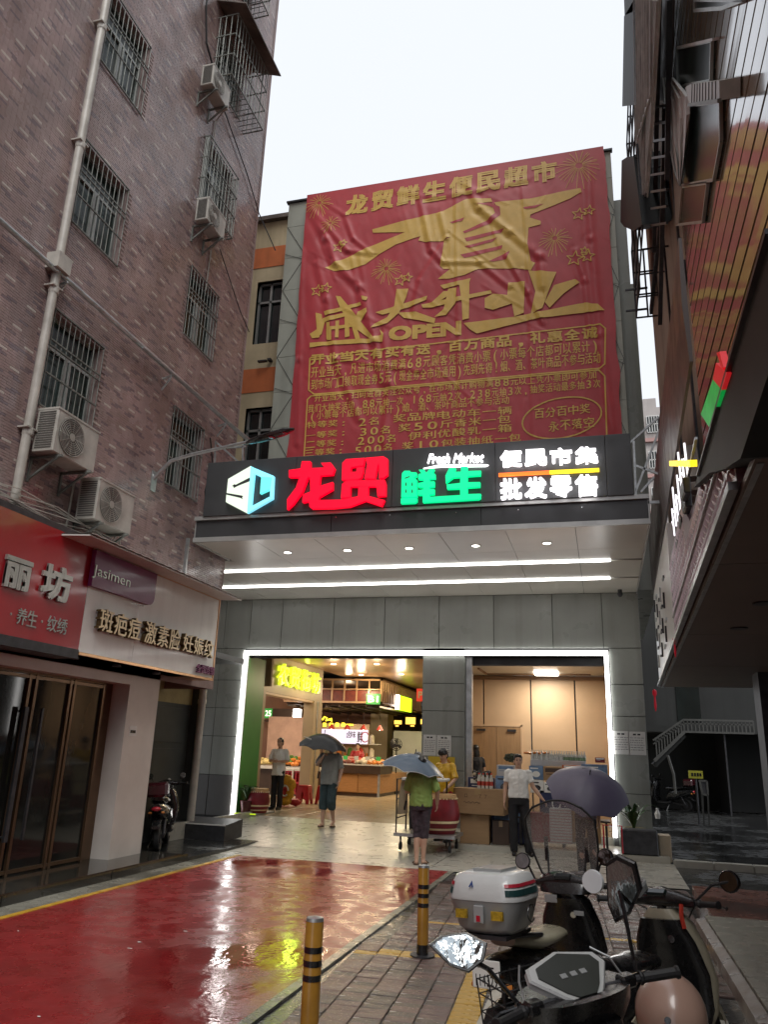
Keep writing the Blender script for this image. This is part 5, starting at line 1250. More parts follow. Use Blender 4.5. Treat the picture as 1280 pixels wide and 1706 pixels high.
for f_ in np.linspace(.1, .9, 9): q.bar(pts[1].lerp(pts[2], f_), pts[4].lerp(pts[3], f_), .012)
q.build('front_louvre', m_acd, t)
q = MB(); q.bar(pts[4], pts[3], .03); q.build('bracket', m_bar, t)
t = thing('white_plastic_sheet', 'crumpled white plastic sheet hanging on the edge of the glossy right wall', 'sheet', P(1128, 200, X=1.1))
q = MB(); L_, R_2 = [(1103, 130), (1108, 170), (1112, 210), (1116, 250), (1124, 290), (1131, 310)], [(1122, 130), (1148, 160), (1149, 190), (1147, 220), (1142, 260), (1134, 312)]
rings = []
for a, c in zip(L_, R_2):
    rings.append([P(a[0] + (c[0] - a[0]) * f_, a[1] + (c[1] - a[1]) * f_, X=1.14 + .03 * ((k % 2) - .5)) for k, f_ in enumerate(np.linspace(0, 1, 8))])
q.loft(rings, caps=False, closed=False); q.loft([[v + Vector((.006, 0, 0)) for v in r] for r in rings][::-1], caps=False, closed=False); q.build('sheet', M_white, t)
t = thing('tan_pilaster', 'slim tan pilaster at the edge of the glossy right wall', 'pilaster', P(1130, 330, X=1.18)); q = MB(); q.prism([P(*p, X=1.2) for p in ((1119, 240), (1131, 300), (1136, 312), (1131, 372), (1126, 376))], (.06, 0, 0)); q.build('pilaster', m_rstuc, t)
# tan building further along with brown beam, cages and awnings
tb_ = thing('tan_stucco_building', 'narrow view of a tan stucco building past the glossy wall', 'building', (1.3, 12, 3))
q = MB(); q.box(1.3, 8, YG + .02, 14.3, 3.0, 22); q.build('wall', m_rstuc, tb_)
for yy, zz in ((9.6, 8.0), (11.3, 8.8)):
    q = MB(); q.box(1.27, 1.3, yy, yy + .08, 5, 22); q.build('pipe', M_darksteel, tb_)
for zz in (7.55, 10.0): 
    q = MB(); q.box(1.24, 1.3, YG + .1, 14.2, zz, zz + .12); q.build('ledge', M_darksteel, tb_)
bm_ = thing('brown_gutter_beam', 'long brown clad beam running along the right facades above the signs', 'beam', tuple(K(.6, 8, 5)))
def bz(y): f_ = (y - 5.7) / 10.3; return 4.56 + .2 * f_, 5.67 + .42 * f_
for (ya, yb2) in ((5.7, 9.0), (9.02, 12.4), (12.42, 15.9)):
    (z0a, z1a), (z0b, z1b) = bz(ya), bz(yb2); za5, zb5 = z0a + (z1a - z0a) * .45, z0b + (z1b - z0b) * .45
    q = MB(); q.add([K(.595, ya, z0a), K(.595, yb2, z0b), K(.575, yb2, zb5), K(.575, ya, za5), K(.595, yb2, z1b), K(.595, ya, z1a), K(.62, ya, z0a), K(.62, yb2, z0b), K(.62, yb2, z1b), K(.62, ya, z1a)],
        [(0, 3, 2, 1), (3, 5, 4, 2), (0, 1, 7, 6), (5, 9, 8, 4), (0, 6, 9, 5, 3), (1, 2, 4, 8, 7), (6, 7, 8, 9)])
    q.build('beam_section', m_brown, bm_)
# window cages hanging out over the lane
m_corr = mat('grey_corrugated_sheet', (0.50, 0.50, 0.47), 0.55, 0.0, var=0.2, vscale=5, dirt=.3)
def box_frame(q, x0, x1, y0, y1, z0, z1, w=.03, nx=2, ny=4, nz=3):
    for x in np.linspace(x0, x1, nx):
        for y in (y0, y1): q.bar((x, y, z0), (x, y, z1), w)
    for y in np.linspace(y0, y1, ny): q.bar((x0, y, z0), (x0, y, z1), w * .7); q.bar((x0, y, z0), (x1, y, z0), w * .7); q.bar((x0, y, z1), (x1, y, z1), w * .7)
    for z in np.linspace(z0, z1, nz):
        q.bar((x0, y0, z), (x0, y1, z), w * .8); q.bar((x0, y0, z), (x1, y0, z), w * .8); q.bar((x0, y1, z), (x1, y1, z), w * .8)
t = thing('window_cage', 'rusty steel window cage hanging over the lane, lowest on the right side', 'cage', (1, 10.8, 8), 'window cages on the right facade')
q = MB(); box_frame(q, .90, 1.3, 10.2, 12.9, 9.2, 10.6, .03, 3, 5, 4); q.bar((.72, 12.6, 9.6), (1.1, 12.6, 9.6), .03); q.bar((.72, 12.8, 9.3), (1.1, 12.8, 9.3), .03); q.build('frame', M_darksteel, t)
t = thing('window_cage', 'steel window cage with black hood, in the middle of the right facade', 'cage', (1, 11.5, 11), 'window cages on the right facade')
q = MB(); box_frame(q, .9, 1.3, 9.6, 12.2, 11.0, 12.4, .03, 3, 5, 4); q.build('frame', M_darksteel, t)
q = MB()
pts = [P(*p, X=.86) for p in ((1036, 268), (1045, 262), (1056, 262), (1070, 375), (1056, 385), (1040, 378), (1034, 370))]
q.prism(pts, (.4, 0, 0)); q.build('hood', m_blk, t)
# long corrugated strips seen from below
t = thing('corrugated_canopy', 'grey corrugated sheet canopies stacked up the right facade against the sky', 'canopy', (.9, 7.5, 9))
for xo, (pa, pb, pc, pd) in enumerate((((1057, 0), (1083, 0), (1083, 160), (1060, 240)), ((1083, 0), (1099, 0), (1088, 200), (1078, 330)), ((1057, 180), (1078, 160), (1076, 300), (1069, 390)), ((1048, 270), (1056, 330), (1066, 480), (1060, 515)))):
    X_ = .84 + .05 * xo
    pts = [P(*p, X=X_) for p in (pa, pb, pc, pd)]
    q = MB(); q.prism(pts, (.02, 0, 0)); 
    for f_ in np.linspace(.08, .95, 7):
        a = pts[0].lerp(pts[1], f_); c = pts[3].lerp(pts[2], f_); q.bar(a - Vector((.015, 0, 0)), c - Vector((.015, 0, 0)), .025)
    q.build('corrugated_sheet', m_corr, t)
t = thing('black_shutter', 'tall black shutter edge hanging at the top of the right facade', 'shutter', (.8, 9, 11))
for pp in (((1040, 28), (1057, 0), (1060, 175), (1037, 178)), ((1040, 0), (1057, 0), (1056, 20), (1041, 26))):
    q = MB(); q.prism([P(*p, X=.82) for p in pp], (.05, 0, 0)); q.build('sheet', m_blk, t)
t = thing('facade_frame', 'dark steel frame and pipes between the corrugated canopies and the glossy wall', 'frame', (1.2, 8.5, 10))
q = MB()
for a, c in (((1099, 0), (1090, 420)), ((1116, 0), (1112, 300)), ((1108, 180), (1100, 540))): q.bar(P(*a, X=1.1), P(*c, X=1.1), .06)
for y in range(8): q.bar(P(1086, 180 + y * 28, X=1.0), P(1112, 176 + y * 28, X=1.1), .03)
q.build('frame', M_darksteel, t)
q = MB(); q.prism([P(*p, X=1.15) for p in ((1098, 0), (1118, 0), (1112, 170), (1092, 165))], (.05, 0, 0)); q.build('dark_sheet', m_brown, t)
# ------------------------------------------------------------------ right signs
kS = .585
m_diam = mat('silver_pink_panel', (0.78, 0.66, 0.70), 0.3, 0.0, var=0.1)
# -
sg1 = thing('quilted_silver_sign', 'silver pink shop sign band of raised triangles along the right canopy', 'sign', tuple(K(kS, 7, 3)))
q = MB(); q.prism([K(kS, 4.0, 3.0), K(kS, 9.9, 3.0), K(kS, 9.9, 3.95), K(kS, 7.4, 3.95), K(kS, 6.7, 3.58), K(kS, 4.0, 3.58)], (.1, 0, 0)); q.build('panel', mat('mauve_sign_panel', (.30, .20, .24), .35, .1, var=.1), sg1)
cnt = 0; fld = MB()
for r in range(7):
    for c in range(45):
        y0 = 4.02 + c * .138 + (r % 2) * .03; z0 = 3.03 + r * .13
        if y0 > 9.7 or (z0 > 3.44 and y0 < 7.3): continue
        a, b_, c_, d_ = K(kS, y0, z0), K(kS, y0 + .12, z0 + .03), K(kS, y0 + .09, z0 + .12), K(kS - .022, y0 + .05, z0 + .045)
        bb = MB() if cnt < 150 else fld
        bb.add([a, b_, c_, d_], [(0, 1, 3), (1, 2, 3), (2, 0, 3), (0, 2, 1)])
        if cnt < 150: bb.build('triangle', m_diam, sg1)
        cnt += 1
fld.build('triangle_field', m_diam, sg1, kind='stuff')
q = MB(); q.bar(K(kS - .02, 4.0, 2.98), K(kS - .02, 15.7, 2.98), .045); q.bar(K(kS - .01, 3.6, 3.3), K(kS - .01, 9.9, 3.3), .015); q.build('edge_trim', M_steel, sg1)
m_wl = mat('white_lit_strip', (1, 1, 1), .4, var=0, emis=.8, ecol=(.95, .92, 1, 1))
t = thing('lit_channel_letters', 'bright white lit channel shapes seen edge on above the silver sign', 'sign', tuple(K(.5, 8, 4.2)))
rr = random.Random(4)
for k in range(7):
    y = 6.7 + k * .36; z0 = 3.98 + rr.uniform(0, .08); hh_ = rr.uniform(.3, .5)
    q = MB(); q.bar(K(.60, y, z0), K(.60, y + .08, z0 + hh_), .016, .02); q.bar(K(.60, y + .03, z0 + .1 + rr.uniform(0, .1)), K(.60, y + .2, z0 + .22), .016); q.build('lit_stroke', m_wl, t)
    q = MB(); q.bar(K(.66, y + .12, z0), K(.66, y + .2, z0 + hh_), .10, .09); q.build('stroke_return', m_brown, t)
q = MB(); q.bar(K(.6, 5.8, 3.97), K(.6, 9.5, 3.97), .02); q.build('base_bar', M_steel, t)
q = MB(); a = P(1120, 772, X=.75); c = P(1156, 772, X=.72); q.bar(a, c, .05); q.build('yellow_bar', m_ey, t)
t = thing('sign_spotlights', 'dark box spotlights hanging between the silver and white signs', 'lamp', tuple(K(.5, 10, 3.9)))
for k, (px, py) in enumerate(((1143, 815), (1145, 838), (1138, 865), (1132, 900), (1126, 940))):
    p = P(px, py, X=.56 + .03 * k + .2); q = MB(); q.rbox(p.x - .03, p.x + .03, p.y - .12, p.y + .12, p.z - .07, p.z + .07, .01); q.build('lamp_box', M_darksteel, t)
sg2 = thing('white_canopy_sign', 'white shop sign with dark raised characters at the far end of the right canopy', 'sign', tuple(K(kS, 13, 3)))
q = MB(); q.add([K(kS, 9.92, 3.0), K(kS, 15.7, 3.0), K(kS, 15.7, 4.7), K(kS, 9.92, 4.5), K(kS + .1, 9.92, 3.0), K(kS + .1, 15.7, 3.0), K(kS + .1, 15.7, 4.7), K(kS + .1, 9.92, 4.5)], [(0, 3, 2, 1), (4, 5, 6, 7), (0, 1, 5, 4), (3, 7, 6, 2), (0, 4, 7, 3), (1, 2, 6, 5)]); q.build('panel', m_whites, sg2)
# dark character strokes, seen almost edge on and unreadable in the photograph
for k in range(22):
    y = 15.2 - (k % 5) * .85 - rr.uniform(0, .3); z0 = 3.25 + (k // 5) * .27 + rr.uniform(0, .1); q = MB()
    if k % 2: q.bar(K(kS - .012, y, z0), K(kS - .012, y - .34, z0 + rr.uniform(-.04, .04)), .025, .035)
    else: q.bar(K(kS - .012, y, z0 - .08), K(kS - .012, y - .06, z0 + .14), .025, .04)
    q.build('raised_stroke', M_darksteel if k % 3 else M_steel, sg2)
q = MB(); q.bar(K(kS + .05, 3.6, 2.96), K(kS + .05, 15.7, 2.96), .03); q.build('trim', M_steel, sg2)
# black box sign close by, with green and red led
t = thing('black_led_signbox', 'large black sign box near the camera with a green and red led strip', 'sign', tuple(K(kS, 4, 3.4)))
z0, z1 = 3.12, 3.66; kb = kS - .05
q = MB(); fr_pts = [K(kb, 1.2, 3.0), rp(kb, 1234, 764), rp(kb, 1206, 782), rp(kb, 1182, 788), rp(kb, 1157, 812), rp(kb, 1163, 792), rp(kb, 1179, 750), rp(kb, 1280, 385), K(kb, 1.2, 3.68)]
q.prism(fr_pts, (.6, 0, 0)); q.build('box', m_blk, t)
q = MB(); q.bar(rp(kb - .01, 1280, 385), rp(kb - .01, 1163, 792), .02); q.build('edge', M_darksteel, t)
m_gled = mat('green_led', (0, .5, .1), .4, var=.3, vscale=6, emis=.13, ecol=(0, .8, .12, 1)); m_rled = mat('red_led', (.6, .01, .02), .4, var=0, emis=.15, ecol=(1, .02, .03, 1))
q = MB(); q.prism([rp(kS - .07, *p) for p in ((1168, 690), (1188, 632), (1203, 650), (1182, 712))], (.03, 0, 0)); q.build('green_led_panel', m_gled, t)
q = MB(); q.prism([rp(kS - .07, *p) for p in ((1188, 632), (1193, 605), (1212, 622), (1203, 650))], (.03, 0, 0)); q.prism([rp(kS - .07, *p) for p in ((1194, 588), (1199, 586), (1206, 612), (1203, 614))], (.03, 0, 0)); q.build('red_led_panel', m_rled, t)
# soffit and recess under the right canopy
cp = thing('shop_canopy', 'brown soffit with round unlit lamps over the right hand shops', 'canopy', tuple(K(1.5, 9, 2.95)))
for (ya, yb2) in ((2.0, 5.6), (5.62, 8.9), (8.92, 12.0), (12.02, 15.6)):
    q = MB(); q.add([K(kS + .02, ya, 2.95), K(kS + 6, ya, 2.95), K(kS + 6, yb2, 2.95), K(kS + .02, yb2, 2.95), K(kS + .02, ya, 2.99), K(kS + 6, ya, 2.99), K(kS + 6, yb2, 2.99), K(kS + .02, yb2, 2.99)], [(0, 3, 2, 1), (4, 5, 6, 7), (0, 1, 5, 4), (1, 2, 6, 5), (2, 3, 7, 6), (3, 0, 4, 7)]); q.build('soffit_panel', m_sof, cp)
for (px, py) in ((1232, 1046), (1272, 1004)):
    p = P(px, py, Z=2.95); q = MB(); q.lathe([(.07, -.012), (.085, -.012), (.085, 0), (.001, -.002)], (p.x, p.y, 2.95), 18); q.build('round_lamp', M_darksteel, cp)
m_redl = mat('red_tassel_glow', (.5, .01, .03), .5, var=.1, emis=.06, ecol=(1, .02, .05, 1))  # tassel red with a faint added emission
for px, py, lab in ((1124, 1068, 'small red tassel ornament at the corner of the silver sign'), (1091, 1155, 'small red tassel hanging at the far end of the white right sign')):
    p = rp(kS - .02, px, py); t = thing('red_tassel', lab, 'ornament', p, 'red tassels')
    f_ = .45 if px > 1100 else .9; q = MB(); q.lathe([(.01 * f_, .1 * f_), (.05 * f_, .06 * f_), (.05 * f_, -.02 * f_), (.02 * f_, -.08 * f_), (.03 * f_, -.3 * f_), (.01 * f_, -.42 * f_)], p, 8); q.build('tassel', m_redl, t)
# shop floor and columns on the right
m_wtile = wetmat('white_wet_tile', (0.50, 0.49, 0.42), rough=0.25, rvar=0.1, bump=0.05, var=0.06, dirt=0.3, puddle=0.6)
m_redb = wetmat('red_brown_board', (0.20, 0.065, 0.04), rough=0.3, rvar=0.1, bump=0.1, var=0.2, dirt=0.4, puddle=.6)
q = MB(); q.add([(.96, 2, -.05), (5, 2, -.05), (5, 9.35, -.05), (.9, 9.35, -.05), (.96, 2, .14), (5, 2, .14), (5, 9.35, .14), (.9, 9.35, .14)], [(4, 5, 6, 7), (0, 1, 5, 4), (0, 4, 7, 3), (2, 3, 7, 6), (1, 2, 6, 5)])
struct(q.build('right_shop_floor', m_wtile))
q = MB(); q.add([(.87, 2, -.05), (.95, 2, -.05), (.89, 9.35, -.05), (.81, 9.35, -.05), (.87, 2, .10), (.95, 2, .125), (.89, 9.35, .125), (.81, 9.35, .10)], [(4, 5, 6, 7), (0, 1, 5, 4), (0, 4, 7, 3), (2, 3, 7, 6), (1, 2, 6, 5)]); struct(q.build('stone_step_edge', wetmat('brown_stone_edge', (.17, .12, .09), rough=.35, rvar=.1, bump=.2, dirt=.5)))
q = MB(); q.box(1.0, 5, 9.4, 11.7, -.05, .1); struct(q.build('red_brown_floor', m_redb))
q = MB(); p = P(1262, 1330, Y=13); t = thing('dark_column', 'dark clad column holding the right canopy', 'column', (2.4, 13, 0)); q.box(2.25, 2.75, 12.8, 13.3, 0, 2.95); q.build('column', M_darksteel, t)
q = MB(); q.box(2.75, 7, 9.0, 9.3, 0, 2.95); q.box(5, 5.2, 2, 9, 0, 2.95); t2 = q.build('dark_shop_wall', M_darksteel); tag(t2, 'dark side wall of the right hand shop under the canopy', 'wall')
# ------------------------------------------------------------------ dark street beyond
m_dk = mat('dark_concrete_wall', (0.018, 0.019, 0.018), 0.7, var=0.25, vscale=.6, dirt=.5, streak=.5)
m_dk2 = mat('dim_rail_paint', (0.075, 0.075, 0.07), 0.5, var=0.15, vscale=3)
db = thing('dark_street_building', 'unlit dark building across the street with an upper walkway', 'building', (6, 30, 0))
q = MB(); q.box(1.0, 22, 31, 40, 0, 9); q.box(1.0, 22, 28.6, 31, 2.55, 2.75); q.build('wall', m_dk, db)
for k in range(6):
    q = MB(); q.box(2.2 + k * 1.6, 2.25 + k * 1.6, 28.7, 31, 0, 2.55) if k % 2 else q.box(2.6 + k * 1.6, 3.4 + k * 1.6, 30.95, 31, 3.0, 4.8); q.build('window' if not k % 2 else 'post', M_glassd if not k % 2 else M_darksteel, db)
q = MB(); q.box(6.3, 6.55, 30.8, 31, 2.8, 4.8); q.box(5.6, 6.6, 30.9, 31, 1.0, 2.2); q.build('pale_board', mat('dim_board', (.16, .16, .15), .5), db)
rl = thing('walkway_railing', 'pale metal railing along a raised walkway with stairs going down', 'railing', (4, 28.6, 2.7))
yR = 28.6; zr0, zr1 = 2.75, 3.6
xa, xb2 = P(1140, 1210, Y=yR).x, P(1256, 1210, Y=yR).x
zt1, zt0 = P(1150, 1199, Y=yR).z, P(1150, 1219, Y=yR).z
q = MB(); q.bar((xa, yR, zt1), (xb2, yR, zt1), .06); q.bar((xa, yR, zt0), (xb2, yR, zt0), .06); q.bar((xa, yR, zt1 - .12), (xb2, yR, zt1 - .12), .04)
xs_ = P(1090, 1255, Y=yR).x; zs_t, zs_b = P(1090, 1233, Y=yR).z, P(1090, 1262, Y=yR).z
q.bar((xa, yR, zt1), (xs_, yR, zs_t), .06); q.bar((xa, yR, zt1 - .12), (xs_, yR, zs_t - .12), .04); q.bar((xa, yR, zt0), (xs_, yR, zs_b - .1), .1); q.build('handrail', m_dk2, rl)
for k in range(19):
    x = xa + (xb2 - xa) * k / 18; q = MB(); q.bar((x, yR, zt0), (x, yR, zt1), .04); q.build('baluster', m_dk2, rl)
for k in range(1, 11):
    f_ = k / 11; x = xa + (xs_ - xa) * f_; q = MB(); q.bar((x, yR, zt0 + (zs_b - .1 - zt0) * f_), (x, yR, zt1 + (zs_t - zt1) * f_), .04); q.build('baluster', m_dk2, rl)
q = MB(); q.bar((xa, yR + .6, zt0 - .1), (xs_, yR + .6, zs_b - .25), 1.1, .15); q.build('stair_slab', m_dk, rl)
t = thing('leaning_post', 'thin pale blue post leaning under the stairs', 'post', P(1126, 1320, Y=27)); q = MB(); q.path([P(1113, 1258, Y=27), P(1123, 1290, Y=27), P(1126, 1322, Y=27)], .04, 6); q.build('post', m_dk2, t)
m_ysig = mat('yellow_plate', (.35, .33, .03), .5, var=.1)
t = thing('yellow_road_sign', 'small yellow notice plate in the dark street', 'sign', P(1158, 1295, Y=24)); a = P(1148, 1296, Y=24); c = P(1171, 1284, Y=24)
q = MB(); q.box(a.x, c.x, 24, 24.03, a.z, c.z); q.build('plate', m_ysig, t)
q = MB()
for k in range(4): xx = a.x + (c.x - a.x) * (.2 + k * .19); q.box(xx, xx + .05, 23.99, 24, a.z + .06, c.z - .06)
q.build('dark_mark', M_black, t); q = MB(); q.tube(((a.x + c.x) / 2, 24.05, 0), ((a.x + c.x) / 2, 24.05, a.z), .03); q.build('post', M_darksteel, t)
t = thing('aframe_board', 'white framed A-board standing on the wet street', 'board', P(1174, 1330, Z=0)); p = P(1174, 1330, Z=0)
q = MB(); yy = 23.5; 
cs = [P(x, y, Y=yy) for x, y in ((1166, 1300), (1178, 1301), (1180, 1325), (1171, 1322))]
for i_ in range(4): q.bar(cs[i_], cs[(i_ + 1) % 4], .05)
q.bar(cs[3], (cs[3].x, yy + .3, 0), .04); q.bar(cs[2], (cs[2].x, yy + .3, 0), .04); q.bar(cs[0], (cs[0].x + .1, yy + .7, 0), .04); q.build('frame', m_dk2, t); q = MB(); q.prism(cs, (0, .03, 0)); q.build('panel', M_darksteel, t)
# far apartment block
m_far = mat('far_apartment_wall', (0.42, 0.38, 0.36), 0.8, var=0.1, vscale=.5, dirt=.2, streak=.2); m_farp = mat('far_pink_band', (.40, .24, .22), .8, var=.08)
fb = thing('far_apartment_block', 'distant pale apartment block seen through the gap beside the banner', 'building', (3.5, 60, 0))
YA = 60; zt_ = P(1075, 680, Y=YA).z
q = MB(); q.box(2.6, 16, YA, 75, 0, zt_); q.build('wall', m_far, fb)
for k in range(8):
    z0 = zt_ - 2.2 - k * 3.0
    q = MB(); q.box(2.5, 16, YA - .25, YA, z0 - .8, z0 - .5); q.build('balcony_slab', m_farp, fb)
    for j in range(4):
        x = 3.0 + j * 1.35; q = MB(); q.box(x, x + 1.0, YA - .05, YA - .01, z0, z0 + 1.4); w = q.build('window', M_glassd, fb)
        if j < 2:
            q = MB()
            for g_ in range(6): q.box(x + g_ * .19, x + g_ * .19 + .05, YA - .35, YA - .3, z0 - .1, z0 + 1.3)
            for g_ in range(3): q.box(x, x + 1.0, YA - .35, YA - .3, z0 - .1 + g_ * .7, z0 - .04 + g_ * .7)
            q.build('bars', M_white, w)
q = MB(); q.box(4.2, 5.2, YA, 62, zt_, zt_ + .8); q.build('roof_box', m_far, fb)
# ================================================================== people
m_hair = mat('black_hair', (0.012, 0.010, 0.009), 0.4, var=0.3, vscale=30)
def capsule(mb, a, b, ra, rb_, n=12):
    a, b = Vector(a), Vector(b); mb.tube(a, b, ra, rb_, n); mb.ball(a, ra * .995, n, 8); mb.ball(b, rb_ * .995, n, 8)
def chain(mb, pts, rs, n=12):
    for i in range(len(pts) - 1): capsule(mb, pts[i], pts[i + 1], rs[i], rs[i + 1], n)
def hand(mb, w, d, side, curl=.5, palm_n=None):
    """palm, four fingers and thumb from wrist w pointing along d; palm_n = direction the palm faces"""
    d = Vector(d).normalized(); pn = Vector(palm_n or (0, 1, 0)); pn = (pn - d * pn.dot(d)).normalized(); s = d.cross(pn).normalized() * side
    w = Vector(w); mid = w + d * .05
    T = Matrix((s, d, pn)).transposed()
    mb.ball(mid, (.036, .048, .016), 10, 8, T)
    for k, (o_, L) in enumerate(((.026, .062), (.009, .072), (-.009, .068), (-.025, .052))):
        a = w + d * .085 + s * o_; dd = (d * (1 - curl * .45) + pn * curl * .7).normalized(); b_ = a + dd * L * .5
        d2 = (d * (1 - curl * 1.1) + pn * curl * 1.2).normalized(); c = b_ + d2 * L * .5
        chain(mb, [w + d * .05 + s * o_ * .8, a, b_, c], [.0095, .0092, .0082, .007], 7)
    a = w + d * .02 + s * .03; b_ = a + (s * .7 + d * .6 + pn * .3).normalized() * .035; c = b_ + (d * .8 + pn * .5 + s * .1).normalized() * .03
    chain(mb, [w + d * .02, a, b_, c], [.013, .011, .0095, .008], 7)
def head(mb, c, T, fem=False):
    c = Vector(c)
    def L(v): return c + T @ Vector(v)
    mb.ball(L((0, -.005, .025)), (.074, .092, .092), 16, 12, T)          # cranium
    mb.ball(L((0, .018, -.035)), (.058, .070, .075), 14, 10, T)           # face
    mb.ball(L((0, .050, -.088)), (.030, .026, .022), 10, 8, T)            # chin
    mb.ball(L((0, .092, -.020)), (.011, .018, .020), 8, 6, T); mb.tube(L((0, .075, .012)), L((0, .098, -.02)), .007, .011, 7)
    for s in (-1, 1):
        mb.ball(L((s * .075, -.005, -.015)), (.010, .020, .030), 8, 6, T); mb.ball(L((s * .034, .060, -.028)), (.020, .016, .018), 8, 6, T)
    mb.ball(L((0, .078, -.055)), (.020, .010, .007), 8, 6, T)
def person(label, loc, rot, H=1.65, J=None, shirt=None, pants=None, hair='short', shoes=None, sleeve='short', pantlen=1.0, build_=1.0,
           group=None, cap=None, headrot=(0, 0, 0), curl=(.5, .5), palms=None, sandals=False, skirtpants=0.0, shirt_len=.90, collar=None, legs=True, female=False, wr=.006):
    J0 = dict(pel=(0, 0, .93), wai=(0, .0, 1.08), che=(0, 0, 1.27), nec=(0, -.015, 1.43), hea=(0, .015, 1.575),
              shL=(-.175, -.01, 1.385), elL=(-.22, -.03, 1.12), wrL=(-.235, .04, .87), shR=(.175, -.01, 1.385), elR=(.22, -.03, 1.12), wrR=(.235, .04, .87),
              hiL=(-.085, 0, .90), knL=(-.10, .02, .49), anL=(-.105, -.015, .085), toL=(-.12, .12, .03), hiR=(.085, 0, .90), knR=(.10, .02, .49), anR=(.105, -.015, .085), toR=(.12, .12, .03))
    if J: J0.update(J)
    j = {k: Vector(v) for k, v in J0.items()}; B = build_
    t = thing('person', label, 'person', (0, 0, 0), group)
    hd = {}
    for s, sg_ in (('L', -1), ('R', 1)): hd[s] = (j['wr' + s] - j['el' + s]).normalized()
    mb = MB()
    # torso
    def torso(q, g=0.0, low=0):
        sh = (j['shL'] + j['shR']) / 2
        secs = [(j['pel'] + Vector((0, 0, -.06)), .150, .105), (j['pel'] + Vector((0, 0, .03)), .158, .112), (j['wai'], .132, .100), (j['che'], .155, .115), (sh + Vector((0, 0, -.04)), .165, .098), (sh + Vector((0, 0, .035)), .10, .07), (j['nec'], .058, .056)]
        rings = []
        for c, rx, ry in secs:
            rings.append([c + Vector(((rx * B + g) * math.cos(u), (ry * B + g) * math.sin(u), 0)) for u in np.linspace(0, 2 * math.pi, 20, endpoint=False)])
        q.loft(rings)
        for s in 'LR': q.ball(j['sh' + s] + Vector((0, 0, -.01)), .056 * B + g, 12, 8)
    torso(mb)
    capsule(mb, j['nec'] + Vector((0, 0, -.03)), j['hea'] + Vector((0, -.02, -.06)), .052, .050)
    HR = Matrix.Rotation(headrot[2], 3, 'Z') @ Matrix.Rotation(headrot[0], 3, 'X') @ Matrix.Rotation(headrot[1], 3, 'Y')
    head(mb, j['hea'], HR)
    for s, sg_ in (('L', -1), ('R', 1)):
        chain(mb, [j['sh' + s], j['el' + s]], [.050 * B, .038 * B]); mid = j['el' + s].lerp(j['wr' + s], .3)
        chain(mb, [j['el' + s], mid, j['wr' + s]], [.038 * B, .038 * B, .025])
        pn = (palms or {}).get(s, (-sg_, .2, 0)); hand(mb, j['wr' + s], hd[s], sg_, curl[0 if s == 'L' else 1], pn)
        if legs:
            kn, an, hi, to = j['kn' + s], j['an' + s], j['hi' + s], j['to' + s]; calf = kn.lerp(an, .3) + Vector((0, -.012, 0))
            chain(mb, [hi, kn, calf, an], [.083 * B, .054 * B, .053 * B, .034]); chain(mb, [an + Vector((0, -.02, -.035)), an.lerp(to, .6) + Vector((0, 0, -.02)), to], [.036, .034, .026])
            if sandals:
                for k in range(5): o_ = Vector(((k - 2) * .014, .035 - abs(k - 1.5) * .006, -.008)); capsule(mb, to, to + o_, .012, .009, 7)
    body = add_mesh('body', remesh(mb, .0105, 2), skin, t)
    # face details
    q = MB()
    for s in (-1, 1): q.ball(j['hea'] + HR @ Vector((s * .030, .082, .004)), (.013, .006, .006), 8, 6, HR)
    for s in (-1, 1): q.ball(j['hea'] + HR @ Vector((s * .031, .084, .028)), (.018, .005, .0045), 8, 6, HR)
    q.build('eyes', m_hair, t)
    q = MB(); q.ball(j['hea'] + HR @ Vector((0, .085, -.056)), (.021, .008, .006), 8, 6, HR); q.build('mouth', mat('lips', (.30, .10, .08), .4, var=0), t)
    # hair
    q = MB()
    if hair != 'none':
        h = j['hea'] + HR @ Vector((0, -.018, .038)); q.ball(h, (.083, .092, .088), 16, 12, HR); q.ball(j['hea'] + HR @ Vector((0, -.045, -.01)), (.073, .058, .085), 14, 10, HR)
        if hair in ('short', 'bowl'):
            q.ball(j['hea'] + HR @ Vector((0, .045, .082)), (.066, .045, .035), 12, 8, HR)
        if hair == 'tied': q.ball(j['hea'] + HR @ Vector((0, -.105, .02)), (.035, .035, .045), 10, 8, HR)
        if hair == 'long': q.ball(j['hea'] + HR @ Vector((0, -.07, -.10)), (.085, .05, .15), 12, 10, HR)
        if hair == 'bowl': q.ball(j['hea'] + HR @ Vector((0, .05, .05)), (.078, .045, .05), 12, 8, HR)
        add_mesh('hair', remesh(q, .012, 1, .006, 60), m_hair, t)
    if cap:
        q = MB(); h = j['hea'] + HR @ Vector((0, -.005, .055)); q.ball(h, (.092, .105, .085), 16, 12, HR); q.prism([h + HR @ Vector(v) for v in ((-.07, .07, -.01), (.07, .07, -.01), (.05, .17, -.02), (-.05, .17, -.02))], (0, 0, .012)); q.build('cap', cap, t, smooth=True)
    # shirt
    if shirt:
        q = MB(); sh = (j['shL'] + j['shR']) / 2; g = .017
        hem = j['pel'] + Vector((0, 0, shirt_len - .93))
        secs = [(hem, .168, .128), (j['pel'] + Vector((0, 0, .06)), .166, .125), (j['wai'] + Vector((0, 0, .02)), .152, .120), (j['che'], .166, .126), (sh + Vector((0, 0, -.04)), .172, .108), (sh + Vector((0, 0, .04)), .105, .078), (j['nec'] + Vector((0, 0, -.025)), .064, .062)]
        rings = [[c + Vector(((rx * B + g * .75) * math.cos(u), (ry * B + g * .75) * math.sin(u), 0)) for u in np.linspace(0, 2 * math.pi, 24, endpoint=False)] for c, rx, ry in secs]
        q.loft(rings)
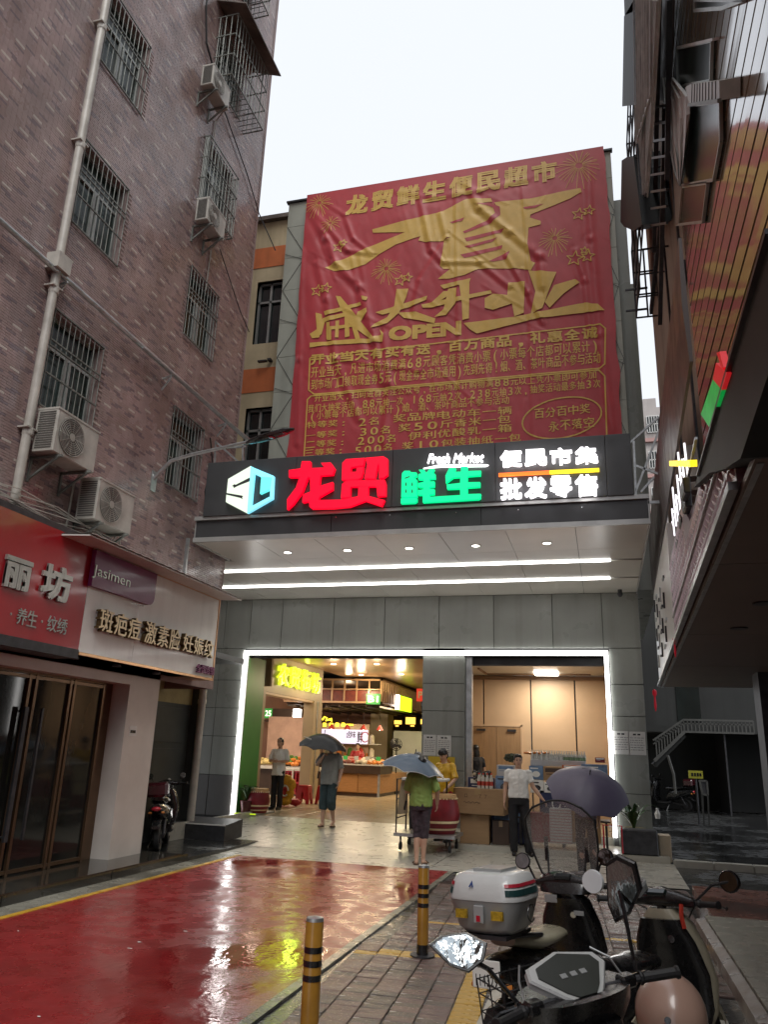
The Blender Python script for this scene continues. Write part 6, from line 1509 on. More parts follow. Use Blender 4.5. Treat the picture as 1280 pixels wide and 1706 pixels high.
        for s, sg_ in (('L', -1), ('R', 1)):
            f_ = {'short': .68, 'long': 1.0, 'elbow': .95}.get(sleeve, .68)
            e = j['sh' + s].lerp(j['el' + s], f_); q.ball(j['sh' + s] + Vector((-sg_ * .01, 0, -.012)), .062 * B, 12, 8); q.tube(j['sh' + s], e, .060 * B, .060 * B, 14)
            if sleeve == 'long': q.tube(j['el' + s], j['wr' + s], .058 * B, .042, 12); q.ball(j['el' + s], .059 * B, 12, 8)
        me = remesh(q, .011, 2, wr * 2.0, 16, loc[0])
        so = add_mesh('shirt', me, shirt, t)
        if collar:
            q = MB(); c = j['nec'] + Vector((0, .005, -.015))
            for s in (-1, 1): q.prism([c + Vector(v) for v in ((s * .012, .072, -.012), (s * .062, .038, .022), (s * .068, .036, -.02), (s * .045, .085, -.055))], (0, .008, 0))
            q.lathe([(.063, -.015), (.066, .02), (.062, .022)], c, 16); q.build('collar', collar, t)
            q = MB(); q.box(-.012, .012, .137, .146, 1.0, 1.36)
            for z in (1.02, 1.10, 1.18, 1.26, 1.34): q.ball((0, .148, z), .006, 6, 4)
            q.build('button_placket', collar, t)
    if pants and legs:
        q = MB(); g = .016 + skirtpants
        secs = [(j['pel'] + Vector((0, 0, .08)), .150, .112), (j['pel'] + Vector((0, 0, -.02)), .166, .122), (j['pel'] + Vector((0, 0, -.09)), .158, .115)]
        q.loft([[c + Vector(((rx * B + .006) * math.cos(u), (ry * B + .006) * math.sin(u), 0)) for u in np.linspace(0, 2 * math.pi, 20, endpoint=False)] for c, rx, ry in secs])
        for s in 'LR':
            hi, kn, an = j['hi' + s], j['kn' + s], j['an' + s]
            q.ball(hi, .094 * B, 12, 8)
            if pantlen >= 1: q.tube(hi, kn, .094 * B, .064 * B + skirtpants, 14); q.ball(kn, .064 * B + skirtpants, 12, 8); q.tube(kn, an + Vector((0, 0, -.03)), .064 * B + skirtpants, .056 + skirtpants, 14)
            elif pantlen > .55: q.tube(hi, kn, .094 * B, .072 * B + skirtpants, 14); q.ball(kn, .072 * B + skirtpants, 12, 8); e = kn.lerp(an, (pantlen - .5) * 2 * .9); q.tube(kn, e, .072 * B + skirtpants, .066 + skirtpants, 14)
            else: e = hi.lerp(kn, pantlen * 1.8); q.tube(hi, e, .096 * B, .085 * B + skirtpants, 14)
        add_mesh('trousers' if pantlen > .55 else 'shorts', remesh(q, .012, 2, wr * 1.8, 14, 3 + loc[0]), pants, t)
    if shoes and legs:
        for s in 'LR':
            an, to = j['an' + s], j['to' + s]; q = MB()
            if sandals:
                q.loft([[Vector((c.x + w * math.cos(u), c.y + l_ * math.sin(u), z)) for u in np.linspace(0, 6.283, 14, endpoint=False)] for c, w, l_, z in ((an.lerp(to, .5), .05, .135, 0.0), (an.lerp(to, .5), .05, .135, .018))])
                q.path([to + Vector((-.05, -.03, -.01)), to + Vector((0, -.04, .03)), to + Vector((.05, -.03, -.01))], .009, 5); q.build('sandal', shoes, t)
            else:
                chain(q, [an + Vector((0, -.03, -.04)), an.lerp(to, .55) + Vector((0, 0, -.018)), to + Vector((0, .015, .004))], [.046, .045, .036]); q.ball(an + Vector((0, -.01, -.01)), (.045, .05, .04), 10, 6)
                add_mesh('shoe', remesh(q, .012, 1), shoes, t)
    t.location = loc; t.rotation_euler = (0, 0, rot); s_ = H / 1.70; t.scale = (s_, s_, s_)
    return t
def umbrella(label, top, tilt, rad, drop, m_c, m_rim=None, hand_to=None, az=0.0):
    """top = world position of the crown; tilt = (rx, ry); shaft runs down its own axis"""
    t = thing('umbrella', label, 'umbrella', (0, 0, 0)); q = MB(); n = 8; seg = 6
    def pr(r, u):       # scalloped canopy
        k = (u * n / (2 * math.pi)) % 1; sc = 1 - .07 * math.sin(math.pi * k) * (r ** 2); z = -drop * (r ** 1.9) + .035 * math.sin(math.pi * k) * r ** 2
        return (rad * r * sc * math.cos(u), rad * r * sc * math.sin(u), z)
    U = [2 * math.pi * i / (n * seg) for i in range(n * seg)]; Rr = [.02, .15, .3, .45, .6, .75, .88, 1.0]
    top_ = [[Vector(pr(r, u)) for u in U] for r in Rr]
    q.loft(top_, caps=False); bot = [[v - Vector((0, 0, .006)) for v in r] for r in top_][::-1]; q.loft(bot, caps=False)
    q.build('canopy', m_c, t, smooth=50)
    q = MB(); q.tube((0, 0, .05), (0, 0, -.72), .007, n=8); q.lathe([(.012, .05), (.006, .08)], (0, 0, 0), 8); q.build('shaft', M_darksteel, t)
    q = MB(); q.tube((0, 0, -.72), (0, 0, -.86), .016, .018, 8); q.build('handle', M_black, t)
    for k in range(n):
        u = 2 * math.pi * k / n; q = MB(); q.path([Vector(pr(r, u)) - Vector((0, 0, .012)) for r in (.03, .3, .6, .85, 1.0)], .004, 4); q.tube((0, 0, -.30), Vector(pr(.5, u)) - Vector((0, 0, .014)), .003, n=4); q.build('rib', M_darksteel, t)
    if m_rim:
        q = MB(); q.path([Vector(pr(1.0, u)) + Vector((0, 0, -.002)) for u in U + [U[0]]], .006, 4); q.build('rim_binding', m_rim, t)
    t.rotation_mode = 'XYZ'; t.rotation_euler = (tilt[0], tilt[1], az); t.location = top
    return t
cl_w = mat('white_cotton', (0.80, 0.80, 0.77), 0.7, var=0.05, vscale=6); cl_blk = mat('black_trouser_cloth', (0.012, 0.012, 0.015), 0.8, var=0.2)
cl_gy = mat('grey_tshirt_cloth', (0.26, 0.27, 0.25), 0.8, var=0.06, vscale=5); cl_den = mat('dark_teal_denim', (0.03, 0.055, 0.06), 0.8, var=0.2, vscale=12)
cl_gr = mat('lime_green_cloth', (0.27, 0.40, 0.10), 0.75, var=0.08, vscale=6); cl_pur = mat('dark_purple_check', (0.06, 0.045, 0.055), 0.8, var=0.4, vscale=25)
cl_cr = mat('cream_cloth', (0.55, 0.47, 0.32), 0.8, var=0.06); cl_red = mat('red_performance_satin', (0.42, 0.02, 0.02), 0.35, var=0.15, vscale=4); cl_yel = mat('yellow_satin', (0.65, 0.38, 0.02), 0.35, var=0.15, vscale=5)
m_shoe = mat('black_shoe_leather', (0.012, 0.01, 0.01), 0.3, var=0.1); m_sand = mat('brown_sandal', (0.10, 0.05, 0.03), 0.5, var=0.1)
# woman in white t-shirt by the left opening, hands together
p = P(460, 1343, Z=.25); yw = 17.7; p = P(460, 1346, Z=.25)
person('woman in a white t-shirt and black trousers with hands clasped beside the left opening', (P(460, 1346, Y=17.75).x, 17.75, .25), R_(175), 1.60,
       dict(elL=(-.25, .02, 1.14), wrL=(-.07, .20, 1.13), elR=(.25, .02, 1.14), wrR=(.07, .20, 1.14), knL=(-.09, .03, .49), anL=(-.08, -.01, .085), toL=(-.09, .13, .03), knR=(.09, .01, .49), anR=(.09, .0, .085), toR=(.12, .12, .03)),
       cl_w, cl_blk, 'tied', m_shoe, 'elbow', 1, .96, palms={'L': (1, 0, 0), 'R': (-1, 0, 0)}, curl=(.5, .5), skirtpants=.012, shirt_len=.80)
# man walking out under the black umbrella
pu = P(545, 1377, Z=.19)
person('man in a grey t-shirt and dark cropped trousers walking in sandals under the black umbrella', (pu.x, pu.y, .19), R_(178), 1.62,
       dict(elR=(.26, .06, 1.20), wrR=(.09, .20, 1.36), knR=(.09, .04, .49), anR=(.09, .04, .085), toR=(.10, .17, .03), knL=(-.10, .10, .50), anL=(-.08, -.12, .13), toL=(-.10, .0, .045), elL=(-.25, -.02, 1.12), wrL=(-.24, .08, .88)),
       cl_gy, cl_den, 'short', m_sand, 'elbow', .72, 1.08, sandals=True, skirtpants=.014, shirt_len=.82, palms={'R': (-1, 0, 0)}, curl=(.4, 1.0))
tp = P(541, 1222, Y=pu.y - .15)
m_ublk = mat('black_umbrella_cloth', (0.018, 0.02, 0.024), 0.45, var=0.15, vscale=3, coat=.1)
ub1 = umbrella('black umbrella tilted over the walking man in grey', tp, (R_(5), R_(8)), .50, .27, m_ublk)
q = MB()
for k in range(6): q.box(-.32 + k * .033, -.30 + k * .033, -.27 - k * .014, -.26 - k * .014, -.105 - k * .002, -.085 - k * .002)
o = q.build('printed_mark', m_whites, ub1)
# person behind him in cream
pc = P(546, 1346, Z=.25)
person('woman in a cream top and black shorts half hidden behind the man in grey', (pc.x - .1, pc.y + .2, .25), R_(-60), 1.62,
       dict(elL=(-.2, .14, 1.14), wrL=(-.12, .3, 1.1), anR=(.1, -.12, .09), toR=(.1, .02, .03)), cl_cr, cl_blk, 'short', m_sand, 'short', .5, 1.0, sandals=True)
# green shirt with blue umbrella
pg = P(700, 1440, Z=0.002)
person('person seen from behind in a lime green t-shirt and dark shorts under the blue umbrella', (pg.x, pg.y, 0), R_(8), 1.58,
       dict(elL=(-.25, .04, 1.13), wrL=(-.14, .20, 1.10), elR=(.27, .0, 1.14), wrR=(.26, .12, .93), knL=(-.06, .04, .49), anL=(-.055, -.06, .085), toL=(-.08, .08, .03), knR=(.06, .02, .49), anR=(.05, .0, .085), toR=(.09, .12, .03)),
       cl_gr, cl_pur, 'bowl', m_sand, 'elbow', .62, 1.05, sandals=True, shirt_len=.90, palms={'L': (0, 0, 1)}, curl=(1, .4), wr=.008)
m_ublu = mat('slate_blue_umbrella_cloth', (0.055, 0.09, 0.14), 0.4, var=0.1, vscale=3, coat=.15)
tp = P(692, 1256, Y=pg.y + .12)
umbrella('slate blue umbrella with a pale rim held over the person in green', tp, (R_(2), R_(11)), .52, .25, m_ublu, M_white)
# man in white shirt
pm = P(866, 1425, Z=.002)
person('man in a white short sleeved shirt and black trousers before the stacked boxes', (pm.x, pm.y, 0.005), R_(188), 1.66,
       dict(elR=(.23, -.03, 1.13), wrR=(.25, .03, .88), elL=(-.26, .0, 1.14), wrL=(-.42, .08, .94), knL=(-.13, .03, .49), anL=(-.17, .0, .085), toL=(-.21, .11, .03), knR=(.10, .02, .49), anR=(.09, -.01, .085), toR=(.10, .13, .03)),
       cl_w, cl_blk, 'short', m_shoe, 'short', 1, 1.03, collar=cl_w, headrot=(.05, 0, .1), skirtpants=.008, shirt_len=.95, wr=.007)
# performer in red and yellow at the drum
pp = (P(742, 1300, Y=14.75).x, 14.75, .1)
person('young drummer in a shiny red and yellow costume standing behind the big drum', pp, R_(150), 1.62,
       dict(elR=(.24, .06, 1.14), wrR=(.20, .26, .95), elL=(-.27, .02, 1.14), wrL=(-.24, .22, .98), hea=(0, .06, 1.57), nec=(0, .02, 1.43)), cl_yel, cl_red, 'bowl', m_shoe, 'elbow', 1, .98, skirtpants=.03, headrot=(-.35, 0, 0), palms={'L': (0, 0, -1), 'R': (0, 0, -1)}, curl=(1, 1), shirt_len=.9)
t = thing('costume_vest', 'red satin vest panels worn over the yellow top of the drummer', 'clothing', pp)
# person in dark at the side room
person('woman with black hair and a dark top turned away inside the side room doorway', (-2.72, 17.4, .25), R_(40), 1.58, dict(), cl_blk, cl_blk, 'long', None, 'short', 1, .95)
m_gycap = mat('grey_cap_cloth', (.25, .25, .24), .8, var=.1)
pk = P(698, 1262, Y=15.0)
person('person in a grey cap hidden behind the blue umbrella near the pillar', (P(697, 1262, Y=14.8).x, 14.8, .13), R_(170), 1.50, dict(), cl_cr, cl_blk, 'short', m_shoe, 'short', 1, 1.0, cap=m_gycap)
# vendor
person('vendor in a red apron behind the meat counter', (P(596, 1250, Y=26.2).x, 26.2, .25), R_(185), 1.6, dict(elL=(-.25, .05, 1.14), wrL=(-.16, .26, 1.05), elR=(.25, .05, 1.14), wrR=(.16, .26, 1.05)), cl_red, cl_blk, 'short', None, 'elbow', 1, 1.0)
# person under the purple umbrella, mostly hidden
pq = (P(975, 1330, Y=12.4).x, 12.4, .0)
person('person in a dark top almost hidden under the big purple umbrella behind the scooter', pq, R_(20), 1.5, dict(elL=(-.22, .06, 1.16), wrL=(-.10, .18, 1.2)), mat('faded_mauve_cloth', (.12, .09, .10), .8, var=.1), cl_blk, 'short', m_shoe, 'short', 1, 1.0)
m_upur = mat('dusky_purple_umbrella_cloth', (0.075, 0.065, 0.11), 0.5, var=0.1, vscale=3)
tp = P(983, 1290, Y=12.2)
umbrella('large dusky purple umbrella tilted to the right behind the scooter windshield', tp, (R_(32), R_(12)), .60, .30, m_upur, None)
bpy.data.objects.remove(bpy.data.objects['costume_vest'])
# ================================================================== scooters
def ell(c, rx, rz, n=18, e=2.4, T=None, nrm='y'):
    out = []
    for i in range(n):
        u = 2 * math.pi * i / n; cu, su = math.cos(u), math.sin(u)
        a = rx * math.copysign(abs(cu) ** (2 / e), cu); b = rz * math.copysign(abs(su) ** (2 / e), su)
        v = Vector((a, 0, b)) if nrm == 'y' else Vector((a, b, 0))
        if T is not None: v = T @ v
        out.append(Vector(c) + v)
    return out
def wheel(t, y, r=.215, w=.05, x=0):
    q = MB(); pr = [(r - .055, -w * .7), (r - .03, -w), (r - .006, -w * .75), (r, 0), (r - .006, w * .75), (r - .03, w), (r - .055, w * .7)]
    q.lathe(pr + [pr[0]], (x, y, r), 26, 'x'); a = q.build('tyre', M_blackrough, t, smooth=50)
    q = MB(); q.lathe([(r - .052, -w * .65), (r - .07, -w * .5), (r - .07, w * .5), (r - .052, w * .65)], (x, y, r), 24, 'x'); q.lathe([(.001, -w), (.04, -w), (.045, w), (.001, w)], (x, y, r), 14, 'x')
    for k in range(6): u = k * math.pi / 3; q.bar((x, y + .03 * math.cos(u), r + .03 * math.sin(u)), (x, y + (r - .06) * math.cos(u), r + (r - .06) * math.sin(u)), .03, .02)
    q.build('rim', M_darksteel, a)
def mirror(t, base, c, rx, rz, T, m_fr=None, hexa=False, bright=None):
    q = MB(); mid = Vector(base).lerp(Vector(c), .5) + Vector((0, 0, .03)); q.path([base, mid, c], [.007, .008, .009], 6); q.build('mirror_stem', M_black, t)
    def ring(s, dy):
        if hexa: pts = [(-1.0, .55), (-.55, .95), (.35, 1), (1, .35), (.8, -.5), (.25, -1), (-.35, -.6)]
        else: pts = [(math.cos(u), math.sin(u)) for u in np.linspace(0, 6.283, 20, endpoint=False)]
        return [Vector(c) + T @ Vector((a * rx * s, dy, b * rz * s)) for a, b in pts]
    q = MB(); q.loft([ring(1, -.006), ring(1.04, .0), ring(1.0, .018), ring(.5, .034)]); sh = q.build('mirror_shell', M_black, t)
    q = MB(); q.loft([ring(.88, -.0085), ring(.88, -.0062)]); q.build('mirror_glass', M_mirror, sh)
def grip(q, a, b, r=.017):
    a, b = Vector(a), Vector(b); d = b - a; q.path([a, a + d * .05, a + d * .1, a + d * .9, a + d * .95, b], [r * 1.3, r * 1.3, r, r, r * 1.3, r * 1.25], 10)
def scooter(name, label, m_body, m_shield, m_seat, opts, grp='electric scooters parked on the pavers'):
    t = thing(name, label, 'scooter', (0, 0, 0), grp)
    wheel(t, -.58); wheel(t, .66)
    # front fork and fender
    q = MB()
    for s in (-1, 1): q.tube((s * .07, .66, .215), (s * .06, .47, .62), .018)
    q.tube((0, .47, .55), (0, .36, 1.0), .028); q.build('fork', M_darksteel, t)
    q = MB(); rings = []
    for u in np.linspace(R_(20), R_(165), 9):
        cy, cz = .66 + .25 * math.cos(u), .215 + .25 * math.sin(u); d = Vector((0, math.cos(u), math.sin(u)))
        rings.append([Vector((x, cy, cz)) + d * h for x, h in ((-.07, -.05), (-.06, .0), (-.03, .018), (.03, .018), (.06, 0), (.07, -.05), (.05, -.012), (-.05, -.012))])
    q.loft(rings); q.build('front_fender', m_shield, t, smooth=True)
    # leg shield: outer apron and dark inner panel
    q = MB(); q.loft([ell((0, .44, .30), .13, .05, nrm='z'), ell((0, .50, .42), .19, .06, nrm='z'), ell((0, .49, .58), .22, .065, nrm='z'), ell((0, .45, .74), .20, .075, nrm='z'), ell((0, .41, .88), .15, .085, nrm='z'), ell((0, .39, .95), .08, .07, nrm='z')]); q.build('front_apron', m_shield, t, smooth=50)
    q = MB(); q.loft([ell((0, .385, .30), .15, .03, nrm='z'), ell((0, .415, .45), .205, .03, nrm='z'), ell((0, .40, .62), .215, .035, nrm='z'), ell((0, .36, .78), .18, .04, nrm='z'), ell((0, .33, .90), .12, .045, nrm='z')]); q.build('inner_leg_shield', M_black, t, smooth=50)
    q = MB(); q.lathe([(.02, -.006), (.02, .008), (.012, .012)], (.06, .315, .80), 12, 'y'); q.build('key_lock', M_chrome, t)
    # headlight
    q = MB(); q.ball((0, .50, .84), (.075, .045, .05), 14, 8); q.build('headlight', M_mirror, t, smooth=True)
    # floorboard and lower body
    q = MB(); q.loft([ell((0, .42, .27), .13, .05), ell((0, .25, .255), .17, .045), ell((0, .0, .26), .18, .05), ell((0, -.12, .30), .17, .08)]); q.build('floorboard', M_blackrough, t, smooth=50)
    # rear body
    q = MB(); q.loft([ell((0, .02, .42), .13, .12), ell((0, -.08, .50), .165, .17), ell((0, -.30, .54), .175, .17), ell((0, -.55, .60), .155, .13), ell((0, -.78, .66), .11, .085), ell((0, -.90, .69), .06, .045)]); q.build('rear_body', m_body, t, smooth=50)
    for s in (-1, 1):
        q = MB(); q.prism([(s * .172, -.06, .50), (s * .182, -.28, .47), (s * .172, -.48, .56), (s * .176, -.30, .62), (s * .168, -.10, .60)], (s * .008, 0, 0)); q.build('side_panel', opts.get('side', m_shield), t)
    # seat
    q = MB(); q.loft([ell((0, .10, .72), .08, .03), ell((0, .02, .735), .125, .045), ell((0, -.22, .745), .145, .05), ell((0, -.42, .76), .15, .055), ell((0, -.60, .80), .13, .05), ell((0, -.70, .80), .08, .03)]); q.build('seat', m_seat, t, smooth=60)
    # swing arm, motor, stand
    q = MB(); q.bar((.08, -.58, .215), (.08, -.15, .28), .04); q.bar((-.08, -.58, .215), (-.08, -.15, .28), .04); q.lathe([(.001, -.05), (.10, -.05), (.10, .05), (.001, .05)], (0, -.58, .215), 18, 'x'); q.tube((.1, -.6, .25), (.1, -.45, .56), .022); q.tube((-.1, -.6, .25), (-.1, -.45, .56), .022); q.build('swing_arm', M_darksteel, t)
    q = MB(); q.tube((-.08, -.05, .26), (-.22, .02, .02), .011); q.tube((-.22, .02, .015), (-.22, -.04, .015), .013); q.build('kick_stand', M_steel, t)
    q = MB(); q.loft([ell((0, -.66, .48), .07, .02), ell((0, -.80, .46), .075, .02), ell((0, -.90, .38), .07, .02)]); q.build('rear_fender', M_black, t)
    # tail lamp
    q = MB(); q.ball((0, -.905, .66), (.075, .03, .035), 14, 8); q.build('tail_lamp', m_redled, t, smooth=True)
    for s in (-1, 1): q = MB(); q.ball((s * .10, -.86, .60), (.03, .03, .02), 10, 6); q.build('indicator', v_o, t)
    # handlebar cowl, bar and grips
    q = MB()
    if opts.get('cowl', True): q.loft([ell((-.20, .36, .985), .03, .025, T=Matrix.Rotation(1.57, 3, 'Z')), ell((-.10, .38, 1.0), .055, .04, T=Matrix.Rotation(1.57, 3, 'Z')), ell((0, .39, 1.01), .075, .055, T=Matrix.Rotation(1.57, 3, 'Z')), ell((.10, .38, 1.0), .055, .04, T=Matrix.Rotation(1.57, 3, 'Z')), ell((.20, .36, .985), .03, .025, T=Matrix.Rotation(1.57, 3, 'Z'))])
    q.build('handlebar_cowl', M_black, t, smooth=60)
    q = MB(); q.path([(-.36, .30, .99), (-.22, .35, .985), (0, .37, .98), (.22, .35, .985), (.36, .30, .99)], .012, 8); q.build('handlebar', M_darksteel, t)
    for s in (-1, 1):
        q = MB(); grip(q, (s * .24, .345, .985), (s * .37, .295, .99)); q.build('grip', M_blackrough, t)
        q = MB(); q.path([(s * .22, .385, .985), (s * .30, .39, .98), (s * .39, .345, .97)], [.006, .007, .006], 5); q.ball((s * .39, .345, .97), .010, 6, 4); q.build('brake_lever', opts.get('lever', M_black), t)
        q = MB(); q.rbox(s * .19 - .03, s * .19 + .03, .33, .385, .965, 1.005, .008); q.build('switch_block', M_black, t)
    q = MB() if opts.get('cowl', True) else None
    if q: q.rbox(-.06, .06, .31, .36, 1.02, 1.045, .01, Matrix.Translation((0, .33, 1.03)) @ Matrix.Rotation(.6, 4, 'X') @ Matrix.Translation((0, -.33, -1.03))); q.build('display', M_glassd, t)
    # cables
    q = MB()
    for s in (-1, 1): q.path([(s * .2, .38, .98), (s * .14, .46, .93), (s * .06, .47, .82)], .005, 5)
    q.build('brake_cable', M_blackrough, t)
    return t
def place(t, loc, heading, lean=0.0, s=1.0):
    t.rotation_mode = 'XYZ'; t.location = loc; t.rotation_euler = (0, lean, heading); t.scale = (s, s, s)
def wetdrops(m):
    nt = m.node_tree; n = nt.nodes; l = nt.links; b = n['Principled BSDF']; tc = n.new('ShaderNodeTexCoord'); v = n.new('ShaderNodeTexVoronoi'); v.inputs['Scale'].default_value = 120
    l.new(tc.outputs['Object'], v.inputs['Vector']); r = n.new('ShaderNodeValToRGB'); r.color_ramp.elements[0].position = .12; r.color_ramp.elements[1].position = .3; r.color_ramp.elements[0].color = (1, 1, 1, 1); r.color_ramp.elements[1].color = (0, 0, 0, 1)
    l.new(v.outputs['Distance'], r.inputs[0]); bp = n.new('ShaderNodeBump'); bp.inputs['Strength'].default_value = .6; bp.inputs['Distance'].default_value = .002
    l.new(r.outputs[0], bp.inputs['Height']); l.new(bp.outputs[0], b.inputs['Normal']); return m
m_darkred = mat('dark_red_plastic', (0.05, 0.008, 0.012), 0.22, var=.1, coat=.5)
m_beig = mat('beige_gloss_plastic', (0.42, 0.38, 0.28), 0.25, var=.06, coat=.5)
m_cseat = mat('cream_wet_seat', (0.50, 0.46, 0.33), 0.25, var=.1, coat=.4, bump=.1, bscale=40)
m_lgrey = mat('light_grey_plastic', (0.30, 0.31, 0.31), 0.3, var=.06, coat=.3)
m_boxw = mat('white_box_plastic', (0.62, 0.63, 0.62), 0.25, var=.05, coat=.4, bump=.05, bscale=60)
m_boxg = mat('pale_grey_box_plastic', (0.36, 0.37, 0.37), 0.3, var=.06, coat=.3)
m_stripe_r = mat('red_stripe', (.42, .02, .04), .3, var=0); m_stripe_g = mat('dark_green_stripe', (.015, .05, .05), .3, var=0)
for m_ in (m_beig, m_cseat, m_lgrey, m_boxw, m_boxg, M_black): wetdrops(m_)
# --- scooter A: top box and windshield
A = scooter('scooter', 'black electric scooter with a white top box and a tall clear windshield', M_black, M_black, m_cseat, dict(side=m_lgrey))
q = MB(); q.box(-.10, .10, -.93, -.92, .40, .50); pl = None
q = MB(); q.rbox(-.085, .085, -.935, -.925, .60, .74, .004); plate = q.build('number_plate', m_whites, A)
q = MB(); letters(q, '114329', (-.072, -.9365, .612), (.072, -.9365, .612), (-.072, -.9365, .67), 0, .02); q.box(-.05, .05, -.9365, -.936, .70, .708); q.build('lettering', M_black, plate)
# rack and top box
q = MB()
for s in (-1, 1): q.path([(s * .13, -.42, .80), (s * .14, -.70, .84), (s * .09, -.92, .85)], .012, 6)
q.box(-.14, .14, -.95, -.60, .845, .865); q.build('rack', M_darksteel, A)
BZ = .87
q = MB(); q.loft([ell((0, -.78, BZ), .15, .15, 24, 4, nrm='z'), ell((0, -.78, BZ + .03), .185, .175, 24, 4, nrm='z'), ell((0, -.78, BZ + .14), .215, .20, 24, 4, nrm='z'), ell((0, -.78, BZ + .17), .225, .21, 24, 4, nrm='z')]); q.build('top_box_base', m_boxg, A, smooth=60)
q = MB(); q.loft([ell((0, -.78, BZ + .172), .228, .213, 24, 4, nrm='z'), ell((0, -.78, BZ + .19), .228, .213, 24, 4, nrm='z'), ell((0, -.775, BZ + .25), .215, .20, 24, 4, nrm='z'), ell((0, -.77, BZ + .295), .195, .175, 24, 4, nrm='z'), ell((0, -.76, BZ + .31), .15, .13, 24, 4, nrm='z')]); lid = q.build('top_box_lid', m_boxw, A, smooth=60)
q = MB(); q.box(-.09, .09, -.86, -.64, BZ + .31, BZ + .325); q.build('lid_pad', m_boxg, lid)
def band(z0, z1, m, u0, u1, nm, g=.003):
    q = MB()
    def rr(z):
        f_ = (z - (BZ + .19)) / .06 if z < BZ + .25 else 1 + (z - (BZ + .25)) / .045
        return (.228 - .013 * min(f_, 1) - .02 * max(0, f_ - 1), .213 - .013 * min(f_, 1) - .025 * max(0, f_ - 1))
    lo, hi = [], []
    for u in np.linspace(u0, u1, 14):
        cu, su = math.cos(u), math.sin(u)
        for z, L in ((z0, lo), (z1, hi)):
            rx, ry = rr(z); L.append(Vector(((rx + g) * math.copysign(abs(cu) ** .5, cu), -.778 + (ry + g) * math.copysign(abs(su) ** .5, su), z)))
    n = len(lo); q.add(lo + hi, [(i, i + 1, n + i + 1, n + i) for i in range(n - 1)]); q.build(nm, m, lid)
for (u0, u1) in ((R_(-60), R_(75)), (R_(-180), R_(-125)), (R_(105), R_(180))):
    band(BZ + .20, BZ + .232, m_stripe_g, u0, u1, 'green_stripe'); band(BZ + .245, BZ + .262, m_stripe_r, u0, u1, 'red_stripe')
q = MB(); y_ = -.985; q.prism([(-.06, y_, BZ + .24), (-.035, y_, BZ + .275), (-.03, y_, BZ + .24), (-.038, y_, BZ + .24), (-.039, y_, BZ + .255), (-.05, y_, BZ + .24)], (0, -.002, 0)); q.build('emblem', mat('blue_mark', (.03, .08, .3), .3, var=0), lid)
q = MB(); q.rbox(-.03, .03, -.999, -.98, BZ + .06, BZ + .15, .004); q.build('latch', m_boxg, A); q = MB(); q.box(-.012, .012, -1.002, -.999, BZ + .07, BZ + .10); q.build('lock', m_redled, A)
for s in (-1, 1):
    q = MB(); q.box(s * .11 - .035, s * .11 + .035, -.992, -.975, BZ + .08, BZ + .125); q.build('reflector', mat('amber_reflector', (.5, .32, .03), .25, var=.4, vscale=40), A)
q = MB(); q.path([(.226, -.78 + .05 * math.cos(u), BZ + .10 + .045 * math.sin(u)) for u in np.linspace(.3, 5.6, 14)], .004, 5); q.build('side_handle', M_black, A)
# windshield
m_ws = bpy.data.materials.new('rain_speckled_windshield'); m_ws.use_nodes = True; n_ = m_ws.node_tree.nodes; l_ = m_ws.node_tree.links; MATS['ws'] = m_ws
b_ = n_['Principled BSDF']; b_.inputs['Base Color'].default_value = (.45, .43, .40, 1); b_.inputs['Roughness'].default_value = .08; b_.inputs['Specular IOR Level'].default_value = .6
tc_ = n_.new('ShaderNodeTexCoord'); vo = n_.new('ShaderNodeTexVoronoi'); vo.inputs['Scale'].default_value = 150; l_.new(tc_.outputs['Object'], vo.inputs['Vector'])
cr_ = n_.new('ShaderNodeValToRGB'); cr_.color_ramp.elements[0].position = .18; cr_.color_ramp.elements[1].position = .42; cr_.color_ramp.elements[0].color = (.62, .62, .62, 1); cr_.color_ramp.elements[1].color = (.22, .22, .22, 1)
l_.new(vo.outputs['Distance'], cr_.inputs[0]); l_.new(cr_.outputs[0], b_.inputs['Alpha'])
bp_ = n_.new('ShaderNodeBump'); bp_.inputs['Strength'].default_value = .5; bp_.inputs['Distance'].default_value = .003; l_.new(vo.outputs['Distance'], bp_.inputs['Height']); l_.new(bp_.outputs[0], b_.inputs['Normal'])
def wsp(u, v):          # u -1..1 across, v 0..1 up
    w = .20 + .06 * math.sin(v * math.pi * .8) - (.10 * max(0, v - .75) / .25) ** 1; return Vector((u * w, .50 - .16 * v - .05 * u * u + .0, 1.03 + .50 * v - .10 * (1 - v) * (1 - abs(u)) * 0))
outline = []
q = MB(); NU, NV = 12, 12; g1 = []
for dy in (0, .004):
    for k in range(NV + 1):
        for i in range(NU + 1):
            u = -1 + 2 * i / NU; v = k / NV
            vv = v * (1 - .16 * abs(u) ** 3) if v > .5 else v; vv = v - (.10 * abs(u) ** 3 if v > .99 else 0)
            p_ = wsp(u, vv); g1.append(p_ + Vector((0, dy, 0)))
fs = []
for L in (0, 1):
    o_ = L * (NU + 1) * (NV + 1)
    for k in range(NV):
        for i in range(NU):
            a = o_ + k * (NU + 1) + i; f_ = (a, a + 1, a + NU + 2, a + NU + 1); fs.append(f_ if L == 0 else f_[::-1])
q.add(g1, fs); wsh = q.build('windshield', m_ws, A, smooth=80)
edge = [g1[i] for i in range(NU + 1)] + [g1[k * (NU + 1) + NU] for k in range(1, NV + 1)] + [g1[NV * (NU + 1) + i] for i in range(NU - 1, -1, -1)] + [g1[k * (NU + 1)] for k in range(NV - 1, -1, -1)]
q = MB(); q.path(edge, .008, 5); q.build('windshield_edge', M_blackrough, wsh)
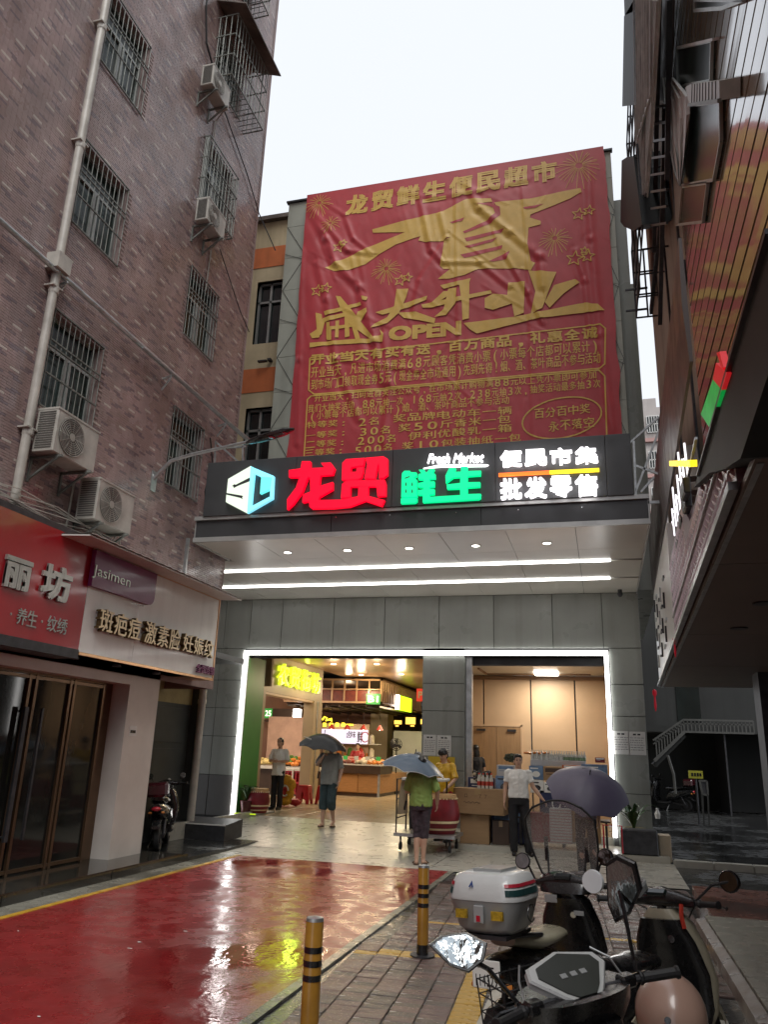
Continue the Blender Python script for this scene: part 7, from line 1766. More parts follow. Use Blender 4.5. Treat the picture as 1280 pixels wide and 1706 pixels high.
for s in (-1, 1):
    q = MB(); q.tube((s * .13, .40, 1.0), (s * .15, .46, 1.28), .007); q.rbox(s * .15 - .012, s * .15 + .012, .425, .45, 1.12, 1.28, .004); q.build('windshield_bracket', M_black, A)
q = MB(); q.loft([ell((0, .36, .93), .18, .07, nrm='z'), ell((0, .40, .99), .21, .09, nrm='z'), ell((0, .43, 1.03), .20, .07, nrm='z'), ell((0, .45, 1.06), .12, .03, nrm='z')]); q.build('dash_cowl', M_black, A, smooth=60)
q = MB(); q.rbox(-.13, -.04, .288, .292, .87, .92, .002); q.build('sticker', m_lgrey, A); q = MB(); q.rbox(.07, .14, .298, .302, .80, .83, .002); q.build('sticker', m_lgrey, A)
q = MB(); q.lathe([(.001, -.006), (.07, -.006), (.075, .02)], (.23, .27, 1.02), 24, 'y'); q.build('round_reflector', mat('white_round_lamp', (.85, .87, .9), .15, var=0, coat=.5), A)
mirror(A, (-.22, .36, 1.0), (-.30, .34, 1.12), .055, .055, Matrix.Rotation(R_(8), 3, 'Z') @ Matrix.Rotation(R_(-10), 3, 'X'))
mirror(A, (.22, .36, 1.0), (.31, .34, 1.17), .055, .055, Matrix.Rotation(R_(-10), 3, 'Z') @ Matrix.Rotation(R_(-10), 3, 'X'))
b0 = P(838, 1520, Y=5.25)
hA = R_(-27)
place(A, (-.34, 5.12, 0), R_(-17.7), R_(-3), .9)
# --- scooter B: dark with white framed display
Bc = scooter('scooter', 'dark electric scooter in front with a white trimmed dashboard and angular mirrors', M_black, M_black, M_blackrough, dict(cowl=False))
m_wtrim = mat('white_grey_trim', (0.50, 0.51, 0.50), 0.3, var=.05, coat=.3)
TB = Matrix.Translation((0, .40, 1.0)) @ Matrix.Rotation(R_(28), 4, 'X')
def vpanel(pts, z0, z1, g=0): return [[TB @ Vector((x * .84, y * .84, z)) for x, y in pts], [TB @ Vector((x * (.84 - g), y * (.84 - g), z1)) for x, y in pts]] if False else [[TB @ Vector((x * .84 * (1 - g * k), y * .84 * (1 - g * k), z)) for x, y in pts] for k, z in enumerate((z0, z1))]
outer = [(-.17, .10), (0, .15), (.17, .10), (.19, .04), (.10, -.07), (.05, -.12), (-.05, -.12), (-.10, -.07), (-.19, .04)]
inner = [(-.135, .08), (0, .125), (.135, .08), (.15, .035), (.08, -.06), (.04, -.095), (-.04, -.095), (-.08, -.06), (-.15, .035)]
wetdrops(m_wtrim)
q = MB(); q.loft(vpanel(outer, 0, .022, .03)); q.loft(vpanel(outer, .022, .03, .05)); q.build('dashboard_trim', m_wtrim, Bc)
q = MB(); q.loft(vpanel(inner, .02, .036)); q.build('dashboard_screen', mat('dull_screen', (.035, .038, .032), .22, var=.1), Bc)
q = MB(); q.loft([ell((0, .42, .84), .16, .09, nrm='z'), ell((0, .42, .93), .22, .12, nrm='z'), ell((0, .40, .99), .21, .13, nrm='z')]); q.build('handlebar_cowl', M_black, Bc, smooth=60)
mirror(Bc, (-.24, .36, 1.0), (-.40, .44, 1.17), .095, .058, Matrix.Rotation(R_(-25), 3, 'Z') @ Matrix.Rotation(R_(-30), 3, 'X'), hexa=True)
mirror(Bc, (.24, .36, 1.0), (.30, .46, 1.24), .072, .125, Matrix.Rotation(R_(-60), 3, 'Z') @ Matrix.Rotation(R_(28), 3, 'Y') @ Matrix.Rotation(R_(8), 3, 'X'), hexa=True)
q = MB()
for k in range(3): q.rbox(-.05 + k * .04, -.025 + k * .04, .0, .02, .036, .039, .002, TB)
q.build('indicator_lights', m_lgrey, Bc)
for sx in (-1, 1):
    q = MB(); q.path([TB @ Vector((sx * .15, .11, .02)), TB @ Vector((sx * .19, .05, .02)), TB @ Vector((sx * .21, -.05, -.02))], .004, 5); q.build('cowl_seam', M_steel, Bc)
    q = MB(); q.path([(sx * .26, .36, .99), (sx * .20, .44, .93), (sx * .10, .50, .85), (sx * .03, .48, .7)], .006, 6); q.build('brake_hose', M_blackrough, Bc)
q = MB(); q.loft([ell((0, .40, .50), .17, .05, nrm='z'), ell((0, .40, .70), .2, .06, nrm='z'), ell((0, .40, .86), .17, .07, nrm='z')]); q.build('knee_panel', M_black, Bc, smooth=50)
# wire basket between legs / front
q = MB()
for k in range(7):
    x = -.15 + k * .05; q.tube((x, .62, .72), (x, .62, .95), .003, n=4); q.tube((x, .62, .72), (x, .80, .72), .003, n=4); q.tube((x, .80, .72), (x, .82, .95), .003, n=4)
for z in (.72, .78, .84, .90, .95): q.path([(-.15, .62, z), (-.15, .81, z), (.15, .81, z), (.15, .62, z), (-.15, .62, z)], .003, 4)
q.build('wire_basket', M_blackrough, Bc)
place(Bc, (.20, 2.70, 0), R_(38), R_(-8), .95)
# --- scooter C: beige apron, round mirror
Cc = scooter('scooter', 'beige scooter with a black inner leg shield and round mirrors at the right edge', M_black, m_beig, M_black, dict())
mirror(Cc, (.22, .36, 1.0), (.40, .42, 1.10), .058, .058, Matrix.Rotation(R_(-5), 3, 'Z') @ Matrix.Rotation(R_(-5), 3, 'X'))
q = MB(); q.lathe([(.001, .055), (.05, .055), (.055, .04), (.05, -.02), (.001, -.03)], (0, 0, 0), 20, 'z', Matrix.Rotation(R_(25), 4, 'X')); q.xf(Matrix.Translation((-.12, .36, 1.04))); q.build('round_speedometer', m_lgrey, Cc)
q = MB(); q.lathe([(.001, .058), (.045, .058)], (0, 0, 0), 20, 'z', Matrix.Rotation(R_(25), 4, 'X')); q.xf(Matrix.Translation((-.12, .36, 1.04))); q.build('speedometer_glass', mat('wet_dial_glass', (.5, .5, .5), .15, var=.9, vscale=60, bump=.5, bscale=200, coat=.5), Cc)
q = MB(); q.path([(.14, .33, .98), (.14, .31, .92), (.15, .305, .86)], .012, 5); q.build('red_ribbon', v_r, Cc)
place(Cc, (.16, 4.55, 0), R_(-28), R_(-5), .93)
# helmet hanging by scooter C
hm = thing('helmet', 'pinkish beige riding helmet hung on the beige scooter', 'helmet', (0, 0, 0)); m_helm = mat('pinkish_beige_shell', (.42, .27, .21), .3, var=.08, coat=.5)
q = MB(); q.ball((0, 0, 0), (.125, .15, .13), 22, 14); q.build('shell', m_helm, hm, smooth=True)
q = MB()
for a, b_2 in ((-.6, .3), (.5, .2), (-.2, -.5), (.7, -.4), (-.75, -.25)):
    n_v = Vector((a * .7, -1, b_2)).normalized(); p_ = Vector((n_v.x * .125, n_v.y * .15, n_v.z * .13)); T = n_v.to_track_quat('Z', 'Y').to_matrix().to_4x4(); T.translation = p_
    q.lathe([(.001, .003), (.011, .003), (.012, -.002)], (0, 0, 0), 10, 'z', T)
q.build('vent', M_black, hm)
ph = P(1118, 1688, Y=3.4); hm.location = ph; hm.rotation_euler = (R_(15), R_(20), R_(10))
# covered grey seat ridge at bottom: the seat of the nearest scooter is scooter B's own
# --- background scooters
D_ = scooter('scooter', 'black scooter parked in the recess beside the beauty shop column', M_black, M_black, M_black, dict(), 'parked scooters farther off')
q = MB(); q.rbox(-.17, .17, -.95, -.62, .84, 1.06, .04); q.build('top_box', m_darkred, D_); q = MB(); q.rbox(-.12, .12, .52, .66, .7, .95, .03); q.build('front_basket', M_black, D_)
mirror(D_, (-.22, .36, 1.0), (-.28, .36, 1.12), .05, .05, Matrix.Identity(3)); mirror(D_, (.22, .36, 1.0), (.28, .36, 1.12), .05, .05, Matrix.Identity(3))
place(D_, (-6.95, 12.0, .05), R_(24), R_(-4), .95)
pe = P(1118, 1352, Z=0)
E_ = copy_tree(D_); E_['label'] = 'dark motorbike in shadow behind the corner of the market'; pe = P(1112, 1350, Z=0); place(E_, (pe.x + .1, pe.y, 0), R_(60), R_(-5), 1.0)
F_ = copy_tree(D_); F_['label'] = 'dark scooter by the dark clad column in the unlit street'; pf = P(1258, 1345, Z=0); place(F_, (pf.x, pf.y + .5, 0), R_(-20), R_(-5), 1.0)
# ================================================================== bollards
m_bol = mat('worn_yellow_enamel', (0.40, 0.20, 0.03), 0.25, var=.12, vscale=6, coat=.4, dirt=.3, streak=.2)
def bollard(px, py_top, py_base, r, label, hh=None):
    p = P(px, py_base, Z=0); h = P(px, py_top, Y=p.y).z
    t = thing('bollard', label, 'bollard', (p.x, p.y, 0), 'striped bollards'); n = 24
    q = MB(); q.lathe([(r, 0), (r, h - .012), (r * .9, h), (.001, h + .008)], p, n); q.build('post', m_bol, t, smooth=50)
    for f_ in (.80, .87, .94) if False else (1 - .165 / h * 1.0, 1 - .235 / h, 1 - .31 / h):
        z = h * f_; q = MB(); q.lathe([(r + .002, z - .016), (r + .002, z + .016)], p, n); q.build('black_band', M_black, t)
    q = MB(); q.lathe([(r + .002, .0), (r + .002, .09)], p, n); q.build('black_band', M_black, t)
    q = MB(); q.lathe([(r + .001, h - .016), (r * .93, h + .002), (.001, h + .012)], p, n); q.build('cap', M_chrome if False else M_steel, t)
    q = MB(); q.lathe([(r * 2.2, 0.001), (r * 2.2, .012), (r, .013)], p, 20); q.build('base_flange', M_darksteel, t)
bollard(704, 1441, 1592, .048, 'yellow bollard with black bands nearer the market entrance')
bollard(513, 1527, 1752, .053, 'yellow bollard with black bands cut off by the bottom edge of the picture')
# ================================================================== goods by the entrance
m_card = mat('brown_cardboard', (0.36, 0.23, 0.12), 0.75, var=.08, vscale=4, dirt=.2, stretch=(1, 1, 4)); m_tape = mat('tan_packing_tape', (.42, .29, .15), .25, var=.05)
def carton(label, x0, x1, y0, y1, z0, z1, rot=0, m=None, mark=True, cat='box', grp='cardboard boxes by the entrance', tape=True, name='cardboard_box'):
    c = Vector(((x0 + x1) / 2, (y0 + y1) / 2, z0)); t = thing(name, label, cat, (0, 0, 0), grp)
    w, d, h = (x1 - x0) / 2, (y1 - y0) / 2, z1 - z0; m = m or m_card
    q = MB(); q.rbox(-w, w, -d, d, 0, h, .006); q.build('carton', m, t)
    if tape:
        q = MB(); q.box(-w * .08 - .02, w * .08 + .02, -d - .0015, d, h - .0, h + .0015); q.box(-w * .08 - .02, w * .08 + .02, -d - .0016, -d, h - .1, h); q.build('tape', m_tape, t)
        for s in (-1, 1): q = MB(); q.box(s * .002, s * w, -d, d, h, h + .004); q.build('flap', m, t)
    t.location = c; t.rotation_euler = (0, 0, rot); return t
c1 = carton('large open cardboard box with hand written marks stacked in front of the pillar', -2.72, -1.78, 14.75, 15.25, .60, 1.03, R_(-4))
q = MB(); 
for s_, x, z, w in (('口', -.24, .28, .05), ('了', .02, .28, .05), ('了', .12, .28, .05)): letters(q, s_, (x, -.252, z), (x + w, -.252, z), (x, -.252, z + .06), 0, .005)
q.path([(-.26 + k * .025, -.252, .2 + .018 * math.sin(k * 2.1)) for k in range(13)], .004, 4); q.build('written_mark', m_dkbrown, c1)
carton('cardboard box standing under the big marked box', -2.60, -2.08, 14.85, 15.25, .10, .59, 0)
carton('small crushed box beside the standing cardboard box', -2.05, -1.75, 14.95, 15.3, .10, .5, R_(6), m_dkbrown)
m_nb = mat('navy_box_print', (.02, .03, .10), .45, var=.08); m_bw = mat('blue_white_box', (.16, .26, .42), .5, var=.3, vscale=6); m_wb = mat('white_box_card', (.5, .5, .5), .5, var=.06)
m_rb = mat('dark_red_box', (.22, .02, .025), .5, var=.06); m_orb = mat('orange_box_print', (.55, .14, .04), .5, var=.1)
def gift(label, px0, px1, py0, py1, y, dep, m, pm=None, kind=0, nm='appliance_box'):
    a = P(px0, py1, Y=y); c = P(px1, py0, Y=y)
    t = thing(nm, label, 'box', (0, 0, 0), 'boxed prizes stacked by the entrance'); w = (c.x - a.x) / 2; h = c.z - a.z
    q = MB(); q.rbox(-w, w, 0, dep, 0, h, .005); q.build('carton', m, t)
    if pm:
        q = MB()
        if kind == 0: q.box(-w * .8, w * .8, -.002, 0, h * .62, h * .9); q.box(-w * .7, w * .1, -.002, 0, h * .45, h * .5)
        if kind == 1: q.prism([(w * .8 * math.cos(u) * .7, -.002, h * .4 + h * .22 * math.sin(u)) for u in np.linspace(0, 6.283, 18)[:-1]], (0, .002, 0)); q.box(-w * .8, w * .3, -.002, 0, h * .78, h * .86)
        if kind == 2:
            q.path([(-w * .35 + h * .16 * math.cos(u), -.004, h * .5 + h * .18 * math.sin(u)) for u in np.linspace(-1.5, 4.5, 14)], h * .03, 5); q.box(-w * .05, w * .6, -.002, 0, h * .42, h * .5)
        if kind == 3:
            for k in range(12): q.box(-w * .95, w * .95, -.003, 0, h * (k + .3) / 12, h * (k + .6) / 12)
        q.build('print', pm, t)
    t.location = ((a.x + c.x) / 2, y, a.z); return t
Yg = 15.1
gift('long navy box with a white round mark behind the man in the white shirt', 900, 985, 1320, 1360, Yg, .45, m_nb, m_whites, 2)
gift('navy box at the bottom of the stack behind the man in the white shirt', 818, 880, 1350, 1402, Yg + .1, .4, m_nb, m_bw, 0)
gift('dark red gift box standing at the foot of the stack', 880, 905, 1354, 1402, Yg - .25, .3, m_rb, None)
gift('second dark red gift box, right of the first at the foot of the stack', 906, 916, 1356, 1402, Yg - .2, .3, m_rb, None)
gift('pale ribbed carton of the stack seen partly through the windshield', 917, 952, 1348, 1404, Yg - .3, .3, m_wb, mat('red_rib_print', (.45, .25, .22), .5, var=.05), 3)
gift('brown carton behind the windshield of the black scooter', 953, 1000, 1352, 1402, Yg - .2, .3, m_card, None)
gift('pale blue and white appliance box left of the man\'s head', 828, 858, 1275, 1292, Yg + .1, .3, m_wb, m_bw, 0)
gift('box with a dark pot picture left of the man in the white shirt', 826, 862, 1293, 1322, Yg + .1, .3, m_bw, M_black, 1)
gift('blue and white box with a fan picture right of the man\'s head', 882, 905, 1276, 1298, Yg, .3, m_bw, m_whites, 1)
gift('blue and white box with a black kettle picture under the fan box', 884, 906, 1300, 1320, Yg, .3, m_whites, M_black, 1)
gift('brown carton with a printed tick, in the upper row', 906, 938, 1278, 1300, Yg, .3, m_card, m_dkbrown, 0)
gift('white box with an oven picture under the ticked carton', 907, 928, 1304, 1320, Yg - .02, .3, m_whites, M_black, 1)
gift('orange printed box on top of the right half of the stack', 937, 968, 1275, 1284, Yg - .03, .3, m_orb, m_whites, 0)
gift('pale blue long box at the right end of the top row', 970, 1012, 1274, 1300, Yg, .35, m_bw, m_whites, 1)
gift('blue carton at the right end below the top row', 940, 1010, 1285, 1318, Yg + .05, .3, m_nb, m_bw, 0)
gift('small navy box beside the bottles', 780, 824, 1296, 1320, Yg + .3, .3, m_nb, m_whites, 0)
gift('wide flat white tray carton under the bottle pack', 884, 975, 1268, 1275, Yg + .1, .35, m_wb, None)
gift('red box by the right jamb of the entrance', 992, 1008, 1262, 1270, Yg + .2, .2, m_rb, m_whites, 0)
# platform the goods stand on
a = P(795, 1405, Y=Yg)
# bottle packs
def bottle(parent_lab, x, y, z, h, r, m, m2, grp, cap):
    t = thing('bottle', parent_lab, 'bottle', (x, y, z), grp); q = MB(); q.lathe([(.001, 0), (r, 0), (r, h * .62), (r * .4, h * .82), (r * .36, h)], (x, y, z), 10); q.build('body', m, t, smooth=50)
    q = MB(); q.lathe([(r + .001, h * .2), (r + .001, h * .48)], (x, y, z), 10); q.build('wrapper', m2, t); q = MB(); q.lathe([(r * .42, h * .93), (r * .42, h * 1.03), (.001, h * 1.03)], (x, y, z), 8); q.build('cap', cap, t); return t
m_pet = mat('milky_bottle', (.55, .55, .5), .25, var=.05); m_lab = mat('pale_label', (.6, .6, .56), .5, var=.05); m_gl = mat('green_print_label', (.25, .38, .22), .5, var=.4, vscale=30)
a = P(800, 1310, Y=15.0); z_b = 1.035
for k in range(4):
    for j in range(2): bottle('red and white drink bottle on top of the big marked box', a.x - .02 + k * .075, 15.0 + j * .08, z_b, .26, .032, m_pet, v_r, 'drink bottles on the marked box', v_r)
a = P(884, 1266, Y=15.15); c = P(976, 1266, Y=15.15)
zb_ = P(884, 1268, Y=15.15).z
for k in range(22): bottle('green labelled bottle in the long tray on the stacked boxes' if k > 12 else 'pale labelled bottle in the long tray on the stacked boxes', a.x + (c.x - a.x) * (k + .5) / 22, 15.3 + (k % 2) * .03, zb_, .20, .026, m_pet, m_gl if k > 12 else m_lab, 'bottles in the long tray', m_lab)
t = thing('plush_wreath', 'dark green round bundle behind the man\'s head', 'bundle', P(858, 1262, Y=15.4)); q = MB(); cc = P(852, 1262, Y=15.4)
for k in range(60): u = k * 2.4; q.ball(cc + Vector((.12 * math.cos(u) * (k / 60), .05 * math.sin(k), .06 * math.sin(u) * (k / 60) ** .5)), .03, 6, 4)
q.build('bundle', mat('dark_green_bundle', (.05, .06, .03), .7, var=.3, vscale=20), t)
t = thing('orange_cloth', 'folded orange and pink cloths lying on top of the boxes', 'cloth', P(890, 1252, Y=15.4)); q = MB()
for k in range(5): p0 = P(880 + k * 7, 1254 + (k % 2), Y=15.35); q.ball(p0, (.09, .06, .025), 10, 6)
q.build('folded_cloth', v_o, t)
q = MB(); x = P(795, 1295, Y=15.3)
for k in range(40): q.ball(x + Vector((rr.uniform(-.05, .25), rr.uniform(-.1, .1), rr.uniform(-.06, .1))), rr.uniform(.02, .05), 6, 4); q.cur = k % 3
o = q.build('wrapped_goods', [M_black, v_w, M_darksteel]); tag(o, 'dark bundles of wrapped goods behind the drink bottles', 'goods')
# table under boxes
t = thing('trestle_table', 'low dark table carrying the stacked boxes', 'table', (-1, 15.3, .1)); q = MB(); q.box(-1.6, .02, 15.12, 15.6, .55, .58); q.build('table_top', M_darksteel, t)
for x in (-1.55, -.8, -.05):
    for y in (15.16, 15.55): q = MB(); q.box(x - .02, x + .02, y - .02, y + .02, .1, .55); q.build('leg', M_darksteel, t)
# notices on pillar and right wall
m_paper = mat('white_notice_paper', (.62, .62, .6), .6, var=.04)
def notice(label, px0, py0, px1, py1, rows, y, red=False):
    a = P(px0, py1, Y=y); c = P(px1, py0, Y=y); t = thing('paper_notice', label, 'notice', (a.x, y, a.z), 'white paper notices taped to the grey panels')
    q = MB(); q.box(a.x, c.x, y - .002, y, a.z, c.z); q.build('paper', m_paper, t); rd = random.Random(px0); q = MB(); w = c.x - a.x; h = c.z - a.z
    q.box(a.x + w * .28, a.x + w * .46, y - .003, y - .002, c.z - h * .16, c.z - h * .09); q.box(a.x + w * .54, a.x + w * .72, y - .003, y - .002, c.z - h * .16, c.z - h * .09)
    for k in range(rows):
        z = c.z - h * (.28 + .62 * k / rows); x = a.x + w * .1
        while x < c.x - w * .14: l_ = rd.uniform(.02, .06); q.box(x, min(x + l_, c.x - w * .08), y - .003, y - .002, z, z + .008); x += l_ + .012
    q.build('print', M_black, t)
notice('left of two white notices taped on the grey pillar', 705, 1224, 727, 1258, 7, 15.985); notice('right of two white notices taped on the grey pillar', 728, 1225, 752, 1259, 7, 15.985)
notice('left notice on the grey wall right of the lit frame', 1023, 1218, 1048, 1256, 6, 15.985, True); notice('right notice on the grey wall right of the lit frame', 1049, 1219, 1075, 1257, 6, 15.985, True)
# yellow poster board on pillar with drummer
a = P(713, 1300, Y=15.9); c = P(758, 1261, Y=15.9); t = thing('yellow_poster', 'yellow and red poster leaning on the grey pillar behind the drummer', 'poster', (a.x, 15.9, a.z)); q = MB(); q.box(a.x, c.x, 15.9, 15.92, a.z - .5, c.z); q.build('board', mat('yellow_poster_print', (.6, .42, .03), .4, var=.05), t)
q = MB(); q.box(a.x + .05, a.x + .35, 15.896, 15.9, a.z + .1, a.z + .25); q.path([(a.x + .35 + .1 * math.cos(u), 15.895, c.z - .12 + .07 * math.sin(u)) for u in np.linspace(0, 5, 10)], .01, 4); q.build('print', v_r, t)
# big drum on trolley
def drum(label, c, r, h, m_side, tilt=0):
    t = thing('drum', label, 'drum', (0, 0, 0), 'red performance drums'); q = MB(); q.lathe([(r * .8, 0), (r * .98, h * .3), (r * 1.05, h * .5), (r * .98, h * .7), (r * .86, h)], (0, 0, 0), 28); q.build('shell', m_side, t, smooth=50)
    q = MB(); q.lathe([(.001, h + .012), (r * .86, h + .01), (r * .9, h - .04), (r * .9, h - .07)], (0, 0, 0), 28); q.build('drum_skin', mat('tan_drum_skin', (.50, .30, .13), .6, var=.15, vscale=5), t)
    q = MB()
    for k in range(36): u = k * math.pi / 18; q.ball((r * .92 * math.cos(u), r * .92 * math.sin(u), h - .06), .012, 5, 4)
    q.build('stud', m_gold, t)
    q = MB(); q.lathe([(r * .99, h * .28), (r * 1.005, h * .34)], (0, 0, 0), 28); q.lathe([(r * .86, h * .1), (r * .9, h * .15)], (0, 0, 0), 28); q.build('gold_band', m_gold, t)
    t.location = c; t.rotation_euler = (tilt, 0, 0); return t
cl_drum = mat('deep_red_drum_cloth', (.22, .012, .02), .45, var=.2, vscale=5)
drum('big red drum with a tan skin standing on the wheeled trolley', (-2.85, 13.95, .33), .38, .62, cl_drum)
drum('smaller red drum at the left of the entrance behind the potted plant', (-7.28, 16.35, .28), .26, .48, cl_drum)
_n0 = len(COL.objects)
t = thing('trolley', 'flat steel trolley with an upright frame carrying the red drum', 'trolley', (-3.0, 13.0, .05)); q = MB(); q.box(-3.62, -2.58, 12.62, 13.45, .22, .27); q.build('deck', M_steel, t)
q = MB(); pts_ = [(-3.6, 12.7, .25), (-3.6, 12.7, 1.12), (-3.6, 13.4, 1.12), (-3.6, 13.4, .25)]; q.path(pts_, .015, 6)
for z in (.5, .8): q.bar((-3.6, 12.7, z), (-3.6, 13.4, z), .02)
q.build('handle_frame', M_darksteel, t)
for x, y in ((-3.52, 12.72), (-2.68, 12.72), (-3.52, 13.35), (-2.68, 13.35)): q = MB(); q.lathe([(.001, -.02), (.06, -.02), (.06, .02), (.001, .02)], (x, y, .065), 14, 'x'); q.bar((x, y, .08), (x, y, .22), .03); q.build('castor', M_blackrough, t)
t.location = t.location + Vector((.12, .9, .06))
t = thing('white_side_table', 'small white topped table with a draped cloth beside the trolley', 'table', (-3.75, 13.3, .9)); q = MB(); q.rbox(-4.05, -3.3, 12.95, 13.5, 1.10, 1.15, .01); q.build('table_top', M_white, t)
q = MB(); rings = []
for zz_, k_ in ((1.10, 0), (.9, .03), (.7, .05), (.55, .07)): rings.append([Vector((-4.05 + .05 * math.sin(u * 9) * (1.1 - zz_) - k_ * math.cos(u * 6), 12.95 + .55 * u, zz_)) for u in np.linspace(0, 1, 14)])
q.loft(rings, caps=False, closed=False); q.build('cloth', cl_cr, t)
for x in (-4.0, -3.35): q = MB(); q.tube((x, 13.45, .02), (x, 13.45, 1.1), .015); q.build('leg', M_darksteel, t)
q = MB(); p = P(664, 1303, Y=13.2)
for k in range(25): q.ball((-3.95 + rr.uniform(0, .5), 13.1 + rr.uniform(0, .3), 1.17 + rr.uniform(0, .05)), (.05, .04, .02), 7, 4)
t.location = t.location + Vector((.62, .75, .06))
o = q.build('table_goods', v_w); o.location = (.62, .75, .06); tag(o, 'pale paper goods lying on the white topped side table', 'goods')
# lion dance costume: bundled furry head and trousers
t = thing('lion_dance_costume', 'yellow and red lion dance costume lying behind the woman in white', 'costume', (-7.6, 18.6, .25))
fur = [mat('yellow_fur', (.62, .34, .02), .7, var=.2, vscale=25, bump=.4, bscale=60), mat('red_fur', (.45, .02, .02), .6, var=.2, vscale=25, bump=.4, bscale=60)]
q = MB(); bx = P(478, 1300, Y=18.8)
for c_, r_ in (((0, 0, .62), (.13, .12, .12)), ((.12, 0, .50), (.11, .12, .16)), ((.10, .02, .3), (.10, .1, .14)), ((.0, 0, .12), (.14, .16, .10))): q.ball((bx.x + c_[0], 18.8 + c_[1], .25 + c_[2]), r_, 16, 10)
m_ = remesh(q, .025, 1, .02, 20); add_mesh('yellow_body', m_, fur[0], t); t_off = OFF[t.name]
m_.transform(Matrix.Translation(-t_off))
q = MB()
for c_, r_ in (((-.12, .05, .55), (.14, .13, .14)), ((-.28, .05, .62), (.14, .12, .10)), ((-.1, 0, .25), (.15, .14, .2)), ((.02, -.06, .40), (.06, .06, .06)), ((.2, .1, .1), (.15, .12, .08))): q.ball((bx.x + c_[0], 18.85 + c_[1], .25 + c_[2]), r_, 16, 10)
m_ = remesh(q, .025, 1, .02, 20, 5); add_mesh('red_body', m_, fur[1], t); m_.transform(Matrix.Translation(-t_off))
q = MB(); q.path([(bx.x + .02 + .09 * math.cos(u), 18.66, .62 + .12 * math.sin(u)) for u in np.linspace(0, 5.5, 12)], .02, 6); q.ball((bx.x - .08, 18.68, .82), .035, 8, 6); q.build('white_trim', m_lab, t)
# red plastic stools
m_stool = mat('red_plastic', (.45, .012, .018), .3, var=.05, coat=.2)
def stool(label, x, y):
    t = thing('plastic_stool', label, 'stool', (x, y, .25), 'red plastic stools'); z0 = .25; h = .46
    q = MB(); w0, w1 = .19, .145
    q.rbox(x - w1, x + w1, y - w1, y + w1, z0 + h - .04, z0 + h, .02); q.build('seat', m_stool, t)
    for sx, sy in ((-1, -1), (1, -1), (-1, 1), (1, 1)):
        q = MB(); q.loft([[Vector((x + sx * w0 + a * .05 * sx, y + sy * w0 + b_3 * .05 * sy, z0)) for a, b_3 in ((0, 0), (-1.2, 0), (-1.2, -1.2), (0, -1.2))], [Vector((x + sx * w1 + a * .06 * sx, y + sy * w1 + b_3 * .06 * sy, z0 + h - .03)) for a, b_3 in ((0, 0), (-1.2, 0), (-1.2, -1.2), (0, -1.2))]]); q.build('leg', m_stool, t)
    q = MB()      # skirt panels with an arched hole
    for sgn in (-1, 1):
        for ax in (0, 1):
            def pt(u, z): w = w0 + (w1 - w0) * (z / h); o_ = w * sgn; return (x + u * w, y + o_, z0 + z) if ax == 0 else (x + o_, y + u * w, z0 + z)
            outer_ = [(-.95, h - .03), (.95, h - .03), (.95, .02), (.62, .02), (.55, .10), (.22, .13), (.22, .25), (0, .30), (-.22, .25), (-.22, .13), (-.55, .10), (-.62, .02), (-.95, .02)]
            q.prism([pt(*o_) for o_ in outer_], (0, -.008 * sgn, 0) if ax == 0 else (-.008 * sgn, 0, 0))
    q.build('side_panel', m_stool, t); return t
ps = P(503, 1333, Z=.25)
stool('left red plastic stool beside the inner column', -7.62, 20.05); stool('right red plastic stool half hidden behind the woman in cream', -7.12, 20.2)
t = thing('red_crate', 'red slatted crate under the vegetable stall', 'crate', (-8.9, 22.9, .25)); q = MB()
for k in range(8): q.box(-9.4 + k * .13, -9.36 + k * .13, 22.85, 22.9, .3, .95)
for z in (.3, .6, .92): q.box(-9.42, -8.4, 22.84, 22.91, z, z + .05)
q.box(-9.4, -8.4, 22.95, 23.2, .3, .9); q.build('crate_body', m_stool, t); q = MB(); q.box(-9.45, -8.35, 22.82, 23.2, .96, 1.02); q.box(-8.75, -8.68, 22.8, 22.84, .3, 1.0); q.box(-9.1, -9.05, 22.8, 22.84, .3, 1.0); q.build('white_frame', M_white, t)
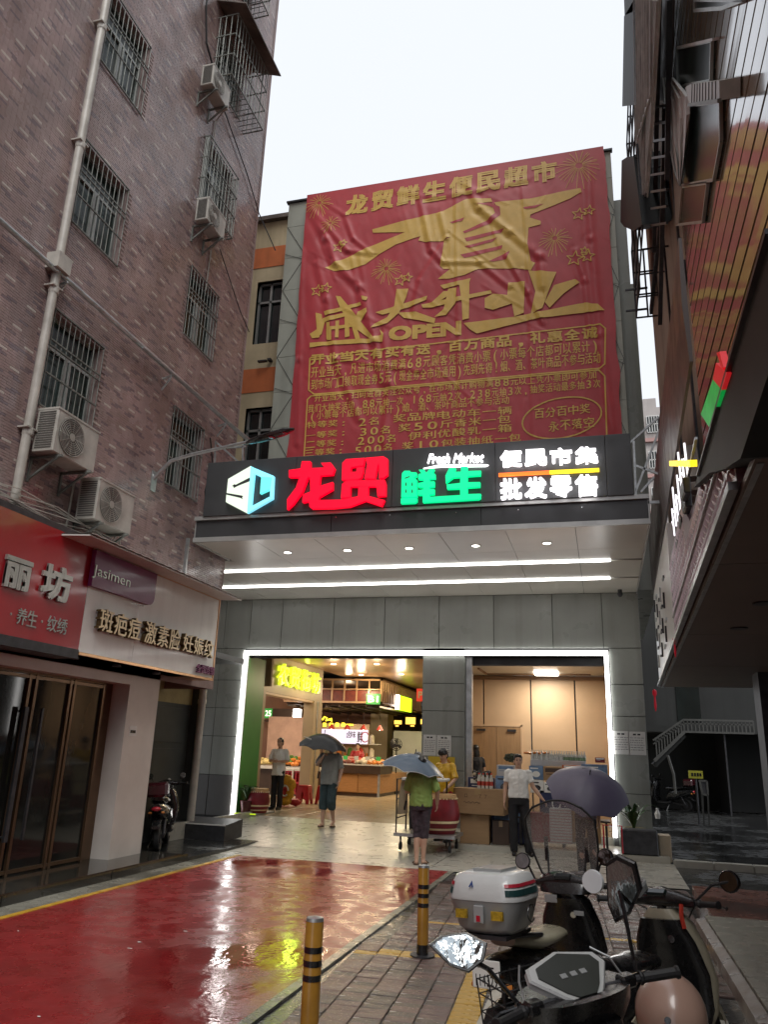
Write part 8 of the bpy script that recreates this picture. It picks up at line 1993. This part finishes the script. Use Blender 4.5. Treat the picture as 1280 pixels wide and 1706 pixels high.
# plinth at the left jamb with green lit edge
t = thing('entrance_plinth', 'low grey plinth with a lime lit edge under the potted plant', 'plinth', (-7.45, 16.3, .1)); q = MB(); q.box(-7.6, -7.1, 15.9, 16.9, .08, .42 - .14); q.build('block', m_panel, t); q = MB(); q.box(-7.6, -7.09, 15.885, 15.9, .27, .29); q.build('lit_edge', m_limeback, t)
def plant(label, c, h, n, pot_r, m_pot, seed, spread=.35, wid=.03):
    t = thing('potted_plant', label, 'plant', c); rd = random.Random(seed)
    q = MB(); q.lathe([(pot_r * .7, 0), (pot_r, pot_r * 1.8), (pot_r * 1.08, pot_r * 1.85), (pot_r * .95, pot_r * 1.9), (.001, pot_r * 1.75)], c, 18); q.build('pot', m_pot, t, smooth=40)
    base = Vector(c) + Vector((0, 0, pot_r * 1.7))
    for k in range(n):
        u = rd.random() * 6.283; L = h * rd.uniform(.7, 1.1); s_ = spread * rd.uniform(.4, 1.2); d = Vector((math.cos(u), math.sin(u), 0)); side = Vector((-d.y, d.x, 0)); q = MB(); pts = []
        for f_ in np.linspace(0, 1, 8):
            p_ = base + d * (s_ * f_ ** 1.4) + Vector((0, 0, L * (f_ - .55 * f_ ** 2.6) )); w = wid * math.sin(math.pi * min(1, .12 + f_ * .88)) + .002; pts.append([p_ - side * w, p_ + Vector((0, 0, -.006)), p_ + side * w, p_ + Vector((0, 0, -.009))])
        q.loft(pts); q.build('leaf', m_leaf, t)
    return t
m_leaf = mat('dark_green_leaf', (.035, .085, .022), .4, var=.25, vscale=8)
plant('dark leafy potted plant on the plinth beside the green jamb', (-7.42, 16.1, .28), .62, 26, .13, mat('maroon_pot', (.10, .02, .025), .4), 2, .26, .022)
pp2 = P(1048, 1398, Z=.1); plant('tall potted plant with long arching leaves against the right grey wall', (.42, 15.45, .1), .85, 20, .20, mat('olive_pot', (.16, .13, .05), .5), 6, .5, .028)
t = thing('dark_tub', 'dark square planter tub in front of the right wall', 'planter', (.5, 14.9, .1)); q = MB(); q.rbox(.18, .78, 14.75, 15.1, .1, .5, .02); q.build('tub', M_darksteel, t); q = MB(); q.path([(.2, 14.7, .12), (.2, 14.7, .55), (-.1, 14.7, .55), (-.1, 14.7, .12)], .015, 6); q.build('rail', m_redled, t)
t = thing('beige_block', 'small beige metal cabinet standing at the foot of the wall corner', 'cabinet', (.9, 15.0, 0)); q = MB(); q.rbox(.80, 1.0, 14.95, 15.3, 0, .42, .01); q.build('body', m_tanw, t); q = MB(); q.box(.81, .99, 14.945, 14.95, .05, .36); q.build('door', m_tanw, t)
t = thing('pale_cone_lamp', 'small pale bottle like fitting on the wall corner', 'fitting', (.85, 15.9, .8)); q = MB(); q.lathe([(.04, 0), (.05, .08), (.025, .14), (.02, .18)], (.86, 15.9, .62), 10); q.build('fitting', M_white, t)
t = thing('white_bottle_object', 'small white plastic jug standing behind the shop column foot', 'jug', P(262, 1395, Z=.08)); p = P(263, 1398, Z=.08); q = MB(); q.lathe([(.001, 0), (.05, 0), (.055, .12), (.03, .17), (.02, .2)], p, 12); q.build('jug', M_white, t)
# litter on the wet ground
q = MB()
for k in range(26):
    x, y = rr.uniform(-5.3, .6), rr.uniform(4, 12); q.ball((x, y, .006), (rr.uniform(.008, .03), rr.uniform(.006, .012), .003), 6, 4)
o = q.build('litter', m_lab); o['kind'] = 'stuff'; o['label'] = 'tiny pale bits of litter scattered on the wet ground'; o['category'] = 'litter'
